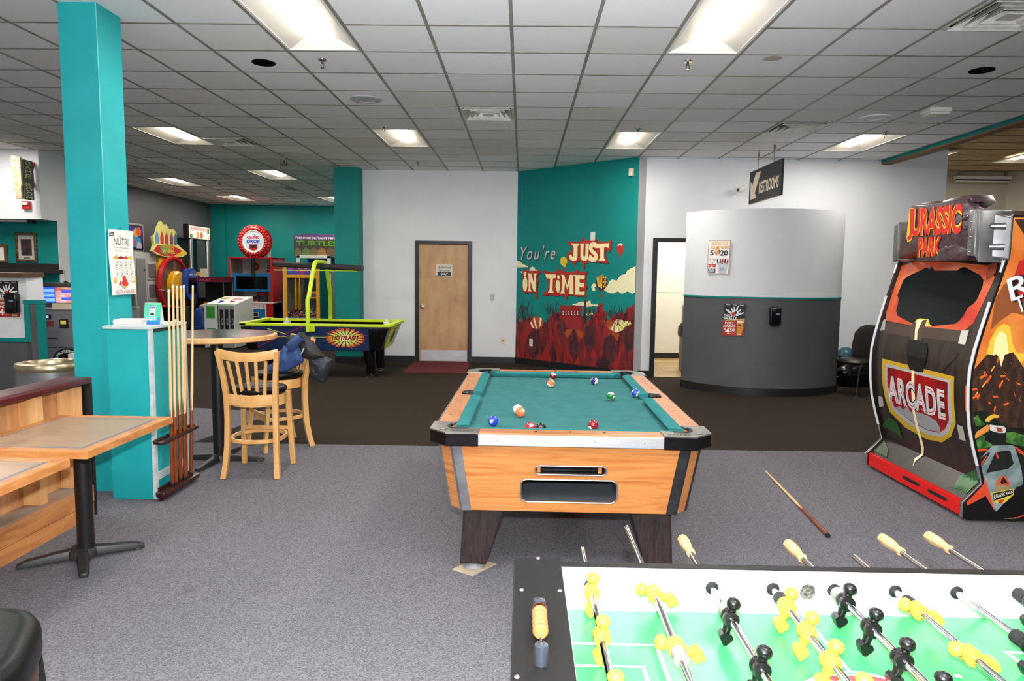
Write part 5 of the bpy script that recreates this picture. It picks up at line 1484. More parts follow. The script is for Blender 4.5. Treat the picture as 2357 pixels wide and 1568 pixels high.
ffl = lambda u, v, o_: Vector((u, v, FZ + o_)) - Vector(fo_)
WHT = (244, 248, 244)
cxf = (ix0 + ix1) / 2
for s in (-1, 1):
    X_ = lambda q: ix0 + q if s < 0 else ix1 - q
    for hy, q in ((0.190, 0.215), (0.100, 0.170)):
        out_ = [(X_(0), cyf + hy + 0.009), (X_(q), cyf + hy + 0.009), (X_(q), cyf - hy - 0.009), (X_(0), cyf - hy - 0.009), (X_(0), cyf - hy), (X_(q - 0.009), cyf - hy), (X_(q - 0.009), cyf + hy), (X_(0), cyf + hy)]
        Art(ffl, base=0.0006).poly(out_, WHT).build('goal_box_line', fd)
for y0, y1 in ((iy0, cyf - 0.1), (cyf + 0.1, iy1)):
    Art(ffl, base=0.0006).rect(cxf - 0.0045, cxf + 0.0045, y0, y1, WHT).build('halfway_line', fd)
a = Art(ffl, base=0.0008)
tris = []
for k in range(40):
    p, q = [(cxf + r_ * math.cos(2 * PI * t_ / 40), cyf + r_ * math.sin(2 * PI * t_ / 40)) for r_, t_ in ((0.105, k), (0.105, k + 1))]
    p2, q2 = [(cxf + r_ * math.cos(2 * PI * t_ / 40), cyf + r_ * math.sin(2 * PI * t_ / 40)) for r_, t_ in ((0.096, k), (0.096, k + 1))]
    tris += [(p, q, q2), (p, q2, p2)]
a._tris(tris, ink(WHT))
a.build('centre_circle', fd)
a = Art(lambda u, v, o_: Vector((u, v, FZ + o_)) - Vector(fo_), base=0.0018, step=0.0002)
a.poly([(cxf - 0.115, cyf + 0.06), (cxf - 0.08, cyf + 0.082), (cxf - 0.02, cyf + 0.092), (cxf + 0.05, cyf + 0.088), (cxf + 0.10, cyf + 0.06), (cxf + 0.10, cyf + 0.0), (cxf - 0.11, cyf + 0.0)], (250, 250, 248))
a.poly([(cxf - 0.108, cyf + 0.056), (cxf - 0.075, cyf + 0.076), (cxf - 0.02, cyf + 0.086), (cxf + 0.046, cyf + 0.082), (cxf + 0.094, cyf + 0.056), (cxf + 0.094, cyf + 0.006), (cxf - 0.104, cyf + 0.006)], (214, 62, 66))
a.text('TORNADO', cxf - 0.098, cxf + 0.09, cyf + 0.02, cyf + 0.066, (250, 250, 248), 0.02)
a.build('centre_logo', fd)
a = Art(lambda u, v, o_: Vector((u, v, FZ + o_)) - Vector(fo_), base=0.0025, step=0.0002)
for x_, y_ in ((cxf, cyf), (0.94, 1.425), (0.49, 1.19), (0.94, 1.19)):
    a.oval(x_, y_, 0.008, 0.008, (236, 244, 236), 14)
a.build('ball_spots', fd)
for s in (-1, 1):
    for q in (-1, 1):
        lx, ly = (FX0 + 0.07 if s < 0 else FX1 - 0.07), (FY0 + 0.09 if q < 0 else FY1 - 0.09)
        MB(fo_).box(lx - 0.05, lx + 0.05, ly - 0.05, ly + 0.05, 0.03, 0.42).build('leg', m_lam, FT, bevel=0.004)
        MB(fo_).cyl((lx, ly, 0.004), (lx, ly, 0.03), 0.03, n=14).build('leveler', m_steel, FT)
for x_, y_ in ((0.008, 1.55), (0.096, 1.55), (0.0, 1.2), (0.05, FY1 + 0.008)):
    MB(fo_).lathe([(0.0, 0.003), (0.004, 0.0025), (0.006, 0.0), (0, 0)], (x_, y_, FT_), (0, 0, 1), 12).build('screw', m_steel, FT, smooth=50)

m_yel = M('yellow_player_plastic', (204, 150, 58), 0.4, spec=0.3)
m_blk = M('black_player_plastic', (12, 12, 13), 0.3)


def player_mesh(mat):
    b = MB()
    b.lathe([(0.012, -0.016), (0.0185, -0.014), (0.0195, -0.006), (0.017, 0.0), (0.0195, 0.006), (0.0185, 0.014), (0.012, 0.016)], (0, 0, 0), (0, 1, 0), 18)
    b.ball((0.0, 0, 0.034), 0.0165, 16, 10, (1.0, 1.0, 0.85))
    b.cyl((0, 0, 0.012), (0, 0, 0.026), 0.011, 0.009, 14)
    b.lathe([(0.0115, -0.014), (0.0092, -0.03), (0.0085, -0.042)], (0, 0, 0), (0, 0, 1), 14)
    # foot: a block with a pointed toe
    w_ = 0.0125
    pr = [(-0.0095, -0.034), (0.0095, -0.034), (0.0155, -0.042), (0.0135, -0.049), (0.003, -0.0625), (-0.003, -0.0625), (-0.0135, -0.049), (-0.0155, -0.042)]
    n = len(pr)
    b.add([(x_, -w_, z_) for x_, z_ in pr] + [(x_, w_, z_) for x_, z_ in pr], [(k, (k + 1) % n, n + (k + 1) % n, n + k) for k in range(n)] + [tuple(range(n)), tuple(range(2 * n - 1, n - 1, -1))])
    me = b.mesh('player', smooth=35)
    me.materials.append(mat)
    return me


PM = {'y': player_mesh(m_yel), 'b': player_mesh(m_blk)}
hp_ = [(0.0, 0.0), (0.0125, 0.0), (0.0135, 0.004), (0.0125, 0.014), (0.0105, 0.022), (0.0145, 0.048), (0.0165, 0.075), (0.0155, 0.108), (0.013, 0.112), (0.0, 0.112)]
handle_me = MB().lathe(hp_, (0, 0, 0), (0, 1, 0), 8).mesh('handle')
handle_me.materials.append(M('pale_beech', (206, 164, 116), 0.5, col2=(184, 140, 92), vscale=30, stretch=(3, 0.4, 3)))
bump_me = MB().lathe([(0.0095, -0.016), (0.016, -0.015), (0.0165, 0.0), (0.016, 0.015), (0.0095, 0.016)], (0, 0, 0), (0, 1, 0), 16).mesh('bumper', smooth=40)
bump_me.materials.append(m_blackmatte)
bump_grey = bump_me.copy()
bump_grey.materials.clear()
bump_grey.materials.append(M('grey_rubber', (120, 118, 116), 0.6))
RODS = [  # colour, lean (degrees about the rod, positive swings the feet to the right), far tip, handle on far side, players at y, bumpers at y
    ('y', -3, 1.924, False, (1.660, 1.445, 1.235), ()),
    ('y', 72, 2.103, False, (1.655, 1.407), ((1.685, 1), (1.372, 1))),
    ('b', -12, 1.91, True, (1.540, 1.335, 1.13), ((1.572, 1),)),
    ('y', -16, 1.76, False, (1.600, 1.482, 1.363, 1.245, 1.125), ((1.632, 0),)),
    ('b', -16, 1.888, True, (1.630, 1.505, 1.378, 1.255, 1.13), ((1.662, 1),)),
    ('y', 66, 1.907, False, (1.593, 1.398, 1.20), ((1.626, 0),)),
    ('b', -8, 1.948, True, (1.430, 1.21), ((1.468, 0),)),
    ('b', -8, 1.973, True, (1.640, 1.43, 1.22), ((1.676, 0),))]
for k, (c, lean, tip, hand, ys, bs) in enumerate(RODS):
    x_ = RODX[k] - fo_[0]
    rd = MB().cyl((x_, 0.66 - fo_[1], 0.81), (x_, tip - fo_[1], 0.81), 0.0082, n=16).build('rod', m_chrome, FT, smooth=50)
    for y_ in ys:
        p = link(bpy.data.objects.new('player', PM[c]), rd)
        p.location = (x_, y_ - fo_[1], 0.81)
        p.rotation_euler = (0, -math.radians(lean), 0)
    for y_, g_ in bs:
        p = link(bpy.data.objects.new('bumper', bump_grey if g_ else bump_me), rd)
        p.location = (x_, y_ - fo_[1], 0.81)
    if hand:
        p = link(bpy.data.objects.new('handle', handle_me), rd)
        p.location = (x_, tip - 0.002 - fo_[1], 0.81)
# score counter on the end rail: two posts, a wire and orange beads
px = 0.045 - fo_[0]
for y_ in (1.245, 1.425):
    MB().lathe([(0.0, 0.04), (0.006, 0.04), (0.0125, 0.038), (0.0135, 0.034), (0.0135, 0.0), (0, 0)], (px, y_ - fo_[1], FT_), (0, 0, 1), 20).build('counter_post', M('slate_plastic', (44, 50, 58), 0.35), FT, smooth=40)
    MB().lathe([(0.0, 0.002), (0.005, 0.0015), (0.0055, 0.0), (0, 0)], (px, y_ - fo_[1], FT_ + 0.04), (0, 0, 1), 12).build('counter_screw', m_chrome, FT, smooth=50)
MB().cyl((px, 1.25 - fo_[1], FT_ + 0.025), (px, 1.42 - fo_[1], FT_ + 0.025), 0.0025, n=8).build('counter_wire', m_chrome, FT, smooth=50)
m_bead = M('orange_bead', (214, 104, 58), 0.35)
for k in range(5):
    y_ = 1.318 + k * 0.0187
    MB().lathe([(0.003, -0.0092), (0.012, -0.009), (0.0155, -0.004), (0.016, 0.0), (0.0155, 0.004), (0.012, 0.009), (0.003, 0.0092)], (px, y_ - fo_[1], FT_ + 0.025), (0, 1, 0), 18).build('counter_bead', m_bead, FT, smooth=40)
MB().cyl((px, 1.408 - fo_[1], FT_ + 0.025), (px, 1.412 - fo_[1], FT_ + 0.025), 0.0155, n=18).build('counter_washer', m_chrome, FT)
# ------------------------------------------------------------------ left foreground: booth, tables, cue rack
def pillow(poly, fn, thick, cuts=4, rough=0.0, seed=1, back=0.5):
    """an inflated, crumpled cloth shape with the given outline"""
    bm = bmesh.new()
    vs = [bm.verts.new((u, v, 0)) for u, v in poly]
    bm.faces.new(vs)
    bmesh.ops.triangulate(bm, faces=bm.faces)
    for _ in range(cuts):
        es = sorted(bm.edges, key=lambda e: -e.calc_length())
        L = es[0].calc_length() * 0.55
        bmesh.ops.subdivide_edges(bm, edges=[e for e in bm.edges if e.calc_length() > L], cuts=1, use_grid_fill=False)
        bmesh.ops.triangulate(bm, faces=[f for f in bm.faces if len(f.verts) > 3])
    pts = [(v.co.x, v.co.y) for v in bm.verts]
    n = len(poly)

    def dist(p):
        best = 9e9
        for k in range(n):
            a_, b_ = poly[k], poly[(k + 1) % n]
            dx, dy = b_[0] - a_[0], b_[1] - a_[1]
            q = max(0, min(1, ((p[0] - a_[0]) * dx + (p[1] - a_[1]) * dy) / (dx * dx + dy * dy + 1e-12)))
            best = min(best, math.hypot(p[0] - a_[0] - q * dx, p[1] - a_[1] - q * dy))
        return best
    ds = [dist(p) for p in pts]
    dm = max(ds) or 1
    fs = [[v.index for v in f.verts] for f in bm.faces]
    bm.verts.index_update()
    fs = [[v.index for v in f.verts] for f in bm.faces]
    bm.free()
    from mathutils import noise
    b = MB()
    A, B = [], []
    for (u, v), d_ in zip(pts, ds):
        h = thick * math.sqrt(max(0, 1 - (1 - d_ / dm) ** 2))
        w_ = rough * (noise.noise(Vector((u * 9 + seed, v * 9, seed))) + 0.5 * noise.noise(Vector((u * 22, v * 17 + seed, 3)))) * min(1, d_ / dm * 3)
        A.append(fn(u, v, h + w_))
        B.append(fn(u, v, -h * back - (0.0005 if d_ < 1e-6 else 0)))
    b.add(A, fs)
    b.add(B, [f[::-1] for f in fs])
    return b


# teal cabinet beside the column
TC = thing('storage_cabinet', 'teal painted wooden cabinet with worn white edges beside column', 'cabinet', (-2.66, 4.90, 0))
to = (-2.66, 4.90, 0)
m_worn = M('worn_white_edge', (206, 210, 212), 0.6, col2=(170, 190, 190), vscale=12)
MB(to).box(-2.815, -2.53, 4.66, 5.145, 0.0, 1.185).build('body', m_teal_pale, TC)
MB(to).box(-2.835, -2.508, 4.645, 5.16, 1.185, 1.205).build('top', M('pale_blue_top', (176, 196, 198), 0.5, col2=(200, 208, 208), vscale=10), TC, bevel=0.003)
MB(to).box(-2.532, -2.508, 4.655, 4.685, 0.0, 1.185).build('front_edge_strip', m_worn, TC)
MB(to).box(-2.532, -2.506, 5.12, 5.148, 0.05, 1.187).build('rear_edge_strip', m_worn, TC)
MB(to).box(-2.53, -2.522, 4.69, 5.115, 0.19, 1.16).build('side_panel', m_teal_pale, TC)
MB(to).box(-2.53, -2.514, 4.69, 5.115, 0.13, 0.185).build('bottom_rail', m_worn, TC)
MB(to).box(-2.53, -2.515, 4.69, 5.115, 1.165, 1.178).build('dark_gap', m_black, TC)
t = thing('napkin_stack', 'stack of white napkins on the teal cabinet', 'napkins', (-2.70, 4.75, 1.205), math.radians(12))
for k in range(4):
    MB().box(-0.088 + 0.003 * (k % 2), 0.088, -0.07, 0.07 + 0.004 * (k % 2), 0.011 * k, 0.011 * k + 0.010).build('napkin', M('paper_white', (240, 232, 222), 0.8), t, bevel=0.003)
t = thing('tent_card', 'green and blue folded tent card on the teal cabinet', 'tent card', (-2.60, 4.88, 1.205), math.radians(8))
fr_ = plane((-0.055, -0.06, 0), (1, 0, 0), (0, 0.045, 0.15), (0, -0.15, 0.045))
bk_ = plane((-0.055, 0.03, 0), (1, 0, 0), (0, -0.045, 0.15), (0, 0.15, 0.045))
MB().prism([(0, 0), (0.11, 0), (0.11, 0.157), (0, 0.157)], fr_, -0.001, 0.0).build('front_leaf', M('card_green', (64, 190, 150), 0.4), t)
MB().prism([(0, 0), (0.11, 0), (0.11, 0.157), (0, 0.157)], bk_, -0.001, 0.0).build('back_leaf', M('card_white', (244, 242, 238), 0.5), t)
a = Art(fr_, base=0.0004, step=0.0002)
a.rect(0, .11, 0, .05, (40, 150, 180)).rect(0, .11, 0, .022, (30, 110, 190)).rect(.035, .075, .062, .132, (240, 244, 246)).rect(.037, .073, .115, .130, (120, 90, 190)).rect(.042, .068, .065, .085, (30, 34, 40)).rect(.04, .07, .092, .108, (220, 226, 230))
a.text('PLAY THE\nJUKEBOX', .018, .085, .028, .054, (240, 250, 250), 0.02, line=0.85).text('touchtunes', .062, .105, .144, .150, (230, 246, 240))
a.build('print', t)
tag(MB((-2.535, 5.06, 1.205)).box(-2.545, -2.525, 5.05, 5.07, 1.205, 1.226).build('cue_chalk', M('chalk_wrap', (214, 206, 206), 0.6), bevel=0.002), 'small cube of cue chalk on the teal cabinet corner', 'chalk').location = (-2.535, 5.06, 1.205)

# poster on the column
PS = thing('poster', 'white drink poster with four cans hanging on near column', 'poster', (-2.891, 4.845, 1.405))
pf = lambda u, v, o_: Vector((o_ + 0.003 + 0.006 * (1 + math.sin(v * 9 + 1.0)), u * 0.94, v * 0.745))
g_ = MB().grid(lambda i, j: pf(0.33 * i, 0.62 * j, 0), 6, 14)
g_.build('sheet', M('poster_paper'), PS, smooth=60, fix=False)
a = Art(pf, maxlen=0.06, base=0.0006, step=0.0002)
K = (36, 36, 38)
a.poly([(.012, .553), (.075, .560), (.072, .592), (.010, .585)], K).text('NEW', .022, .063, .562, .58, (240, 240, 240), 0.02)
a.text('NUTRL', .07, .28, .475, .54, K, -0.008).oval(.135, .553, .004, .004, K, 8).oval(.152, .553, .004, .004, K, 8)
a.text('Vodka. Seltzer. Real Juice.', .075, .27, .442, .456, (120, 120, 122)).text('Drink Simple. Try NUTRL.', .085, .265, .412, .426, (120, 120, 122))
for k, (cc, h0) in enumerate((((226, 160, 50), .135), ((130, 36, 44), .128), ((204, 54, 70), .12), ((222, 190, 40), .13))):
    x0 = .055 + k * .062
    a.poly([(x0 + .004, h0), (x0 + .056, h0), (x0 + .060, h0 + .015), (x0 + .060, .345), (x0 + .050, .362), (x0 + .010, .362), (x0, .345), (x0, h0 + .015)], (244, 232, 222))
    a.rect(x0, x0 + .06, .343, .366, cc).text('NUTRL', x0 + .018, x0 + .044, .18, .325, K, 0.0, rot=True).rect(x0 + .008, x0 + .052, .16, .163, (170, 160, 156)).poly([(x0 + .02, .366), (x0 + .045, .366), (x0 + .05, .378), (x0 + .03, .375)], (150, 150, 152))
a.poly([(.15, .185), (.175, .185), (.215, .10), (.185, .08), (.145, .085), (.13, .10)], (204, 44, 44)).poly([(.13, .10), (.145, .085), (.185, .08), (.215, .10), (.20, .075), (.17, .065), (.14, .075)], (196, 206, 120))
a.oval(.105, .11, .012, .02, (190, 50, 60), 12).rect(.035, .06, .12, .165, (236, 186, 40)).rect(.30, .322, .115, .165, (236, 186, 40))
a.text('NOW AVAILABLE', .05, .31, .012, .05, (150, 84, 96), -0.004)
a.build('print', PS)
MB().cyl((0.0, 0.155, 0.475), (0.004, 0.155, 0.475), 0.006, n=8).build('pin', m_chrome, PS)

# wall cue rack
CR = thing('cue_rack', 'dark wooden wall cue rack with two slotted rails', 'cue rack', (-2.46, 4.86, 0))
ro = (-2.46, 4.86, 0)
m_rack = M('dark_mahogany', (58, 26, 22), 0.3, col2=(40, 18, 16), vscale=10, stretch=(6, 1, 6))
MB(ro).prism(rrect(-2.503, -2.413, 4.60, 5.125, 0.04, 5), lambda u, v, w_: (u, v, w_), 0.035, 0.065).build('base_rail', m_rack, CR, bevel=0.008, smooth=50)
MB(ro).tube([(u, v, 0.418) for u, v in rrect(-2.495, -2.425, 4.60, 5.125, 0.034, 6)], 0.0135, 10, closed=True).build('upper_rail', m_rack, CR, smooth=60)
MB(ro).box(-2.502, -2.488, 4.66, 5.08, 0.035, 0.085).build('back_board', m_rack, CR)
for y_ in (4.64, 5.09):
    MB(ro).cyl((-2.47, y_, 0.0), (-2.47, y_, 0.036), 0.014, n=12).build('foot', m_rack, CR)
CUES = ((4.785, -2.465, 4.82, -2.462, 1.455, 'first pool cue from the left in the wall rack, shortest'), (4.815, -2.455, 4.87, -2.455, 1.485, 'second pool cue from the left in the rack'),
        (4.915, -2.470, 4.955, -2.47, 1.478, 'third pool cue from the left in the rack'), (4.945, -2.450, 4.975, -2.45, 1.478, 'fourth pool cue from the left in the rack'),
        (4.995, -2.470, 5.035, -2.46, 1.480, 'second pool cue from the right in the rack'), (5.055, -2.460, 5.165, -2.455, 1.478, 'rightmost pool cue in the wall rack'))
for y0, x0, y1, x1, zt_, lb in CUES:
    cue('pool_cue', lb, (x0, y0, 0.0665), (x1, y1, zt_), 'pool cues standing in the rack')
t = thing('cue_holder_wire', 'small wire cue hook level with cue tips', 'hook', (-2.47, 4.81, 1.44))
MB().tube([(-0.03, -0.05, 0.015), (0.0, 0.0, 0.0), (0.0, 0.05, -0.003), (0.01, 0.10, -0.012)], 0.003, 6).build('wire', m_steel, t, smooth=60)

# booth: unfinished back of a bench, with padded top
BB = thing('booth_bench', 'unfinished plywood back of booth bench with maroon padded cap', 'booth', (-2.83, 3.50, 0))
bo = (-2.83, 3.50, 0)
m_ply = M('plywood', (214, 158, 108), 0.6, col2=(188, 128, 80), vscale=4, stretch=(1, 3, 0.6), detail=7, distort=0.8)
m_stud = M('pale_pine_stud', (226, 176, 118), 0.55, col2=(206, 150, 92), vscale=6, stretch=(3, 3, 0.4), detail=7)
m_pine = M('knotty_pine_plank', (204, 140, 82), 0.55, col2=(172, 104, 54), vscale=4, stretch=(4, 0.7, 4), detail=8, distort=1.0)
MB(bo).box(-2.90, -2.885, 2.4, 4.33, 0.0, 0.86).build('plywood_panel', m_ply, BB)
for y_ in (2.62, 3.26, 3.895, 4.23):
    MB(bo).box(-2.885, -2.78, y_, y_ + 0.06 if y_ < 4 else y_ + 0.085, 0.21, 0.86).build('stud', m_stud, BB, bevel=0.003)
MB(bo).box(-2.885, -2.755, 2.4, 4.33, 0.19, 0.215).build('shelf_board', M('dusty_board', (150, 132, 116), 0.7, col2=(176, 90, 76), vscale=3, ramp=(0.6, 0.9)), BB)
MB(bo).box(-2.78, -2.742, 2.4, 4.335, 0.098, 0.205).build('plank', m_pine, BB, bevel=0.004)
MB(bo).box(-2.78, -2.746, 2.4, 4.335, 0.0, 0.094).build('plank', m_pine, BB, bevel=0.004)
MB(bo).box(-2.895, -2.74, 4.335, 4.36, 0.0, 0.87).build('end_edge', m_black, BB, bevel=0.004)
MB(bo).box(-2.92, -2.735, 2.4, 4.36, 0.86, 0.905).build('padded_cap', M('maroon_vinyl', (84, 22, 28), 0.3, col2=(70, 18, 24), vscale=8), BB, bevel=0.016, seg=3, smooth=50)
MB(bo).box(-3.40, -2.90, 2.4, 4.33, 0.0, 0.44).build('seat_box', m_pine, BB)

m_ttop = M('beige_laminate_top', (166, 137, 110), 0.32, col2=(153, 124, 99), vscale=3, stretch=(1, 5, 1), detail=6)
m_tedge = M('oak_table_edge', (200, 138, 80), 0.38, col2=(176, 110, 58), vscale=5, stretch=(2, 2, 9), detail=7)
m_inlay = M('grey_blue_inlay', (84, 104, 132), 0.35)


def booth_table(x0, x1, y0, y1, label):
    o = ((x0 + x1) / 2, (y0 + y1) / 2, 0)
    t = thing('booth_table', label, 'table', o, 0, 'wooden booth tables')
    E = 0.055
    b = MB(o)
    for q in (((x0, y0), (x1, y0), (x1 - E, y0 + E), (x0 + E, y0 + E)), ((x1, y0), (x1, y1), (x1 - E, y1 - E), (x1 - E, y0 + E)), ((x1, y1), (x0, y1), (x0 + E, y1 - E), (x1 - E, y1 - E)), ((x0, y1), (x0, y0), (x0 + E, y0 + E), (x0 + E, y1 - E))):
        MB(o).prism(q, lambda u, v, w_: (u, v, w_), 0.702, 0.74).build('wooden_edge', m_tedge, t, bevel=0.002)
    MB(o).box(x0 + E, x1 - E, y0 + E, y1 - E, 0.706, 0.7385).build('inlay_band', m_inlay, t)
    I = E + 0.016
    MB(o).box(x0 + I, x1 - I, y0 + I, y1 - I, 0.737, 0.7402).build('laminate_top', m_ttop, t)
    cx, cy = o[0] - 0.02, o[1] + 0.10
    MB(o).box(cx - 0.18, cx + 0.18, cy - 0.18, cy + 0.18, 0.690, 0.703).build('mounting_plate', m_black, t)
    MB(o).cyl((cx, cy, 0.07), (cx, cy, 0.692), 0.042, n=24).build('pedestal', m_black, t, smooth=40)
    return t, o, cx, cy


def cross_base(t, o, cx, cy, L, rot, mat=None, h=0.075):
    mat = mat or M('cast_iron_black', (34, 34, 35), 0.5)
    hub = MB(o).lathe([(0.0, h), (0.055, h), (0.07, h - 0.015), (0.075, h - 0.05), (0, h - 0.05)], (cx, cy, 0), (0, 0, 1), 20).build('base_hub', mat, t, smooth=50)
    for k in range(4):
        an = rot + k * PI / 2
        d_ = Vector((math.cos(an), math.sin(an), 0))
        s_ = Vector((-d_.y, d_.x, 0))
        prof = [(0.03, h - 0.002, h - 0.05, 0.036), (L * 0.5, h - 0.014, h - 0.055, 0.03), (L * 0.86, h - 0.026, 0.016, 0.027), (L, 0.032, 0.012, 0.02)]
        vs = []
        for r_, zt_, zb_, hw in prof:
            c_ = Vector((cx, cy, 0)) + d_ * r_
            vs += [c_ - s_ * hw + Vector((0, 0, zb_)), c_ + s_ * hw + Vector((0, 0, zb_)), c_ + s_ * (hw * 0.7) + Vector((0, 0, zt_)), c_ - s_ * (hw * 0.7) + Vector((0, 0, zt_))]
        fs = [(i * 4 + k2, i * 4 + (k2 + 1) % 4, i * 4 + 4 + (k2 + 1) % 4, i * 4 + 4 + k2) for i in range(3) for k2 in range(4)] + [(3, 2, 1, 0), (12, 13, 14, 15)]
        ft = MB(o).add(vs, fs).build('base_foot', mat, t, bevel=0.005, smooth=50)
        e_ = Vector((cx, cy, 0)) + d_ * (L * 0.88)
        MB(o).cyl(e_ + Vector((0, 0, 0.0045)), e_ + Vector((0, 0, 0.018)), 0.016, n=12).build('glide', m_steel, ft)


t, o, cx, cy = booth_table(-2.68, -2.02, 3.155, 3.955, 'beige wooden booth table nearer to the teal cabinet')
cross_base(t, o, -2.39, 3.655, 0.30, math.radians(33))
t, o, cx, cy = booth_table(-2.68, -2.02, 2.20, 3.03, 'beige wooden booth table cut off by left edge')
cross_base(t, o, cx, cy, 0.30, math.radians(40))

# black chair whose seat corner shows at the lower left
CH = thing('vinyl_chair', 'black vinyl padded chair cut off in lower left corner', 'chair', (-1.33, 1.42, 0), math.radians(25))
m_vin = M('black_vinyl', (8, 8, 8), 0.4, spec=0.22, bump=0.08, bscale=40)
MB().prism(rrect(-0.235, 0.235, -0.23, 0.23, 0.16, 8), lambda u, v, w_: (u, v, w_), 0.63, 0.745).build('seat_cushion', m_vin, CH, bevel=0.045, seg=4, smooth=60)
MB().prism(rrect(-0.225, 0.225, -0.22, 0.22, 0.15, 6), lambda u, v, w_: (u, v, w_), 0.585, 0.632).build('seat_board', M('walnut_board', (74, 44, 26), 0.4), CH, bevel=0.012, seg=2, smooth=50)
for sx in (-1, 1):
    for sy in (-1, 1):
        MB().bar((sx * 0.19, sy * 0.18, 0.62), (sx * 0.23, sy * 0.22, 0.004), 0.035, 0.035).build('leg', m_black, CH, bevel=0.004)
for sy in (-1, 1):
    MB().bar((-0.21, sy * 0.20, 0.28), (0.21, sy * 0.20, 0.28), 0.02, 0.03).build('stretcher', m_black, CH)
MB().grid(lambda u, v: Vector((-0.22 + 0.44 * u, -0.235 - 0.05 * v - 0.03 * math.sin(PI * u) + 0.02, 0.80 + 0.22 * v)), 8, 4).build('backrest', m_vin, CH)
for s in (-1, 1):
    MB().bar((s * 0.2, -0.20, 0.62), (s * 0.2, -0.245, 1.0), 0.03, 0.03).build('back_post', m_black, CH)

# high round table with two stools
RT = thing('high_round_table', 'high round table with dark patterned top and wooden edge', 'table', (-2.52, 5.69, 0))
m_rtop = M('dark_marbled_top', (52, 50, 46), 0.16, col2=(110, 60, 44), vscale=5, detail=8, ramp=(0.45, 0.62), distort=2.5, coat=0.3)
MB().lathe([(0.0, 1.025), (0.465, 1.025), (0.475, 1.032), (0.475, 1.062), (0.468, 1.068), (0.452, 1.069), (0.0, 1.069)], n=56).build('wooden_rim', m_stud, RT, smooth=35)
MB().lathe([(0.0, 1.0685), (0.445, 1.0685), (0.448, 1.0705), (0.0, 1.0715)], n=56).build('top_surface', m_rtop, RT, smooth=35)
MB().cyl((0, 0, 1.0), (0, 0, 1.026), 0.16, n=24).build('mounting_plate', m_black, RT)
MB().cyl((0, 0, 0.05), (0, 0, 1.0), 0.05, n=24).build('pedestal', m_black, RT, smooth=40)
cross_base(RT, (0, 0, 0), 0, 0, 0.38, math.radians(-3), h=0.062)

m_maple = M('light_maple', (226, 176, 112), 0.35, col2=(208, 154, 90), vscale=5, stretch=(3, 3, 0.5), detail=7, coat=0.15)


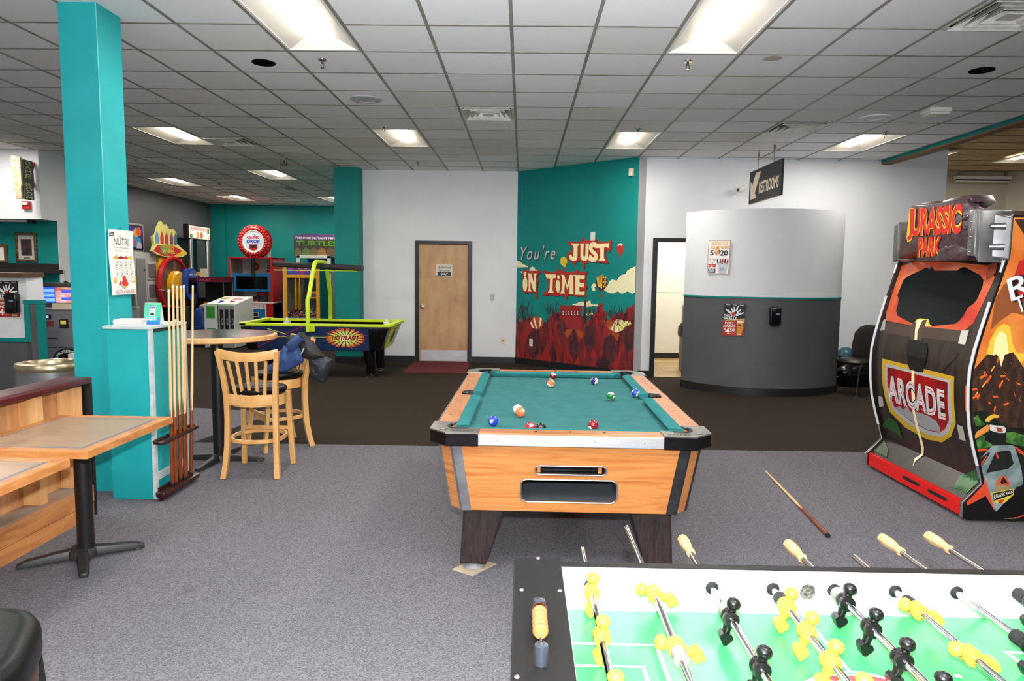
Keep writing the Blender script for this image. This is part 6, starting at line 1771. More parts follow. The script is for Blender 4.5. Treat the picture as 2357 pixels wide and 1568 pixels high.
def bar_stool(label, loc, rz):
    t = thing('bar_stool', label, 'bar stool', loc, rz, 'maple bar stools at the high round table')
    # local: faces +Y, the back at -Y
    arc = lambda u, r_, y0: Vector((r_ * math.sin(u), y0 + 0.10 - 0.10 * math.cos(u) * 1.0, 0))
    SH = 0.625
    MB().lathe([(0.0, -0.028), (0.18, -0.028), (0.205, -0.012), (0.215, 0.01), (0.21, 0.026), (0.17, 0.038), (0.0, 0.042)], (0, 0, SH + 0.03), (0, 0, 1), 36).build('seat_pad', m_vin, t, smooth=60)
    ring = MB()
    n = 36
    vs = []
    for k in range(n):
        an = 2 * PI * k / n
        for r_, z_ in ((0.18, SH - 0.075), (0.208, SH - 0.075), (0.208, SH + 0.005), (0.18, SH + 0.005)):
            vs.append((r_ * math.cos(an), r_ * math.sin(an), z_))
    fs = [(k * 4 + j, k * 4 + (j + 1) % 4, ((k + 1) % n) * 4 + (j + 1) % 4, ((k + 1) % n) * 4 + j) for k in range(n) for j in range(4)]
    ring.add(vs, fs)
    ring.build('seat_frame', m_maple, t, smooth=40)
    for s in (-1, 1):
        MB().bar((s * 0.178, 0.160, SH + 0.0), (s * 0.200, 0.215, 0.004), 0.040, 0.032, (0, 1, 0)).build('front_leg', m_maple, t, bevel=0.004)
        pts = [(s * 0.205, -0.215, 0.004), (s * 0.195, -0.190, 0.10), (s * 0.186, -0.168, 0.25), (s * 0.182, -0.160, 0.45), (s * 0.184, -0.165, 0.62), (s * 0.198, -0.195, 0.80), (s * 0.222, -0.232, 0.985)]
        b = MB()
        vs = []
        for i, p in enumerate(pts):
            hw, hd = (0.019, 0.024) if i < 5 else (0.017, 0.019)
            vs += [(p[0] - hw, p[1] - hd, p[2]), (p[0] + hw, p[1] - hd, p[2]), (p[0] + hw, p[1] + hd, p[2]), (p[0] - hw, p[1] + hd, p[2])]
        m_ = len(pts)
        b.add(vs, [(i * 4 + j, i * 4 + (j + 1) % 4, i * 4 + 4 + (j + 1) % 4, i * 4 + 4 + j) for i in range(m_ - 1) for j in range(4)] + [(3, 2, 1, 0), tuple(range(m_ * 4 - 4, m_ * 4))])
        b.build('back_leg', m_maple, t, bevel=0.003, smooth=40)
    # curved rails of the back
    def curved(z0, z1, hw, y0, sag, th, name, lift=0.0):
        n2 = 14
        vs = []
        for k in range(n2 + 1):
            q = -1 + 2 * k / n2
            x_, y_ = hw * q, y0 - sag * (1 - q * q)
            zl = lift * q * q
            vs += [(x_, y_ - th / 2, z0 + zl), (x_, y_ + th / 2, z0 + zl), (x_, y_ + th / 2, z1 + zl), (x_, y_ - th / 2, z1 + zl)]
        return MB().add(vs, [(k * 4 + j, k * 4 + (j + 1) % 4, k * 4 + 4 + (j + 1) % 4, k * 4 + 4 + j) for k in range(n2) for j in range(4)] + [(3, 2, 1, 0), tuple(range(n2 * 4, n2 * 4 + 4))]).build(name, m_maple, t, bevel=0.004, smooth=40)
    curved(0.905, 0.975, 0.226, -0.222, 0.035, 0.026, 'crest_rail', 0.028)
    curved(0.565, 0.645, 0.185, -0.168, 0.024, 0.026, 'lower_back_rail')
    for k in range(5):
        q = -0.66 + 1.32 * k / 4
        p0 = Vector((0.165 * q * 1.0, -0.168 - 0.024 * (1 - q * q), 0.64))
        p1 = Vector((0.215 * q, -0.222 - 0.035 * (1 - q * q), 0.91))
        MB().bar(p0, p1, 0.024, 0.012, (0, 1, 0)).build('slat', m_maple, t, bevel=0.002)
    # foot ring, flat bent wood
    n3 = 30
    vs = []
    for k in range(n3):
        an = 2 * PI * k / n3
        c_, s_ = math.cos(an), math.sin(an)
        sx_ = (abs(c_) ** 0.8) * (1 if c_ > 0 else -1)
        sy_ = (abs(s_) ** 0.8) * (1 if s_ > 0 else -1)
        for r_, z_ in ((0.188, 0.270), (0.206, 0.270), (0.206, 0.298), (0.188, 0.298)):
            vs.append((r_ * sx_, r_ * sy_ * 1.02 - 0.0, z_))
    MB().add(vs, [(k * 4 + j, k * 4 + (j + 1) % 4, ((k + 1) % n3) * 4 + (j + 1) % 4, ((k + 1) % n3) * 4 + j) for k in range(n3) for j in range(4)]).build('foot_ring', m_maple, t, smooth=40)
    MB().bar((-0.172, 0.178, 0.315), (0.172, 0.178, 0.315), 0.02, 0.03).build('front_stretcher', m_maple, t, bevel=0.003)
    return t


bar_stool('maple bar stool with slatted back turned to the camera', (-2.065, 5.385, 0.004), math.radians(2))
bar_stool('maple bar stool half covered by a blue jacket', (-2.19, 6.20, 0.004), math.atan2(-0.66, -0.75) - PI / 2)

JK = thing('jacket', 'blue and black jacket draped over the rear bar stool', 'jacket', (-2.0, 6.2, 0.60))
jo = Vector((-2.0, 6.2, 0.60))
jf = lambda y_, slope=0.0, lean=0.0: (lambda u, v, o_: Vector((u, y_ + slope * (u + 2.0) - o_ + lean * (v - 0.8), v)) - jo)
m_blue = M('blue_softshell', (66, 94, 148), 0.75, col2=(54, 80, 132), vscale=7, bump=0.15, bscale=90)
m_jblk = M('black_softshell', (30, 30, 32), 0.6, bump=0.1, bscale=90)
m_jin = M('dark_navy_lining', (44, 48, 58), 0.55, col2=(34, 38, 46), vscale=12, bump=0.1, bscale=60)
body = [(-2.335, .665), (-2.30, .735), (-2.24, .76), (-2.215, .80), (-2.185, .86), (-2.135, .905), (-2.125, .925), (-2.07, .915), (-2.045, .93), (-1.985, .965), (-1.945, .94), (-1.93, .85), (-1.925, .80), (-1.97, .765), (-2.03, .73), (-2.10, .695), (-2.17, .66), (-2.25, .655)]
pillow(body, jf(6.12, -0.25), 0.075, 5, 0.022, 3).build('body', m_blue, JK, smooth=70)
MB().tube([Vector(p) - jo for p in ((-2.03, 6.08, .925), (-1.985, 6.04, .965), (-1.94, 6.0, 1.005), (-1.905, 5.985, 1.035))], [0.05, 0.045, 0.038, 0.036], 14).build('sleeve', m_blue, JK, smooth=60)
MB().tube([Vector(p) - jo for p in ((-1.909, 5.985, 1.032), (-1.898, 5.98, 1.042))], [0.030, 0.033], 14).build('cuff', m_jblk, JK, smooth=60)
yoke = [(-1.965, .955), (-1.90, 1.0), (-1.84, .985), (-1.80, .93), (-1.755, .865), (-1.735, .84), (-1.77, .83), (-1.83, .815), (-1.885, .815), (-1.925, .83), (-1.94, .88)]
yk = pillow(yoke, jf(6.06, 0.10), 0.05, 5, 0.012, 8).build('shoulder_panel', m_jblk, JK, smooth=70)
shoulder = [(-2.12, .90), (-2.11, 1.015), (-2.05, 1.02), (-1.90, 1.01), (-1.87, .96), (-1.95, .90), (-2.05, .88)]
pillow(shoulder, jf(6.20, 0.1), 0.05, 4, 0.012, 5).build('collar_panel', m_jblk, JK, smooth=70)
hang = [(-1.91, .83), (-1.85, .835), (-1.76, .83), (-1.70, .80), (-1.715, .73), (-1.745, .65), (-1.775, .585), (-1.83, .60), (-1.885, .63), (-1.905, .70)]
pillow(hang, jf(6.16, 0.15), 0.055, 5, 0.018, 9).build('hanging_sleeve', m_jin, JK, smooth=70)
a = Art(lambda u, v, o_: Vector((u, 5.995 - o_, v)) - jo, base=0.0)
a.text('Columbia', 0, 0, 0, 0, (220, 222, 226), 0.01, warp=lambda x_, y_: (-1.915 + 0.028 * x_ - 0.016 * y_, .862 + 0.062 * x_ + 0.006 * y_))
a.build('logo', yk)
# ------------------------------------------------------------------ air hockey table
AH = thing('air_hockey_table', 'navy air hockey table with neon yellow rails and overhead scoreboard', 'air hockey table', (-3.05, 10.85, 0))
ao = (-3.05, 10.85, 0)
m_neon = M('neon_yellow', (206, 234, 36), 0.35)
m_navy = M('navy_laminate', (26, 48, 92), 0.4, col2=(24, 44, 84), vscale=4)
m_ice = M('dark_play_surface', (40, 52, 74), 0.08, coat=0.5)
AX0, AX1, AY0, AY1 = -4.24, -1.93, 10.27, 11.43
MB(ao).box(AX0 + 0.06, AX1 - 0.10, AY0 + 0.03, AY1 - 0.03, 0.74, 0.775).build('play_surface', m_ice, AH)
for nm, bx in (('front_rail', (AX0 + 0.03, AX1 - 0.12, AY0, AY0 + 0.07)), ('rear_rail', (AX0 + 0.03, AX1 - 0.12, AY1 - 0.07, AY1))):
    MB(ao).box(bx[0], bx[1], bx[2], bx[3], 0.775, 0.815).build(nm, m_neon, AH, bevel=0.006)
for s, x_ in ((-1, AX0), (1, AX1 - 0.10)):
    MB(ao).box(x_, x_ + 0.10, AY0 + 0.12, AY1 - 0.12, 0.78, 0.818).build('end_rail', m_neon, AH, bevel=0.006)
for sx in (-1, 1):
    for sy in (-1, 1):
        xa, ya = (AX0 + 0.03 if sx < 0 else AX1 - 0.03), (AY0 + 0.0 if sy < 0 else AY1 - 0.0)
        xb, yb = (AX0 if sx < 0 else AX1), (AY0 + 0.14 if sy < 0 else AY1 - 0.14)
        MB(ao).prism([(xa - sx * 0.10, ya), (xa, ya), (xb + sx * 0.02, yb), (xb - sx * 0.10, yb)][::(1 if sx * sy < 0 else -1)], lambda u, v, w_: (u, v, w_), 0.778, 0.822).build('corner_rail', m_neon, AH, bevel=0.005)
# body flares out towards the top
b = MB(ao)
tp = [(AX0 + 0.05, AY0 + 0.01), (AX1 - 0.05, AY0 + 0.01), (AX1 - 0.05, AY1 - 0.01), (AX0 + 0.05, AY1 - 0.01)]
bt = [(AX0 + 0.14, AY0 + 0.06), (AX1 - 0.20, AY0 + 0.06), (AX1 - 0.20, AY1 - 0.06), (AX0 + 0.14, AY1 - 0.06)]
b.add([(x_, y_, 0.775) for x_, y_ in tp] + [(x_, y_, 0.41) for x_, y_ in bt], [(0, 1, 2, 3), (7, 6, 5, 4), (0, 4, 5, 1), (1, 5, 6, 2), (2, 6, 7, 3), (3, 7, 4, 0)])
ab = b.build('body', m_navy, AH, bevel=0.01)
for sx in (-1, 1):
    x0, x1 = (AX0 + 0.04, AX0 + 0.24) if sx < 0 else (AX1 - 0.36, AX1 - 0.045)
    xb0, xb1 = (AX0 + 0.13, AX0 + 0.30) if sx < 0 else (AX1 - 0.36, AX1 - 0.195)
    MB(ao).add([(x0, AY0 + 0.004, 0.772), (x1, AY0 + 0.004, 0.772), (x1, AY1 - 0.004, 0.772), (x0, AY1 - 0.004, 0.772), (xb0, AY0 + 0.053, 0.405), (xb1, AY0 + 0.053, 0.405), (xb1, AY1 - 0.053, 0.405), (xb0, AY1 - 0.053, 0.405)],
               [(0, 1, 2, 3), (7, 6, 5, 4), (0, 4, 5, 1), (1, 5, 6, 2), (2, 6, 7, 3), (3, 7, 4, 0)]).build('end_cap', m_blackgloss, AH, bevel=0.03, seg=3, smooth=50)
ef = plane((AX1 - 0.044, AY0 + 0.30, 0.775), (0, 1, 0), (-0.15, 0, -0.37), (0.37, 0, -0.15))
MB(ao).prism([(0, 0.02), (0.60, 0.02), (0.55, 0.37), (0.05, 0.37)], ef, -0.01, 0.012).build('end_panel', m_neon, AH)
Art(lambda u, v, o_: ef(u, v, o_ + 0.013) - Vector(ao)).oval(0.30, 0.19, 0.14, 0.10, (28, 30, 34)).rect(0.12, 0.48, 0.05, 0.07, (28, 30, 34)).build('goal_print', AH)
# side print
sf0 = plane((-3.05, AY0 + 0.01, 0.775), (1, 0, 0), (0, 0.05, -0.365), (0, -0.365, -0.05))
sf = lambda u, v, o_: sf0(u, -v, o_) - Vector(ao)
a = Art(sf, base=0.0025, step=0.0005)
a.rect(-1.0, 0.62, -0.165, -0.157, (214, 226, 90))
bx_, by_ = 0.42, -0.17
n = 20
for rr, cc in ((1.0, (240, 84, 30)), (0.86, (246, 170, 40)), (0.70, (236, 240, 110))):
    for k in range(n):
        a0, a1 = 2 * PI * k / n + 0.05, 2 * PI * (k + 1) / n - 0.05
        a.poly([(bx_ + 0.04 * math.cos(a0), by_ + 0.02 * math.sin(a0)), (bx_ + 0.285 * rr * math.cos(a0), by_ + 0.145 * rr * math.sin(a0)), (bx_ + 0.29 * rr * math.cos((a0 + a1) / 2), by_ + 0.15 * rr * math.sin((a0 + a1) / 2)), (bx_ + 0.285 * rr * math.cos(a1), by_ + 0.145 * rr * math.sin(a1)), (bx_ + 0.04 * math.cos(a1), by_ + 0.02 * math.sin(a1))], cc)
        a.o -= a.step
    a.o += a.step
a.oval(bx_, by_, 0.10, 0.05, (244, 246, 190))
for k in range(8):
    an = 2 * PI * k / 8 + 0.3
    a.poly([(bx_ + 0.2 * math.cos(an - .02), by_ + .1 * math.sin(an - .02)), (bx_ + 0.36 * math.cos(an), max(by_ + .185 * math.sin(an), -.36)), (bx_ + 0.2 * math.cos(an + .02), by_ + .1 * math.sin(an + .02))], (250, 246, 200))
    a.o -= a.step
a.o += a.step
a.text('HOTFLASH', bx_ - 0.205, bx_ + 0.195, by_ - 0.028, by_ + 0.038, (30, 22, 20), 0.05, 0.3)
a.text('HOTFLASH', bx_ - 0.20, bx_ + 0.20, by_ - 0.025, by_ + 0.035, (222, 52, 30), 0.0, 0.3)
a.poly([(-0.95, -0.34), (-0.935, -0.34), (-0.2, 0.0), (-0.215, 0.0)], (226, 52, 80))
a.poly([(-0.75, -0.03), (-0.74, -0.045), (-0.45, -0.13), (-0.45, -0.12)], (226, 236, 110))
a.build('side_print', ab)
for sx in (-1, 1):
    for sy in (-1, 1):
        x_, y_ = (AX0 + 0.42 if sx < 0 else AX1 - 0.36), (AY0 + 0.22 if sy < 0 else AY1 - 0.22)
        lg = MB(ao).cyl((x_, y_, 0.05), (x_ - sx * 0.03, y_, 0.42), 0.062, 0.095, 16).build('leg', m_blackgloss, AH, smooth=40)
        MB(ao).lathe([(0.0, 0.03), (0.012, 0.028), (0.02, 0.014), (0.06, 0.006), (0.06, 0.0), (0, 0)], (x_, y_, 0.001), (0, 0, 1), 18).build('leveler', m_steel, lg, smooth=50)
        MB(ao).cyl((x_, y_, 0.025), (x_, y_, 0.055), 0.012, n=10).build('leveler_stem', m_steel, lg)
XP = -3.17
arch = [(XP, AY0 - 0.03, 0.70), (XP, AY0 - 0.03, 1.17), (XP + 0.01, AY0 + 0.0, 1.22), (XP + 0.02, AY0 + 0.22, 1.63), (XP + 0.02, AY0 + 0.27, 1.70), (XP + 0.02, AY0 + 0.35, 1.735), (XP + 0.02, AY1 - 0.35, 1.735), (XP + 0.02, AY1 - 0.27, 1.70), (XP + 0.02, AY1 - 0.22, 1.63), (XP + 0.01, AY1, 1.22), (XP, AY1 + 0.03, 1.17), (XP, AY1 + 0.03, 0.70)]
MB(ao).tube(arch, 0.032, 14).build('overhead_arch', m_neon, AH, smooth=60)
MB(ao).box(XP + 0.03, XP + 0.09, AY0 - 0.015, AY0 + 0.012, 0.70, 0.79).build('arch_bracket', m_neon, AH, bevel=0.004)
sb = MB(ao)
bar_pts = [(-3.86, 10.78, 1.66, 1.735), (-2.50, 10.78, 1.61, 1.69)]
for x0, x1 in ((-3.86, -2.50),):
    sb.add([(x0, 10.72, 1.655), (x1, 10.72, 1.605), (x1, 10.98, 1.605), (x0, 10.98, 1.655), (x0, 10.72, 1.735), (x1, 10.72, 1.69), (x1, 10.98, 1.69), (x0, 10.98, 1.735)],
           [(0, 3, 2, 1), (4, 5, 6, 7), (0, 1, 5, 4), (1, 2, 6, 5), (2, 3, 7, 6), (3, 0, 4, 7)])
so = sb.build('scoreboard_beam', M('black_beam', (26, 22, 20), 0.5), AH, bevel=0.02, seg=3, smooth=50)
MB(ao).box(-3.84, -2.55, 10.74, 10.96, 1.598, 1.61).build('beam_underside_lamp', m_neon, so)
for x_, y_, nm, lb in ((-3.72, 10.95, 'air_hockey_mallet', 'white mallet on the left half of air hockey table'), (-2.14, 10.95, 'air_hockey_mallet', 'white mallet on the right half of air hockey table')):
    m_ = MB().lathe([(0.0, 0.0), (0.052, 0.0), (0.055, 0.008), (0.05, 0.03), (0.042, 0.036), (0.025, 0.036), (0.018, 0.05), (0.019, 0.075), (0.012, 0.085), (0.0, 0.087)], (0, 0, 0), (0, 0, 1), 24).build(nm, M('mallet_white', (214, 218, 214), 0.35), smooth=40)
    m_.location = (x_, y_, 0.775)
    tag(m_, lb, 'mallet', 'air hockey mallets')

# ------------------------------------------------------------------ machines at the back wall
m_red = M('glossy_red_panel', (186, 26, 28), 0.3)
m_cyan = M('sky_blue_panel', (26, 130, 196), 0.35)
m_screen = M('dark_screen', (10, 11, 13), 0.12)
m_glass = M('clear_glass', (6, 7, 7), 0.04, alpha=0.07)
m_mgrey = M('machine_light_grey', (168, 164, 160), 0.5)
QD = thing('ball_drop_game', 'red and blue arcade cabinet topped by a round bubble sign', 'arcade machine', (-6.96, 18.15, 0))
qo = (-6.96, 18.15, 0)
QX0, QX1, QY0, QY1 = -7.53, -6.40, 17.80, 18.75
MB(qo).box(QX0, QX0 + 0.06, QY0, QY1, 0, 1.92).build('side_panel', M('streaked_side', (176, 160, 150), 0.5, col2=(110, 22, 26), vscale=5, stretch=(1, 8, 0.8), ramp=(0.5, 0.75)), QD)
MB(qo).box(QX1 - 0.06, QX1, QY0, QY1, 0, 1.92).build('side_panel', m_red, QD)
for x_ in (QX0, QX1 - 0.05):
    MB(qo).box(x_, x_ + 0.05, QY0 - 0.025, QY0, 0.78, 1.92).build('front_post', m_red, QD, bevel=0.008)
MB(qo).box(QX0, QX1, QY0 - 0.025, QY1, 1.90, 1.93).build('roof', m_red, QD)
MB(qo).box(QX0 + 0.06, QX1 - 0.06, QY1 - 0.2, QY1 - 0.15, 0.75, 1.9).build('back_panel', M('pale_panel', (206, 200, 196), 0.5), QD)
MB(qo).box(QX0 + 0.06, QX1 - 0.06, QY0 + 0.10, QY0 + 0.14, 1.05, 1.52).build('screen_surround', m_cyan, QD, bevel=0.006)
MB(qo).box(QX0 + 0.16, QX1 - 0.17, QY0 + 0.09, QY0 + 0.10, 1.12, 1.44).build('screen', m_screen, QD)
MB(qo).box(QX0 + 0.05, QX1 - 0.05, QY0 - 0.012, QY0 - 0.006, 0.80, 1.90).build('front_glass', m_glass, QD)
MB(qo).cyl((-6.92, QY0 + 0.06, 1.46), (-6.92, QY0 + 0.06, 1.90), 0.045, n=16).build('drop_tube', M('smoked_tube', (50, 50, 54), 0.2), QD, smooth=50)
for x_ in (-7.25, -6.86, -6.66):
    MB(qo).lathe([(0.0, 0.0), (0.075, 0.0), (0.09, 0.15), (0.082, 0.15), (0.07, 0.01), (0.0, 0.01)], (x_, QY0 + 0.12, 0.79), (0, 0, 1), 18).build('catch_cup', M('dark_cup', (46, 50, 52), 0.25), QD, smooth=50)
a = Art(lambda u, v, o_: Vector((u, QY1 - 0.2 - o_ * 2, v)) - Vector(qo), base=0.002)
a.oval(-7.12, 1.69, 0.11, 0.11, (176, 44, 34)).text('50', -7.17, -7.07, 1.67, 1.73, (230, 220, 214), 0.02).rect(-6.82, -6.63, 1.55, 1.86, (214, 212, 210))
for k in range(5):
    a.rect(-6.80, -6.72, 1.64 + k * .04, 1.66 + k * .04, (60, 70, 110)).rect(-6.70, -6.65, 1.64 + k * .04, 1.66 + k * .04, (190, 40, 40))
a.rect(-6.82, -6.63, 1.55, 1.61, (196, 36, 36)).rect(-7.1, -6.80, 0.86, 1.03, (190, 40, 52)).text('CATCH ALL 10', -7.07, -6.83, 0.96, 0.99, (240, 220, 220), 0.02).text('50 BONUS', -7.02, -6.87, 0.89, 0.93, (240, 220, 220), 0.02)
a.build('inner_print', QD)
b = MB(qo).prism([(QX0 - 0.02, QY0), (QX0 + 0.1, QY0 - 0.13), (QX1 - 0.1, QY0 - 0.15), (QX1 + 0.03, QY0), (QX1, QY1 - 0.3), (QX0, QY1 - 0.3)], lambda u, v, w_: (u, v, w_), 0.755, 0.79)
b.build('control_shelf', M('pinkish_white_shelf', (226, 214, 208), 0.35), QD, bevel=0.006)
MB(qo).lathe([(0.0, 0.03), (0.03, 0.026), (0.045, 0.008), (0.045, 0.0), (0, 0)], (-6.80, QY0 - 0.06, 0.79), (0, 0, 1), 16).build('red_button', m_red, QD, smooth=50)
b = MB(qo).prism([(QX0 + 0.0, QY0), (QX0 + 0.12, QY0 - 0.10), (QX1 - 0.06, QY0 - 0.12), (QX1, QY0), (QX1, QY1 - 0.3), (QX0, QY1 - 0.3)], lambda u, v, w_: (u, v, w_), 0.02, 0.755)
qb = b.build('lower_cabinet', m_red, QD)
a = Art(lambda u, v, o_: Vector((u, QY0 - 0.105 - o_ - 0.02 * (u + 7.41) / 0.95, v)) - Vector(qo), base=0.004)
a.rect(-7.22, -6.53, 0.0 + 0.05, 0.745, (226, 220, 218)).rect(-7.19, -6.56, 0.1, 0.615, (20, 112, 180))
for k in range(6):
    a.rect(-7.16 + k * .11, -7.145 + k * .11, 0.63, 0.74, (196, 60, 60) if k % 2 else (60, 90, 150))
a.oval(-7.10, 0.49, 0.035, 0.035, (176, 24, 26)).rect(-6.90, -6.74, 0.24, 0.54, (24, 24, 26)).rect(-6.90, -6.73, 0.42, 0.53, (190, 190, 190)).rect(-6.88, -6.75, 0.435, 0.515, (30, 30, 32)).rect(-6.70, -6.57, 0.16, 0.39, (20, 20, 22))
a.build('coin_door_print', qb)
a = Art(lambda u, v, o_: Vector((QX0 + u * 0.19, QY0 - u * 0.16 * 0.62 - o_, v)) - Vector(qo), base=0.006)
a.rect(0.02, 0.62, 0.05, 0.74, (110, 16, 20)).oval(0.33, 0.36, 0.27, 0.2, (214, 222, 230)).text('QUIK', 0.14, 0.52, 0.38, 0.46, (186, 30, 36), 0.03).text('DROP', 0.14, 0.52, 0.28, 0.36, (30, 60, 150), 0.03)
a.build('corner_print', qb)
sc_ = (-6.86, 17.86, 2.325)
SGN = MB(qo).lathe([(0.0, 0.10), (0.24, 0.10), (0.30, 0.115), (0.38, 0.09), (0.43, 0.03), (0.43, -0.06), (0.36, -0.10), (0.0, -0.10)], sc_, (0, -1, 0), 48).build('round_sign', M('bubble_red', (150, 18, 20), 0.2), QD, smooth=40)
bb = MB(qo)
random.seed(3)
for k in range(60):
    an, rr = 2 * PI * k / 30 + (0.1 if k >= 30 else 0), 0.325 if k < 30 else 0.385
    bb.ball((sc_[0] + rr * math.cos(an), sc_[1] - (0.105 if k < 30 else 0.075), sc_[2] + rr * math.sin(an)), 0.034, 10, 6)
bb.build('bubble_beads', M('bubble_red_light', (196, 40, 38), 0.18), SGN, smooth=180)
MB(qo).lathe([(0.235, 0.10), (0.275, 0.125), (0.285, 0.11), (0.25, 0.09)], sc_, (0, -1, 0), 48).build('white_ring', M('sign_ring', (236, 226, 210), 0.35), SGN, smooth=40)
a = Art(lambda u, v, o_: Vector((sc_[0] + u, sc_[1] - 0.103 - o_, sc_[2] + v)) - Vector(qo), base=0.001)
a.oval(0, 0, .245, .245, (196, 212, 224), 32).text('QUIK', -.165, .165, .055, .135, (186, 24, 30), 0.05).oval(.045, .165, .02, .02, (186, 24, 30), 12).text('DROP', -.165, .165, -.04, .045, (34, 62, 160), 0.05)
a.poly([(-.105, -.07), (.105, -.07), (.105, -.18), (.13, -.18), (0, -.235), (-.13, -.18), (-.105, -.18)], (190, 24, 26)).rect(-.08, .08, -.165, -.095, (30, 26, 28))
a.build('sign_print', SGN)
for x_ in (-7.14, -6.56):
    MB(qo).box(x_ - 0.03, x_ + 0.03, 18.0, 18.06, 1.92, 2.70 if x_ < -7 else 2.3).build('sign_post', M('sign_ring'), QD)

# yellow crane machine
CM = thing('candy_crane', 'yellow framed candy crane machine with glass front', 'arcade machine', (-4.94, 15.95, 0))
co_ = (-4.94, 15.95, 0)
m_yf = M('golden_yellow_panel', (226, 160, 18), 0.35)
CX0, CX1, CY0, CY1 = -5.33, -4.53, 15.5, 16.35
for x_ in (CX0, CX1 - 0.075):
    MB(co_).box(x_, x_ + 0.075, CY0, CY0 + 0.06, 0.02, 1.75).build('front_post', m_yf, CM, bevel=0.01)
for z0, z1 in ((1.70, 1.76), (1.44, 1.51), (0.33, 0.50)):
    MB(co_).box(CX0 + 0.07, CX1 - 0.07, CY0 + 0.002, CY0 + 0.058, z0, z1).build('front_rail', m_yf, CM, bevel=0.004)
MB(co_).box(CX0 + 0.075, CX1 - 0.075, CY0 + 0.01, CY0 + 0.05, 0.02, 0.33).build('lower_door', m_yf, CM)
MB(co_).box(CX0 - 0.012, CX0, CY0, CY1, 0.02, 1.75).build('side_panel', m_whiteplastic, CM)
MB(co_).box(CX1, CX1 + 0.012, CY0, CY1, 0.02, 1.75).build('side_panel', m_steel, CM)
MB(co_).box(CX0, CX1, CY1 - 0.02, CY1, 0.02, 1.75).build('mirror_back', M('pale_mirror', (150, 170, 172), 0.15, 0.6), CM)
MB(co_).box(CX0, CX1, CY0 + 0.06, CY1 - 0.02, 1.70, 1.75).build('roof', m_mgrey, CM)
MB(co_).box(CX0, CX1, CY0 + 0.06, CY1 - 0.02, 0.40, 0.56).build('prize_floor', m_grey, CM)
MB(co_).box(CX0 + 0.075, CX1 - 0.075, CY0 + 0.02, CY0 + 0.026, 0.5, 1.44).build('front_glass', m_glass, CM)
hd = MB(co_).box(CX0 + 0.07, CX1 - 0.07, CY0 + 0.02, CY0 + 0.04, 1.51, 1.70).build('header', M('violet_header', (74, 66, 170), 0.35), CM)
a = Art(lambda u, v, o_: Vector((u, CY0 + 0.02 - o_, v)) - Vector(co_), base=0.001)
a.oval(-5.19, 1.62, .06, .07, (60, 110, 200)).oval(-5.15, 1.64, .04, .045, (200, 60, 120)).text('TONS', -5.08, -4.80, 1.635, 1.695, (244, 150, 40), 0.03).text('of', -4.97, -4.91, 1.615, 1.633, (240, 240, 240)).text('TICKETS', -5.10, -4.78, 1.565, 1.62, (226, 50, 60), 0.03).oval(-4.67, 1.58, .07, .06, (236, 170, 40)).oval(-4.93, 1.53, .05, .02, (200, 40, 60))
a.build('header_print', hd)
for x_ in (-5.13, -5.04):
    MB(co_).cyl((x_, CY0 + 0.22, 0.72), (x_, CY0 + 0.22, 1.44), 0.042, n=16).build('prize_chute', M('amber_tube', (206, 152, 40), 0.2, 0.4), CM, smooth=50)
MB(co_).box(-4.80, CX1 - 0.08, CY0 + 0.1, CY0 + 0.12, 0.98, 1.14).build('prize_card', m_yf, CM)
Art(lambda u, v, o_: Vector((u, CY0 + 0.1 - o_, v)) - Vector(co_), base=0.001).oval(-4.70, 1.06, .08, .05, (210, 60, 80)).oval(-4.69, 1.05, .05, .03, (70, 60, 150)).build('card_print', CM)
random.seed(8)
me_ = bpy.data.meshes.new('candy_pile')
cv, cf_, cmi = [], [], []
cmats = [ink(c_, 0.3) for c_ in ((200, 40, 60), (236, 232, 224), (60, 120, 70), (120, 60, 110), (210, 170, 160), (90, 30, 40))]
for k in range(900):
    x_, y_ = random.uniform(CX0 + 0.07, CX1 - 0.07), random.uniform(CY0 + 0.04, CY0 + 0.6)
    z_ = 0.56 + random.random() * (0.12 + 0.1 * (y_ - CY0))
    r_ = random.uniform(0.011, 0.018)
    d_ = Vector((random.uniform(-1, 1), random.uniform(-1, 1), random.uniform(-.6, .6))).normalized()
    e_ = d_.cross(Vector((0, 0.3, 1))).normalized()
    g_ = d_.cross(e_)
    c_ = Vector((x_, y_, z_)) - Vector(co_)
    n_ = len(cv)
    cv += [c_ + d_ * r_ * 1.7, c_ - d_ * r_ * 1.7, c_ + e_ * r_, c_ - e_ * r_, c_ + g_ * r_, c_ - g_ * r_]
    for f_ in ((0, 2, 4), (0, 4, 3), (0, 3, 5), (0, 5, 2), (1, 4, 2), (1, 3, 4), (1, 5, 3), (1, 2, 5)):
        cf_.append(tuple(i + n_ for i in f_))
    cmi += [k % 6] * 8
me_.from_pydata([tuple(v_) for v_ in cv], [], cf_)
for m_ in cmats:
    me_.materials.append(m_)
me_.polygons.foreach_set('material_index', cmi)
link(bpy.data.objects.new('candy_pile', me_), CM)['kind'] = 'stuff'

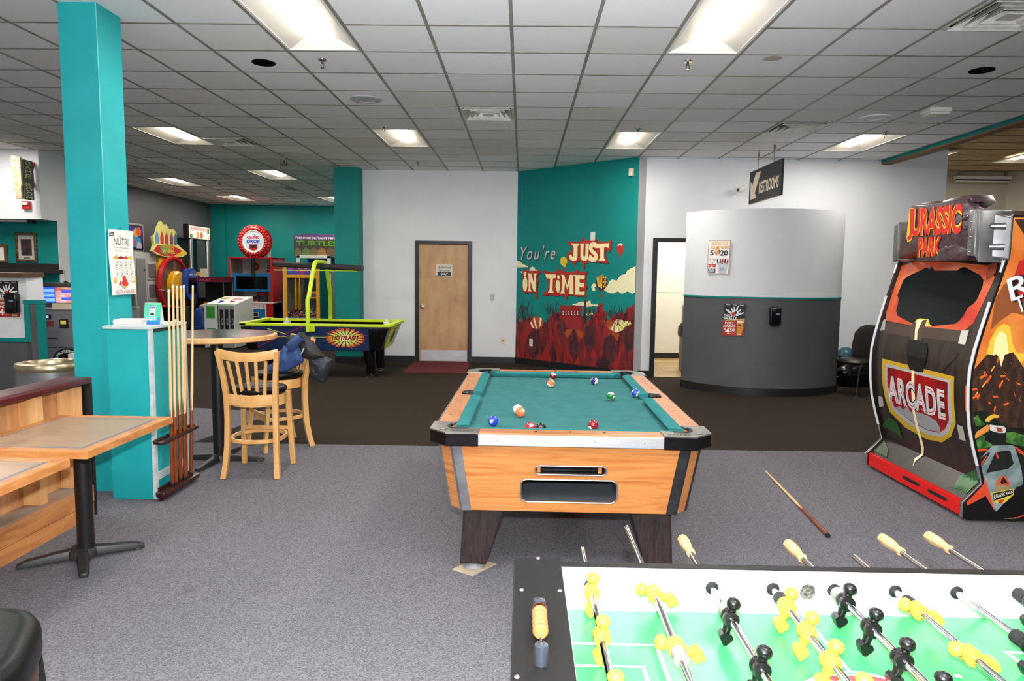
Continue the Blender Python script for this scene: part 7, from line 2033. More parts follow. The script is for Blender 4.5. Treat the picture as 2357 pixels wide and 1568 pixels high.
# white cabinet with green cartoon marquee (characters left out)
TM = thing('coin_pusher', 'white arcade cabinet with purple and green lettered marquee', 'arcade machine', (-5.27, 18.05, 0))
tmo = (-5.27, 18.05, 0)
MB(tmo).box(-5.72, -4.86, 17.65, 18.45, 0.02, 1.60).build('body', m_whiteplastic, TM, bevel=0.01)
for x_ in (-5.72, -4.94):
    MB(tmo).box(x_, x_ + 0.08, 17.62, 17.70, 1.55, 1.99).build('front_post', m_whiteplastic, TM)
MB(tmo).box(-5.72, -4.86, 17.62, 17.70, 1.92, 1.99).build('top_rail', m_whiteplastic, TM, bevel=0.006)
MB(tmo).box(-5.72, -4.86, 17.70, 18.40, 1.96, 1.985).build('roof', m_whiteplastic, TM)
MB(tmo).box(-5.66, -4.94, 18.3, 18.36, 1.58, 1.96).build('inner_back', M('deep_blue_panel', (20, 70, 110), 0.3), TM)
MB(tmo).box(-5.64, -4.94, 17.66, 17.665, 1.58, 1.93).build('window', m_glass, TM)
mk = MB(tmo)
mk.prism([(-5.80, 1.99), (-4.74, 1.99), (-4.74, 2.50), (-5.0, 2.53), (-5.27, 2.54), (-5.55, 2.53), (-5.80, 2.49)], lambda u, v, w_: (u, w_, v), 17.68, 17.72)
mko = mk.build('marquee', M('dusky_purple', (96, 60, 116), 0.5), TM)
a = Art(lambda u, v, o_: Vector((u, 17.68 - o_, v)) - Vector(tmo), base=0.001)
a.rect(-5.80, -4.74, 1.99, 2.38, (70, 62, 50)).text('TEENAGE MUTANT NINJA', -5.77, -4.66, 2.385, 2.455, (214, 206, 214), 0.05)
m_tl = M('marquee_green', (110, 170, 40), 0.4, col2=(50, 110, 30), vscale=8, stretch=(0.3, 1, 2))
a.text('TURTLES', -5.75, -4.68, 2.215, 2.365, (30, 48, 20), 0.09).text('TURTLES', -5.74, -4.69, 2.225, 2.36, m_tl, 0.04)
for u_, w_, c_ in ((-5.79, .16, (120, 110, 70)), (-5.60, .2, (92, 120, 62)), (-5.40, .2, (110, 100, 60)), (-5.2, .2, (150, 110, 56)), (-4.98, .22, (110, 84, 54))):
    a.poly([(u_, 1.995), (u_ + w_ + .03, 1.995), (u_ + w_, 2.14), (u_ + w_ * .5, 2.19), (u_ + .02, 2.13)], c_)
a.build('marquee_print', mko)

# ------------------------------------------------------------------ games along the dark left wall
LK = thing('prize_lockers', 'light grey locker cabinet with three small windows', 'lockers', (-8.2, 14.8, 0))
lo = (-8.2, 14.8, 0)
MB(lo).box(-8.47, -8.10, 14.48, 15.37, 0.02, 1.95).build('body', m_mgrey, LK, bevel=0.01)
MB(lo).box(-8.10, -8.085, 14.55, 14.89, 0.25, 1.82).build('tall_door', M('locker_door_grey', (120, 120, 120), 0.4), LK, bevel=0.01)
MB(lo).ball((-8.08, 14.83, 1.58), 0.02, 10, 8).build('knob', m_black, LK, smooth=90)
for z_ in (0.50, 0.94, 1.38):
    fr = MB(lo).box(-8.10, -8.085, 14.97, 15.34, z_ - 0.02, z_ + 0.36).build('window_frame', m_mgrey, LK, bevel=0.006)
    MB(lo).prism(rrect(15.0, 15.31, z_ + 0.02, z_ + 0.32, 0.03, 3), lambda u, v, w_: (w_, u, v), -8.085, -8.080).build('window_pane', M('locker_window', (96, 98, 98), 0.15), fr)

WG = thing('wheel_game', 'prize wheel game with red and yellow wheel and rocket shaped topper', 'arcade machine', (-8.15, 15.9, 0))
wo = (-8.15, 15.9, 0)
wc = (-8.0, 15.88, 1.22)
MB(wo).box(-8.45, -8.05, 15.42, 16.45, 0.02, 1.85).build('body', m_yf, WG, bevel=0.03, seg=3, smooth=50)
MB(wo).lathe([(0.0, -0.05), (0.66, -0.05), (0.68, 0.0), (0.66, 0.06), (0.61, 0.06), (0.59, 0.02), (0.0, 0.02)], wc, (1, 0, 0), 48).build('wheel_rim', m_red, WG, smooth=40)
wl_ = lambda u, v, o_: Vector((wc[0] + 0.022 + o_, wc[1] + u, wc[2] + v)) - Vector(wo)
a = Art(wl_, base=0.0)
for k in range(28):
    a0, a1 = 2 * PI * k / 28, 2 * PI * (k + 1) / 28
    a.poly([(0.28 * math.cos(a0), 0.28 * math.sin(a0)), (0.59 * math.cos(a0), 0.59 * math.sin(a0)), (0.59 * math.cos(a1), 0.59 * math.sin(a1)), (0.28 * math.cos(a1), 0.28 * math.sin(a1))],
           ((70, 52, 44), (96, 40, 34), (110, 84, 40), (60, 44, 70))[k % 4])
    a.o -= a.step
a.build('wheel_segments', WG)
MB(wo).lathe([(0.0, 0.0), (0.34, 0.0), (0.34, 0.10), (0.30, 0.14), (0.0, 0.14)], (wc[0] + 0.02, wc[1] + 0.0, wc[2]), (1, 0, 0), 36).build('hub_drum', m_yf, WG, smooth=40)
MB(wo).prism(rrect(15.96, 16.57, 0.88, 1.62, 0.25, 6), lambda u, v, w_: (w_, u, v), -7.86, -7.74).build('screen_housing', M('royal_blue', (28, 66, 150), 0.35), WG, bevel=0.02, smooth=50)
MB(wo).box(-7.74, -7.732, 16.07, 16.47, 1.04, 1.40).build('screen', m_screen, WG)
Art(lambda u, v, o_: Vector((-7.735 + o_, u, v)) - Vector(wo)).text('spin me', 16.12, 16.5, 1.44, 1.52, (190, 200, 220), 0.02).build('housing_lettering', WG)
MB(wo).box(-8.05, -7.7, 15.42, 16.5, 0.02, 0.62).build('lower_cabinet', m_blackgloss, WG, bevel=0.03)
tp_ = [(15.05, 1.98), (15.12, 2.12), (15.08, 2.30), (15.22, 2.34), (15.32, 2.52), (15.45, 2.66), (15.58, 2.54), (15.66, 2.60), (15.78, 2.50), (15.98, 2.52), (16.12, 2.42), (16.05, 2.22), (16.30, 2.10), (16.62, 1.98), (16.40, 1.90), (16.00, 1.86), (15.50, 1.88), (15.2, 1.92)]
tpo = MB(wo).prism(tp_, lambda u, v, w_: (w_, u, v), -8.06, -8.0).build('topper', M('topper_cream', (222, 210, 120), 0.4), WG)
a = Art(lambda u, v, o_: Vector((-8.0 + o_, u, v)) - Vector(wo), base=0.001)
a.poly([(15.07, 1.99), (15.25, 2.12), (15.9, 2.14), (16.58, 1.98), (16.2, 1.90), (15.5, 1.89)], (190, 36, 30)).poly([(15.35, 2.10), (15.7, 2.16), (15.9, 2.0), (15.6, 1.92), (15.4, 1.95)], (90, 150, 90)).poly([(15.95, 1.9), (16.4, 2.04), (16.55, 1.98), (16.1, 1.88)], (226, 186, 40))
for u_, c_ in ((15.17, (80, 140, 190)), (15.38, (196, 50, 40)), (15.58, (190, 44, 50)), (15.80, (120, 60, 110)), (15.98, (60, 110, 120))):
    a.poly([(u_, 2.16), (u_ + .13, 2.16), (u_ + .14, 2.32), (u_ + .07, 2.44), (u_ - .01, 2.3)], c_)
a.text('ROCKIN', 15.45, 15.95, 2.06, 2.14, (236, 170, 40), 0.03).text('WHEEL', 15.42, 16.0, 1.95, 2.04, (240, 196, 60), 0.03)
a.build('topper_print', tpo)

FTK = thing('ticket_tower', 'tall black ticket game with white lettered sign on posts', 'arcade machine', (-8.15, 17.2, 0))
fo2 = (-8.15, 17.2, 0)
MB(fo2).box(-8.45, -8.30, 16.75, 17.75, 0.02, 2.36).build('back_panel', m_black, FTK)
for y_ in (16.78, 17.66):
    MB(fo2).cyl((-8.0, y_, 0.9 if y_ > 17 else 1.55), (-8.0, y_, 2.36), 0.05, n=14).build('post', m_alu, FTK, smooth=40)
MB(fo2).box(-8.3, -7.9, 16.7, 17.75, 0.02, 0.9).build('base_cabinet', m_blackgloss, FTK, bevel=0.02)
fs_ = MB(fo2).box(-8.10, -7.97, 16.62, 17.80, 2.32, 2.68).build('sign_box', m_black, FTK, bevel=0.01)
a = Art(lambda u, v, o_: Vector((-7.97 + o_, u, v)) - Vector(fo2), base=0.001)
a.rect(16.66, 17.76, 2.35, 2.65, (222, 216, 206)).text('FLYING TICKETS', 16.78, 17.60, 2.545, 2.625, (206, 70, 40), 0.03).rect(16.70, 16.82, 2.355, 2.44, (60, 130, 50)).rect(17.62, 17.73, 2.50, 2.64, (60, 140, 60)).oval(17.10, 2.44, .07, .08, (196, 150, 70)).oval(17.30, 2.44, .07, .08, (200, 80, 56)).text('2', 17.68, 17.72, 2.38, 2.43, (60, 60, 60))
a.build('sign_print', fs_)
GC = thing('glass_prize_case', 'dark glass prize case with red lettered header', 'arcade machine', (-7.5, 16.9, 0))
go_ = (-7.5, 16.9, 0)
MB(go_).box(-7.85, -7.15, 16.6, 17.2, 0.02, 0.72).build('base', m_blackgloss, GC, bevel=0.01)
MB(go_).box(-7.85, -7.15, 16.6, 17.2, 1.30, 1.42).build('header', M('maroon_header', (96, 16, 40), 0.35), GC)
Art(lambda u, v, o_: Vector((u, 16.6 - o_, v)) - Vector(go_), base=0.002).text('LUCKY', -7.75, -7.45, 1.33, 1.39, (220, 80, 110), 0.02).build('header_lettering', GC)
for x_, y_ in ((-7.84, 16.61), (-7.16, 16.61), (-7.16, 17.19), (-7.84, 17.19)):
    MB(go_).box(x_ - 0.01, x_ + 0.01, y_ - 0.01, y_ + 0.01, 0.72, 1.30).build('corner_post', m_steel, GC)
MB(go_).box(-7.83, -7.17, 17.12, 17.14, 0.72, 1.3).build('inner_back', m_blackmatte, GC)
for k, (x_, c_) in enumerate(((-7.7, (220, 120, 30)), (-7.62, (226, 190, 40)), (-7.45, (200, 200, 200)), (-7.3, (160, 40, 50)))):
    MB(go_).ball((x_, 16.8, 0.765), 0.045, 12, 8).build('prize_ball', ink(c_, 0.3), GC, smooth=90)
MB(go_).box(-7.72, -7.55, 16.62, 16.64, 1.42, 1.62).build('notice_card', m_cream, GC)
MB(go_).box(-7.9, -7.76, 16.62, 16.72, 1.44, 1.54).build('yellow_block', m_yf, GC)

GB = thing('shooter_console', 'low white game console with green bands and black coin doors', 'arcade machine', (-6.1, 14.3, 0))
gb = (-6.1, 14.3, 0)
b = MB(gb)
b.add([(-6.42, 13.95, 0.02), (-5.80, 13.95, 0.02), (-5.80, 14.95, 0.02), (-6.42, 14.95, 0.02), (-6.42, 13.95, 0.90), (-5.80, 13.95, 0.90), (-5.80, 14.95, 1.03), (-6.42, 14.95, 1.03)], [(0, 3, 2, 1), (4, 5, 6, 7), (0, 1, 5, 4), (1, 2, 6, 5), (2, 3, 7, 6), (3, 0, 4, 7)])
gbo = b.build('body', m_whiteplastic, GB, bevel=0.01)
a = Art(lambda u, v, o_: Vector((u, 13.95 - o_, v)) - Vector(gb), base=0.002)
a.rect(-6.415, -6.14, 0.03, 0.89, (204, 214, 212)).rect(-6.37, -6.20, 0.62, 0.86, (60, 150, 40)).rect(-6.37, -6.20, 0.12, 0.42, (60, 150, 40)).rect(-6.14, -5.81, 0.03, 0.89, (150, 150, 152)).rect(-6.145, -6.13, 0.03, 0.89, (40, 40, 42))
for u_ in (-6.10, -6.00, -5.89):
    a.rect(u_, u_ + .075, 0.25, 0.80, (20, 20, 22)).rect(u_ + .035, u_ + .065, 0.5, 0.62, (186, 186, 184)).rect(u_ + .04, u_ + .06, 0.52, 0.60, (30, 30, 32))
a.build('front_print', gbo)
a = Art(lambda u, v, o_: Vector((u, 13.95 + v, 0.90 + v * 0.13 + o_)) - Vector(gb), base=0.002)
a.rect(-6.40, -5.82, 0.02, 0.98, (226, 228, 222)).rect(-6.40, -5.82, 0.0, 0.08, (70, 150, 60)).oval(-6.2, .3, .05, .12, (40, 70, 160)).oval(-5.98, .34, .05, .12, (186, 30, 34)).rect(-6.36, -6.2, .6, .85, (186, 150, 60)).rect(-6.1, -5.9, .6, .8, (190, 70, 40))
a.build('panel_print', gbo)
for x_, c_ in ((-6.2, (40, 70, 160)), (-5.98, (186, 30, 34))):
    MB(gb).ball((x_, 14.26, 0.945), 0.03, 12, 8).build('push_button', ink(c_, 0.3), GB, smooth=90)
SR = thing('racing_seat', 'beige and blue racing game seat with tubular frame', 'arcade machine', (-6.75, 14.6, 0))
sr = (-6.75, 14.6, 0)
pillow([(-6.95, .30), (-6.95, .62), (-6.87, .78), (-6.72, .84), (-6.62, .74), (-6.60, .32)], lambda u, v, o_: Vector((u, 14.55 - o_, v)) - Vector(sr), 0.10, 4).build('seat_back', M('seat_blue', (30, 62, 130), 0.4), SR, smooth=60)
MB(sr).tube([(-6.80, 14.7, .80), (-6.63, 14.5, .82), (-6.52, 14.35, .74), (-6.50, 14.32, .4), (-6.50, 14.32, .05)], 0.06, 12).build('grab_bar', M('beige_plastic', (196, 176, 146), 0.4), SR, smooth=60)
MB(sr).box(-6.95, -6.58, 14.35, 14.95, 0.02, 0.34).build('base', m_black, SR, bevel=0.02)
MB(sr).box(-6.90, -6.60, 14.4, 14.9, 0.34, 0.42).build('seat_cushion', M('seat_blue'), SR, bevel=0.02)
DR = thing('drum_console', 'black arcade console with red buttons beside the wheel', 'arcade machine', (-7.35, 14.5, 0))
MB().box(-0.28, 0.28, -0.25, 0.25, 0.02, 0.82).build('body', m_blackgloss, DR, bevel=0.03, seg=3, smooth=50)
for x_, y_ in ((-0.12, -0.1), (0.02, -0.12), (0.15, -0.08)):
    MB().ball((x_, y_, 0.825), 0.03, 12, 8).build('push_button', m_red, DR, smooth=90)
PF = thing('framed_game_poster', 'colourful framed poster on dark wall right of column', 'framed poster', (-8.485, 15.12, 1.965))
pf2 = plane((0, 0, 0), (0, 1, 0), (0, 0, 1), (1, 0, 0))
MB().prism(rrect(-0.40, 0.42, 0.0, 0.62, 0.04, 3), pf2, 0.0, 0.03).build('frame', M('silver_frame', (170, 166, 158), 0.4, 0.3), PF)
MB().prism(rrect(-0.36, 0.38, 0.04, 0.58, 0.03, 3), pf2, 0.03, 0.034).build('mat', m_black, PF)
a = Art(pf2, base=0.0345)
a.rect(-.32, .34, .07, .55, (50, 44, 140)).oval(.10, .40, .10, .12, (224, 160, 60)).oval(.22, .44, .10, .10, (226, 90, 50)).poly([(-.1, .1), (.3, .1), (.28, .3), (.1, .34), (-.05, .28)], (70, 150, 190)).poly([(.1, .08), (.32, .08), (.3, .2), (.15, .22)], (214, 200, 210)).oval(0, .2, .08, .08, (190, 70, 110))
a.build('print', PF)

# ------------------------------------------------------------------ far left: kiosk, bin, pictures, neon sign
KI = thing('amusement_kiosk', 'grey card kiosk with bright screen and round logo', 'kiosk', (-5.62, 9.0, 0))
ki = (-5.62, 9.0, 0)
KX0, KX1, KY = -6.17, -5.20, 8.80
MB(ki).box(KX0, KX1, KY, KY + 0.6, 0.02, 1.08).build('body', M('kiosk_grey', (128, 128, 132), 0.45, col2=(120, 120, 124), vscale=200), KI, bevel=0.01)
MB(ki).box(KX0 - 0.01, KX1 + 0.01, KY - 0.03, KY + 0.5, 1.07, 1.095).build('silver_shelf', m_alu, KI)
MB(ki).box(KX0, KX1, KY + 0.02, KY + 0.5, 1.08, 1.40).build('screen_case', M('kiosk_dark', (70, 68, 68), 0.4), KI, bevel=0.01)
scr = MB(ki).box(KX0 + 0.03, KX1 - 0.03, KY + 0.012, KY + 0.02, 1.15, 1.345).build('screen', m_screen, KI)
a = Art(lambda u, v, o_: Vector((u, KY + 0.012 - o_, v)) - Vector(ki), base=0.001)
E1 = lambda k, c_: M('screen_%s' % k, c_, 0.3, emit=0.9)
a.rect(KX0 + .03, KX1 - .03, 1.15, 1.345, M('screen_photo', (190, 90, 60), 0.3, col2=(230, 190, 190), vscale=7, stretch=(1, 1, 2), emit=0.8)).rect(KX0 + .03, KX0 + .21, 1.15, 1.345, E1('blue', (40, 90, 240)))
for k in range(3):
    a.rect(KX0 + .04, KX0 + .20, 1.165 + k * .06, 1.205 + k * .06, E1('pale', (130, 180, 255)))
a.rect(KX0 + .29, KX0 + .66, 1.275, 1.315, E1('button', (60, 90, 230))).rect(KX0 + .29, KX0 + .66, 1.185, 1.22, E1('button', (60, 90, 230))).rect(KX0 + .43, KX0 + .49, 1.235, 1.255, E1('white', (250, 250, 255)))
a.build('screen_picture', scr)
MB(ki).box(-5.98, -5.70, KY - 0.035, KY - 0.03, 1.065, 1.145).build('paper_note', m_cream, KI)
for x_ in (-5.90, -5.70):
    rd = MB(ki).box(x_, x_ + 0.10, KY - 0.025, KY, 0.83, 0.94).build('card_reader', m_black, KI, bevel=0.004)
    MB(ki).box(x_ + 0.015, x_ + 0.085, KY - 0.028, KY - 0.025, 0.88, 0.925).build('reader_display', M('reader_glow', (206, 190, 90), 0.3, emit=0.4), rd)
MB(ki).box(-6.14, -6.02, KY - 0.02, KY, 0.935, 1.0).build('bill_slot', m_black, KI, bevel=0.004)
MB(ki).box(-6.10, -6.04, KY - 0.024, KY - 0.02, 0.955, 0.985).build('bill_display', M('reader_white', (200, 210, 255), 0.3, emit=0.6), KI)
MB(ki).box(-6.12, -5.99, KY - 0.006, KY, 0.845, 0.915).build('red_plate', M('dull_red_plate', (130, 50, 56), 0.4), KI)
MB(ki).box(-6.08, -5.95, KY - 0.010, KY, 0.69, 0.70).build('card_slot', m_black, KI)
MB(ki).box(KX0, KX1, KY - 0.004, KY, 0.57, 0.575).build('door_joint', m_black, KI)
a = Art(lambda u, v, o_: Vector((u, KY - o_, v)) - Vector(ki), base=0.003)
lcx, lcz = -5.83, 0.40
a.oval(lcx, lcz, .20, .165, (22, 22, 24), 32)
W_ = lambda x_, y_: (lcx + (0.135 + 0.045 * y_) * math.cos(PI * (0.97 - 0.94 * x_)), lcz + (0.108 + 0.04 * y_) * math.sin(PI * (0.97 - 0.94 * x_)))
a.text('AMUSEMENT', 0, 0, 0, 0, (226, 226, 224), 0.03, warp=W_)
a.oval(lcx, lcz, .115, .095, (12, 12, 12), 24)
for s in (-1, 1):
    for r_ in (.045, .075):
        pts = [(lcx + s * r_ * math.cos(q), lcz + .02 + r_ * .8 * math.sin(q)) for q in [-.8 + 1.6 * k / 8 for k in range(9)]] + [(lcx + s * (r_ - .013) * math.cos(q), lcz + .02 + (r_ - .013) * .8 * math.sin(q)) for q in [.8 - 1.6 * k / 8 for k in range(9)]]
        a.poly(pts, (196, 30, 30))
a.poly([(lcx - .01, lcz + .04), (lcx + .01, lcz + .04), (lcx + .045, lcz - .09), (lcx + .028, lcz - .09), (lcx, lcz + .0), (lcx - .028, lcz - .09), (lcx - .045, lcz - .09)], (196, 30, 30))
a.build('round_logo', KI)
t = thing('card_box', 'blue and white box standing before the kiosk', 'box', (-5.46, 8.62, 0.0))
MB().box(-0.17, 0.17, -0.10, 0.10, 0.0, 0.44).build('carton', M('carton_blue', (30, 60, 120), 0.4), t, bevel=0.003)
MB().box(-0.18, 0.18, -0.105, 0.105, 0.44, 0.53).build('lid', m_whiteplastic, t, bevel=0.004)
MB().box(-0.10, 0.10, -0.107, -0.105, 0.475, 0.495).build('lid_slot', m_black, t)
t = thing('antenna', 'small black antenna standing on the kiosk', 'antenna', (-5.95, 9.0, 1.40))
MB().lathe([(0.0, 0.03), (0.012, 0.028), (0.05, 0.0), (0, 0)], n=14).build('base', m_black, t, smooth=50)
MB().cyl((0, 0, 0.025), (0.0, 0, 0.16), 0.003, n=6).build('whip', m_black, t)

TB = thing('waste_bin', 'round steel waste bin with brass coloured rim', 'bin', (-4.20, 6.10, 0))
MB().lathe([(0.0, 0.005), (0.255, 0.005), (0.265, 0.02), (0.265, 0.70), (0.0, 0.70)], n=44).build('drum', M('bin_steel', (150, 152, 156), 0.35, 0.75), TB, smooth=40)
MB().lathe([(0.266, 0.69), (0.272, 0.70), (0.272, 0.735), (0.262, 0.755), (0.215, 0.762), (0.205, 0.75), (0.205, 0.70)], n=44).build('rim', M('brass_rim', (186, 172, 142), 0.3, 0.9), TB, smooth=40)
MB().lathe([(0.0, 0.70), (0.206, 0.70), (0.206, 0.705), (0.0, 0.705)], n=32).build('inner_dark', m_blackmatte, TB)
dp = MB()
n_ = 10
for k in range(n_):
    a0, a1 = -1.35 + 1.0 * k / n_, -1.35 + 1.0 * (k + 1) / n_
    dp.add([(0.267 * math.cos(q), 0.267 * math.sin(q), z_) for q, z_ in ((a0, 0.42), (a1, 0.42), (a1, 0.60), (a0, 0.60))], [(0, 1, 2, 3)])
dp.build('swing_flap', M('flap_dark', (52, 54, 58), 0.4), TB, smooth=40, fix=False)

PC = thing('framed_photograph', 'gold framed photograph on the teal recess wall', 'picture', (-7.87, 11.02, 1.68))
rf = plane((0, 0, 0), (1, 0, 0), (0, 0, 1), (0, -1, 0))
for q in ((-.17, .17, .42, .46), (-.17, .17, 0, .04), (-.17, -.13, .04, .42), (.13, .17, .04, .42)):
    MB().prism([(q[0], q[2]), (q[1], q[2]), (q[1], q[3]), (q[0], q[3])], rf, 0, 0.03).build('frame_side', M('gilt_frame', (150, 124, 80), 0.3, 0.7, col2=(70, 56, 36), vscale=30), PC, bevel=0.008)
MB().prism([(-.13, .04), (.13, .04), (.13, .42), (-.13, .42)], rf, 0, 0.012).build('mat_board', M('mat_grey', (186, 180, 176), 0.5), PC)
MB().prism([(-.085, .10), (.085, .10), (.085, .36), (-.085, .36)], rf, 0.012, 0.014).build('photograph', M('dark_photo', (34, 32, 34), 0.3, col2=(72, 50, 46), vscale=9), PC)
MB().prism([(-.05, .055), (.05, .055), (.05, .082), (-.05, .082)], rf, 0.012, 0.015).build('brass_plate', M('brass_rim'), PC)
PC2 = thing('framed_certificate', 'wooden framed white certificate cut by the left edge', 'picture', (-8.30, 11.0, 1.665))
for q in ((-.17, .13, .25, .29), (-.17, .13, 0, .04), (-.17, -.13, .04, .25), (.09, .13, .04, .25)):
    MB().prism([(q[0], q[2]), (q[1], q[2]), (q[1], q[3]), (q[0], q[3])], rf, 0, 0.03).build('frame_side', M('walnut_frame', (104, 66, 36), 0.4), PC2, bevel=0.004)
MB().prism([(-.13, .04), (.09, .04), (.09, .25), (-.13, .25)], rf, 0, 0.01).build('paper', M('poster_paper'), PC2)
FT2 = thing('tube_light', 'slim white tube light under the soffit', 'light', (-8.05, 10.9, 2.30))
MB().box(-0.6, 0.32, -0.04, 0.04, 0.0, 0.03).build('channel', m_whiteplastic, FT2, bevel=0.006)
MB().box(0.32, 0.40, -0.05, 0.05, -0.02, 0.03).build('end_cap', m_black, FT2, bevel=0.006)
NS = thing('game_room_sign', 'vintage style vertical sign reading game room with bulbs and red arrow', 'sign', (-7.455, 10.65, 2.58))
nf = lambda u, v, o_: Vector((0.06 + 0.05 * o_ * 0, -0.03 - u, v))        # face looks along +X
ms_ = M('weathered_tin', (210, 190, 158), 0.5, col2=(180, 150, 116), vscale=20)
MB().prism([(-0.035, 0.02), (0.05, 0.02), (0.05, 0.20), (0.06, 0.22), (0.06, 0.60), (0.05, 0.63), (-0.07, 0.65), (-0.085, 0.60), (-0.055, 0.22)], lambda u, v, w_: (u, w_, v), -0.34, -0.30).build('bulb_panel', ms_, NS, bevel=0.006)
MB().box(0.045, 0.075, -0.30, -0.10, 0.02, 0.60).build('name_panel', M('dull_green_tin', (56, 74, 50), 0.5), NS, bevel=0.004)
MB().prism([(-0.10, 0.55), (-0.06, 0.62), (-0.30, 0.60), (-0.42, 0.50), (-0.40, 0.30), (-0.46, 0.26), (-0.36, 0.22), (-0.34, 0.26), (-0.36, 0.46), (-0.30, 0.54)], lambda u, v, w_: (w_, u * 0.5 + 0.13, v), 0.02, 0.045).build('red_arrow', M('sign_red_tin', (150, 26, 30), 0.4), NS)
MB().box(-0.02, 0.02, -0.16, 0.0, 0.25, 0.29).build('bracket', m_black, NS)
a = Art(lambda u, v, o_: Vector((u, -0.34 - o_, v)), base=0.001)
for k in range(6):
    a.oval(-.025, .08 + k * .1, .012, .012, (236, 220, 180), 10).oval(.03, .08 + k * .1, .014, .014, (236, 220, 180), 10)
a.build('bulbs', NS)
a = Art(lambda u, v, o_: Vector((0.075 + o_, -0.32 + u * 0.75, v)), base=0.001)
for k, ch in enumerate('GAME ROOM'):
    if ch == ' ':
        a.build('lettering', NS)
        a = Art(a.fn, base=0.001)
    else:
        a.text(ch, 0.06, 0.24, 0.53 - k * 0.064, 0.585 - k * 0.064, (196, 190, 150), 0.02)
a.build('lettering', NS)
t = thing('fire_strobe', 'red fire alarm strobe below the vintage sign', 'alarm', (-7.56, 10.65, 2.475))
MB().box(-0.06, 0.06, -0.05, 0.0, 0.0, 0.12).build('body', M('alarm_red', (180, 30, 26), 0.4), t, bevel=0.006)
MB().box(-0.045, 0.045, -0.07, -0.05, 0.06, 0.10).build('strobe_lens', M('strobe_clear', (230, 226, 220), 0.15), t, bevel=0.008)
# ------------------------------------------------------------------ dinosaur ride cabinet on the right
JP = thing('arcade_cabinet', 'tall red arcade cabinet with volcano side art and wooden gate front', 'arcade machine', (3.55, 5.15, 0))
jpo = Vector((3.55, 5.15, 0))
PZ = [0.13, 0.257, 0.38, 0.502, 0.63, 0.76, 0.89, 1.016, 1.14, 1.27, 1.45, 1.637, 1.75, 2.05]
PX = [2.917, 3.033, 3.000, 2.962, 2.930, 2.911, 2.903, 2.905, 2.925, 2.955, 3.000, 3.050, 3.080, 3.080]


def profx(z):
    if z <= PZ[0]:
        return PX[0]
    for k in range(len(PZ) - 1):
        if z <= PZ[k + 1]:
            return PX[k] + (PX[k + 1] - PX[k]) * (z - PZ[k]) / (PZ[k + 1] - PZ[k])
    return PX[-1]


JY0, JY1 = 4.50, 5.80
side = [(PX[0] + 0.005, 0.03), (PX[0], 0.13)] + [(x_, z_) for x_, z_ in zip(PX[1:-1], PZ[1:-1])] + [(3.072, 1.98), (3.10, 2.0), (4.9, 2.0), (4.9, 0.015), (2.96, 0.015)]
for y0, y1, nm in ((JY0, JY0 + 0.025, 'near'), (JY1 - 0.025, JY1, 'far')):
    b = MB(jpo)
    tri = tessellate_polygon([[Vector((p[0], p[1], 0)) for p in side]])
    n = len(side)
    for y_ in (y0, y1):
        b.add([(p[0], y_, p[1]) for p in side], [tuple(t_) for t_ in tri])
    b.add([(p[0], y0, p[1]) for p in side] + [(p[0], y1, p[1]) for p in side], [(k, (k + 1) % n, n + (k + 1) % n, n + k) for k in range(n)])
    sd = b.build('side_panel', M('side_black', (16, 15, 15), 0.35), JP, merge=True)
    if nm == 'near':
        near_side = sd
    ch_ = [Vector((p[0] - 0.004, (y0 + y1) / 2, p[1])) - jpo for p in side[:-3]]
    MB().tube(ch_[0:4], 0.012, 8).build('chrome_edge', m_chrome, sd, smooth=60)
    MB().tube(ch_[3:12], 0.011, 8).build('white_light_edge', M('pale_t_moulding', (206, 206, 208), 0.35), sd, smooth=60)
    MB().tube(ch_[12:], 0.012, 8).build('chrome_edge', m_chrome, sd, smooth=60)
# front: a curved panel, red kick board, back and roof
m_gate = M('gate_art_dark_wood', (58, 46, 40), 0.35, col2=(38, 31, 28), vscale=4, stretch=(1, 8, 0.7), detail=7)
NZ = 44
vs = []
zs = [0.13 + (2.0 - 0.13) * k / NZ for k in range(NZ + 1)]
b = MB(jpo)
b.add([(profx(z_) + 0.03, y_, z_) for z_ in zs for y_ in (JY0 + 0.025, JY1 - 0.025)], [(2 * k, 2 * k + 1, 2 * k + 3, 2 * k + 2) for k in range(NZ)])
fp = b.build('front_panel', m_gate, JP, smooth=30, fix=False)
kb = MB(jpo).box(2.925, 3.03, JY0 + 0.025, JY1 - 0.025, 0.03, 0.135).build('kick_board', M('bright_red_panel', (214, 22, 18), 0.35), JP, bevel=0.006)
for y0, y1 in ((5.02, 5.24), (4.69, 4.91)):
    MB(jpo).prism(rrect(y0, y1, 0.075, 0.098, 0.011, 4), lambda u, v, w_: (w_, u, v), 2.922, 2.926).build('vent_slot', m_blackmatte, kb)
MB(jpo).box(3.03, 4.9, JY0 + 0.025, JY1 - 0.025, 1.97, 1.99).build('roof', m_black, JP)
MB(jpo).box(4.86, 4.9, JY0 + 0.025, JY1 - 0.025, 0.03, 1.97).build('rear_panel', m_black, JP)
for x_, y_ in ((3.0, 4.58), (3.0, 5.72), (3.36, 4.58), (4.8, 4.6), (4.8, 5.7)):
    MB(jpo).cyl((x_, y_, 0.004), (x_, y_, 0.032), 0.03, n=14).build('caster', m_steel, JP)
JC = dict(sky=None, mask=None, glow=(250, 210, 80), beam=(74, 58, 48), post=(80, 64, 52), crack=(250, 236, 190), plate=(206, 202, 192), gate=None, brace=(50, 40, 34), yellow=(196, 160, 40), silver=(172, 172, 174),
          shred=None, dino=(150, 150, 152), crack2=(250, 236, 190), blackplate=(14, 13, 13), wplate=(170, 168, 160), leaf=(40, 84, 40), leaf2=(48, 100, 52), grass=(70, 80, 58), skin=(150, 66, 40), ember=(226, 84, 36))
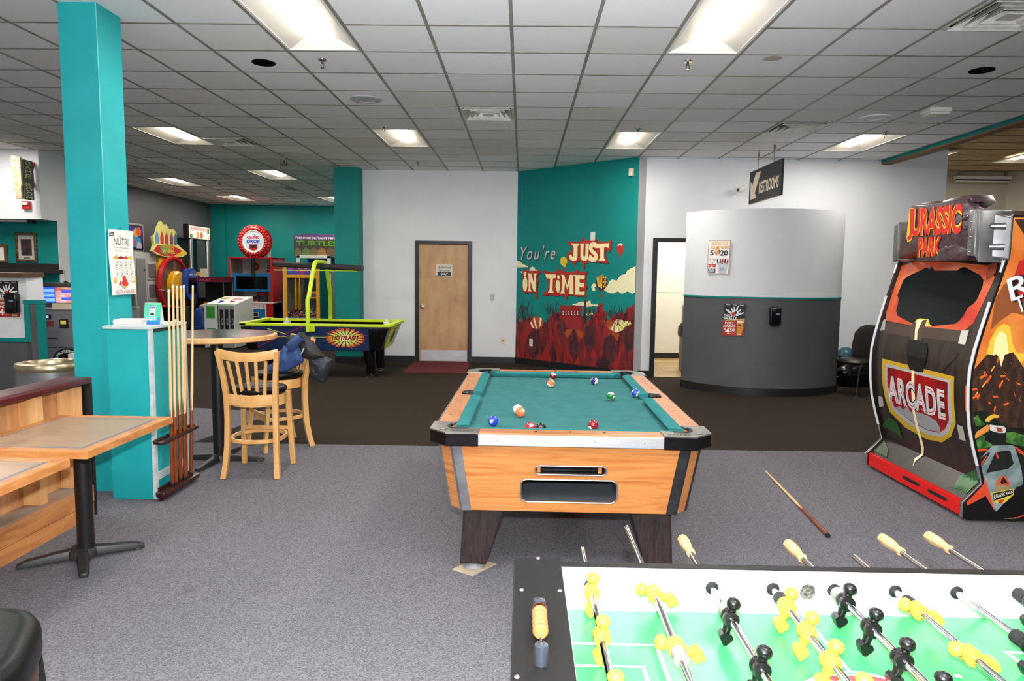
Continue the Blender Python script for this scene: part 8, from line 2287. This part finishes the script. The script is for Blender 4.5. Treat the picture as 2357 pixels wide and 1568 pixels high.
m_jsky = M('front_art_red_sky', (196, 40, 24), 0.3, col2=(228, 118, 66), vscale=2.2, stretch=(1, 1, 1.6))
m_jred = M('front_art_red', (170, 20, 20), 0.35, col2=(96, 14, 16), vscale=6)
jf_ = lambda u, v, o_: Vector((profx(v) + 0.03 - o_, min(max(5.80 - u, JY0 + 0.027), JY1 - 0.027), v)) - jpo
a = Art(jf_, maxlen=0.04, base=0.001, step=0.0003)
order = ART['jpf']
for n, pts in order:
    if n == 'gate':
        continue
    pts = [(u, max(v, 0.14)) for u, v in pts]
    if n == 'skin' and len(pts) < 4:
        continue
    if n == 'blackplate':
        q0 = dict(ART['jptxt'])['arcade']
        for bold, cc in ((0.075, (20, 16, 16)), (0.045, (196, 196, 198)), (-0.005, (196, 60, 44)), (-0.018, (214, 212, 212))):
            a.text('ARCADE', 0.235, 0.985, 0.610, 0.825, cc, bold, space=1.06)
    a.poly(pts, m_jsky if n == 'sky' else m_screen if n == 'mask' else m_jred if n == 'shred' else ink(JC[n], 0.35))
for k in range(14):                                       # palm fronds at the foot of the gate
    a.poly([(1.14 + 0.004 * k, 0.20), (1.15 + 0.004 * k, 0.20), (0.98 + 0.02 * k, 0.145 + 0.004 * (k % 3))], ink(((48, 96, 50), (66, 120, 60), (34, 70, 40))[k % 3]))
    a.o -= 0.0001
a.build('front_art', fp)
# side art
SC = dict(sky=None, skydark=(70, 44, 30), smoke=(150, 84, 48), fire=(250, 200, 70), fire2=(255, 240, 170), rock=None, lava=(226, 96, 34), lava2=(250, 170, 70), jungle=(22, 34, 20), jgreen=None, hat=(224, 176, 60), arm=(220, 140, 66),
          shirt=(206, 204, 196), shirtred=(150, 70, 56), trous=(24, 24, 24), ttruck=None, orange=(214, 72, 36), window=(28, 30, 30), ored=(216, 72, 40), black=(14, 13, 13), badge=(196, 90, 56), badgedark=(40, 30, 26), badgelow=(150, 130, 90),
          yelline=(206, 190, 60), blk=(18, 17, 16), redarc=(190, 50, 40), stripew=(226, 210, 170), striper=(206, 60, 40), dash=(160, 160, 160))
m_ssky = M('side_art_orange_sky', (216, 104, 40), 0.3, col2=(236, 150, 70), vscale=3.5, detail=6)
m_srock = M('side_art_volcano', (48, 34, 26), 0.35, col2=(92, 60, 40), vscale=14, stretch=(2, 1, 0.8), detail=8, ramp=(0.42, 0.75))
m_sjgl = M('side_art_jungle', (30, 74, 30), 0.35, col2=(86, 140, 62), vscale=30, detail=6)
m_struck = M('side_art_truck', (96, 116, 118), 0.3, col2=(140, 156, 156), vscale=12)
a = Art(lambda u, v, o_: Vector((u, JY0 - o_, v)) - jpo, base=0.0008, step=0.00008)
sk = [(3.085, 1.99), (3.2, 1.997), (4.88, 1.997), (4.88, 0.02), (2.975, 0.02), (2.93, 0.06), (2.932, 0.13), (3.045, 0.262)] + [(profx(z_) + 0.014, z_) for z_ in PZ[2:-1]]
a.poly(sk, (16, 15, 15))
ssk = [(profx(z_) + 0.014, z_) for z_ in (0.95, 1.016, 1.14, 1.27, 1.45, 1.637, 1.75, 1.9, 1.985)] + [(3.6, 1.985), (3.6, 0.95)]
for n, pts in ART['jps']:
    if n == 'sky':
        pts = ssk
    pts = [(max(u, profx(v) + 0.012), max(v, 0.03)) for u, v in pts]
    a.poly(pts, {'sky': m_ssky, 'rock': m_srock, 'jgreen': m_sjgl, 'ttruck': m_struck}.get(n) or ink(SC[n], 0.3))
W4 = dict(ART['jpstxt'])['jp']
W2 = lambda q: (lambda x_, y_: ((q[3][0] * (1 - x_) + q[2][0] * x_) * (1 - y_) + (q[0][0] * (1 - x_) + q[1][0] * x_) * y_, (q[3][1] * (1 - x_) + q[2][1] * x_) * (1 - y_) + (q[0][1] * (1 - x_) + q[1][1] * x_) * y_))
a.text('JURASSIC PARK', 0, 0, 0, 0, (220, 214, 200), 0.02, warp=W2(W4))
a.poly([(u, v) for u, v in dict(ART['jps2'])['redsplash']], (190, 36, 30))
T1, T2 = dict(ART['jps2'])['t1'], dict(ART['jps2'])['t2']
rw = [(3.075, 1.595), (3.60, 1.83), (3.655, 1.70), (3.118, 1.455)]
th = [(3.125, 1.475), (3.50, 1.64), (3.54, 1.55), (3.165, 1.375)]
for q, tx in ((rw, 'RAW'), (th, 'THRILLS')):
    a.text(tx, 0, 0, 0, 0, (20, 16, 16), 0.06, warp=W2(q))
    a.text(tx, 0, 0, 0, 0, (240, 240, 240), 0.01, warp=W2(q))
a.build('side_art', near_side)

# topper: wooden beam with metal brackets and lettering
m_beam = M('topper_dark_wood', (88, 56, 48), 0.35, col2=(54, 36, 36), vscale=6, stretch=(1, 1.2, 9), detail=8, distort=1.5, coat=0.4)
m_beam2 = M('topper_plum_wood', (84, 58, 64), 0.25, col2=(50, 36, 42), vscale=8, stretch=(1, 2, 6), detail=8, distort=1.5, coat=0.2)
beam = [(0.13, 1.735), (0.13, 2.02), (0.40, 2.06), (0.95, 2.05), (1.28, 2.035), (1.28, 1.735), (1.1, 1.785), (0.5, 1.80), (0.30, 1.765)]
tpf = lambda u, v, w_: (w_, 5.80 - u, v)


def chunk(poly, x0, x1, name, mat, parent, bevel=0.012):
    tri = tessellate_polygon([[Vector((p[0], p[1], 0)) for p in poly]])
    n = len(poly)
    b = MB(jpo)
    b.add([tpf(p[0], p[1], x0) for p in poly], [tuple(t_) for t_ in tri])
    b.add([tpf(p[0], p[1], x1) for p in poly], [tuple(t_) for t_ in tri])
    b.add([tpf(p[0], p[1], x0) for p in poly] + [tpf(p[0], p[1], x1) for p in poly], [(k, (k + 1) % n, n + (k + 1) % n, n + k) for k in range(n)])
    return b.build(name, mat, parent, bevel=bevel, merge=True, smooth=35)


chunk(beam, 2.97, 3.22, 'topper_beam', m_beam, JP, 0.02)
bd_ = dict(ART['jpt'])['board']
board = chunk([(u, v) for u, v in bd_], 2.925, 2.985, 'topper_board', m_beam2, JP, 0.008)
chunk([(0.74, 2.10), (0.78, 2.145), (0.95, 2.155), (1.08, 2.15), (1.12, 2.10), (1.0, 2.06)], 2.95, 3.10, 'splintered_top', m_beam2, JP, 0.01)
chunk([(0.45, 2.12), (0.48, 2.155), (0.68, 2.15), (0.72, 2.11)], 2.96, 3.12, 'splintered_top', m_beam, JP, 0.006)
chunk([(0.80, 1.72), (0.82, 1.80), (1.02, 1.83), (1.15, 1.79), (1.13, 1.715)], 2.915, 2.985, 'hanging_splinter', m_beam2, JP, 0.012)
m_cast = M('cast_silver_bracket', (168, 168, 170), 0.3, 0.85, col2=(130, 130, 132), vscale=5)
for bk in ([(1.17, 1.745), (1.17, 2.04), (1.24, 2.045), (1.245, 1.74)], ):
    chunk(bk, 2.895, 3.0, 'bracket_flange', m_cast, JP, 0.01)
br = chunk([(1.24, 2.04), (1.285, 2.03), (1.285, 1.70), (1.24, 1.745)], 2.90, 3.10, 'bracket_edge', m_cast, JP, 0.008)
ub = MB(jpo)
ub.add([(2.90, 4.56, 2.04), (3.075, 4.47, 1.985), (3.075, 4.47, 1.715), (2.90, 4.56, 1.745), (2.93, 4.60, 2.035), (3.10, 4.53, 1.98), (3.10, 4.53, 1.72), (2.93, 4.60, 1.75)],
       [(0, 1, 2, 3), (7, 6, 5, 4), (0, 4, 5, 1), (1, 5, 6, 2), (2, 6, 7, 3), (3, 7, 4, 0)])
ubo = ub.build('corner_bracket', m_cast, JP, bevel=0.014, seg=3, smooth=45)
for z_ in (1.93, 1.80):
    c0 = Vector((3.02, 4.496, z_))
    MB(jpo).cyl(c0 + Vector((-0.05, 0.03, 0)), c0 + Vector((0.02, -0.012, 0)), 0.020, 0.022, 14).build('bolt_boss', m_cast, ubo, smooth=50)
    MB(jpo).cyl(c0 + Vector((0.02, -0.012, 0)), c0 + Vector((0.022, -0.0135, 0)), 0.009, n=10).build('bolt_hole', m_black, ubo)
for k in range(6):
    MB(jpo).ball((2.893, 4.595, 1.77 + k * 0.048), 0.006, 8, 6).build('rivet', m_chrome, ubo, smooth=90)
fb_ = [(0.125, 2.01), (0.20, 2.04), (0.20, 1.735), (0.13, 1.725)]
chunk(fb_, 2.96, 3.12, 'corner_bracket', m_cast, JP, 0.012)
a = Art(lambda u, v, o_: Vector((2.925 - o_, 5.80 - u, v)) - jpo, base=0.002, step=0.0005)
q = dict(ART['jpt'])
JR = [(0.452, 2.115), (1.052, 2.097), (1.062, 1.895), (0.462, 1.905)]
PK = [(0.552, 1.898), (0.845, 1.888), (0.852, 1.757), (0.561, 1.747)]
YW, RD = (236, 184, 40), (206, 30, 24)
jj = [(0.415, 2.118), (0.458, 2.115), (0.470, 1.93), (0.455, 1.892), (0.415, 1.878), (0.398, 1.905), (0.428, 1.918), (0.432, 1.945)]
a.poly([(0.405, 2.124), (0.465, 2.121), (0.480, 1.93), (0.462, 1.880), (0.410, 1.868), (0.390, 1.905)], YW).poly(jj, RD)
for bold, cc in ((0.10, (30, 18, 16)), (0.075, YW), (0.035, RD)):
    a.text('URASSIC', 0, 0, 0, 0, cc, bold, 0.05, 0.98, warp=W2(JR))
    a.text('PARK', 0, 0, 0, 0, cc, bold, 0.05, 0.98, warp=W2(PK))
a.build('topper_lettering', board)
m_drop = M('clear_plastic_shine', (210, 200, 205), 0.08, alpha=0.35)
for u_, v_, w_ in ((1.09, 2.0, 0.03), (0.92, 1.80, 0.04), (1.10, 1.93, 0.02)):
    MB(jpo).ball((2.925, 5.80 - u_, v_), w_, 12, 8, (0.35, 1.2, 0.7)).build('moulded_bump', m_beam2, board, smooth=90)

# ------------------------------------------------------------------ chair and bag beside the partition
BC = thing('banquet_chair', 'dark banquet chair with rounded back beside the partition', 'chair', (4.62, 9.62, 0), math.radians(-60))
m_bfab = M('dark_brown_vinyl', (34, 27, 22), 0.45, col2=(28, 22, 18), vscale=20)
m_btube = M('dark_bronze_tube', (30, 26, 24), 0.35, 0.3)
bkp = [(-0.21, 0.50), (-0.22, 0.66), (-0.20, 0.82), (-0.14, 0.90), (-0.06, 0.935), (0.06, 0.935), (0.14, 0.90), (0.20, 0.82), (0.22, 0.66), (0.21, 0.50), (0.12, 0.46), (-0.12, 0.46)]
bfn = lambda u, v, o_: Vector((u, 0.20 + 0.12 * (v - 0.46) + o_, v))
pillow(bkp, bfn, 0.025, 4, 0.0, 1, 1.0).build('backrest', m_bfab, BC, smooth=60)
MB().tube([bfn(u * 1.03, v * 1.0, 0.01) for u, v in bkp[:10]], 0.011, 8).build('back_frame', m_btube, BC, smooth=60)
MB().lathe([(0.0, -0.03), (0.20, -0.03), (0.225, 0.0), (0.20, 0.035), (0.0, 0.045)], (0, -0.03, 0.45), (0, 0, 1), 30).build('seat', m_bfab, BC, smooth=60)
for s in (-1, 1):
    MB().tube([(s * 0.20, 0.20, 0.52), (s * 0.195, 0.16, 0.44), (s * 0.19, 0.15, 0.40), (s * 0.20, 0.26, 0.012)], 0.012, 8).build('rear_leg', m_btube, BC, smooth=60)
    MB().tube([(s * 0.19, 0.12, 0.42), (s * 0.19, -0.16, 0.42), (s * 0.195, -0.20, 0.38), (s * 0.205, -0.26, 0.012)], 0.012, 8).build('front_leg', m_btube, BC, smooth=60)
    for y_ in (0.26, -0.26):
        MB().cyl((s * (0.20 if y_ > 0 else 0.205), y_, 0.001), (s * (0.20 if y_ > 0 else 0.205), y_, 0.02), 0.014, n=10).build('glide', m_steel, BC)
MB().tube([bfn(0, 0.90, 0.03) + Vector((-0.03, 0, 0)), bfn(0, 0.905, 0.035), bfn(0, 0.90, 0.03) + Vector((0.03, 0, 0))], 0.012, 8).build('grip_hole', m_chrome, BC, smooth=60)
BG = thing('trash_bag', 'shiny black plastic bag slumped behind the banquet chair', 'bag', (4.93, 10.36, 0))
m_bag = M('black_plastic_film', (14, 14, 15), 0.2, bump=0.5, bscale=14)
from mathutils import noise as _nz
bm_ = MB().ball((0, 0, 0), 1.0, 32, 22)
bm_.v = [Vector((p.x * 0.36 * (1 + 0.25 * _nz.noise(p * 2.2)), p.y * 0.24 * (1 + 0.2 * _nz.noise(p * 2.6)), max(0.012, 0.17 + p.z * 0.20 * (1 + 0.35 * _nz.noise(p * 3.0 + Vector((4, 0, 0))))))) for p in bm_.v]
bm_.build('body', m_bag, BG, smooth=70)
bm_ = MB().ball((0, 0, 0), 1.0, 18, 12)
bm_.v = [Vector((-0.22 + p.x * 0.12, 0.02 + p.y * 0.12, 0.33 + p.z * 0.10 * (1 + 0.5 * _nz.noise(p * 3.0)))) for p in bm_.v]
bm_.build('knot', m_bag, BG, smooth=70)
bl = MB().ball((0, 0, 0), 0.14, 24, 16).build('exercise_ball', M('teal_rubber', (40, 92, 104), 0.35), smooth=180)
bl.location = (4.98, 10.70, 0.40)
tag(bl, 'dull teal ball resting on the black bag by the wall', 'ball')
# long white screen housing under the tan ceiling
SH_ = thing('screen_housing', 'long white projection screen case under the tan ceiling', 'screen case', (9.95, 15.55, 3.70))
MB().box(-0.58, 0.58, -0.08, 0.08, 0.06, 0.13).build('case', m_whiteplastic, SH_, bevel=0.01)
MB().box(-0.56, 0.56, -0.06, 0.06, 0.03, 0.06).build('slot', m_black, SH_)
MB().box(-0.60, 0.56, -0.07, 0.07, 0.0, 0.03).build('bottom_bar', m_whiteplastic, SH_, bevel=0.008)
for x_ in (-0.5, 0.5):
    MB().box(x_ - 0.02, x_ + 0.02, -0.02, 0.02, 0.13, 0.24).build('hanger', m_steel, SH_)
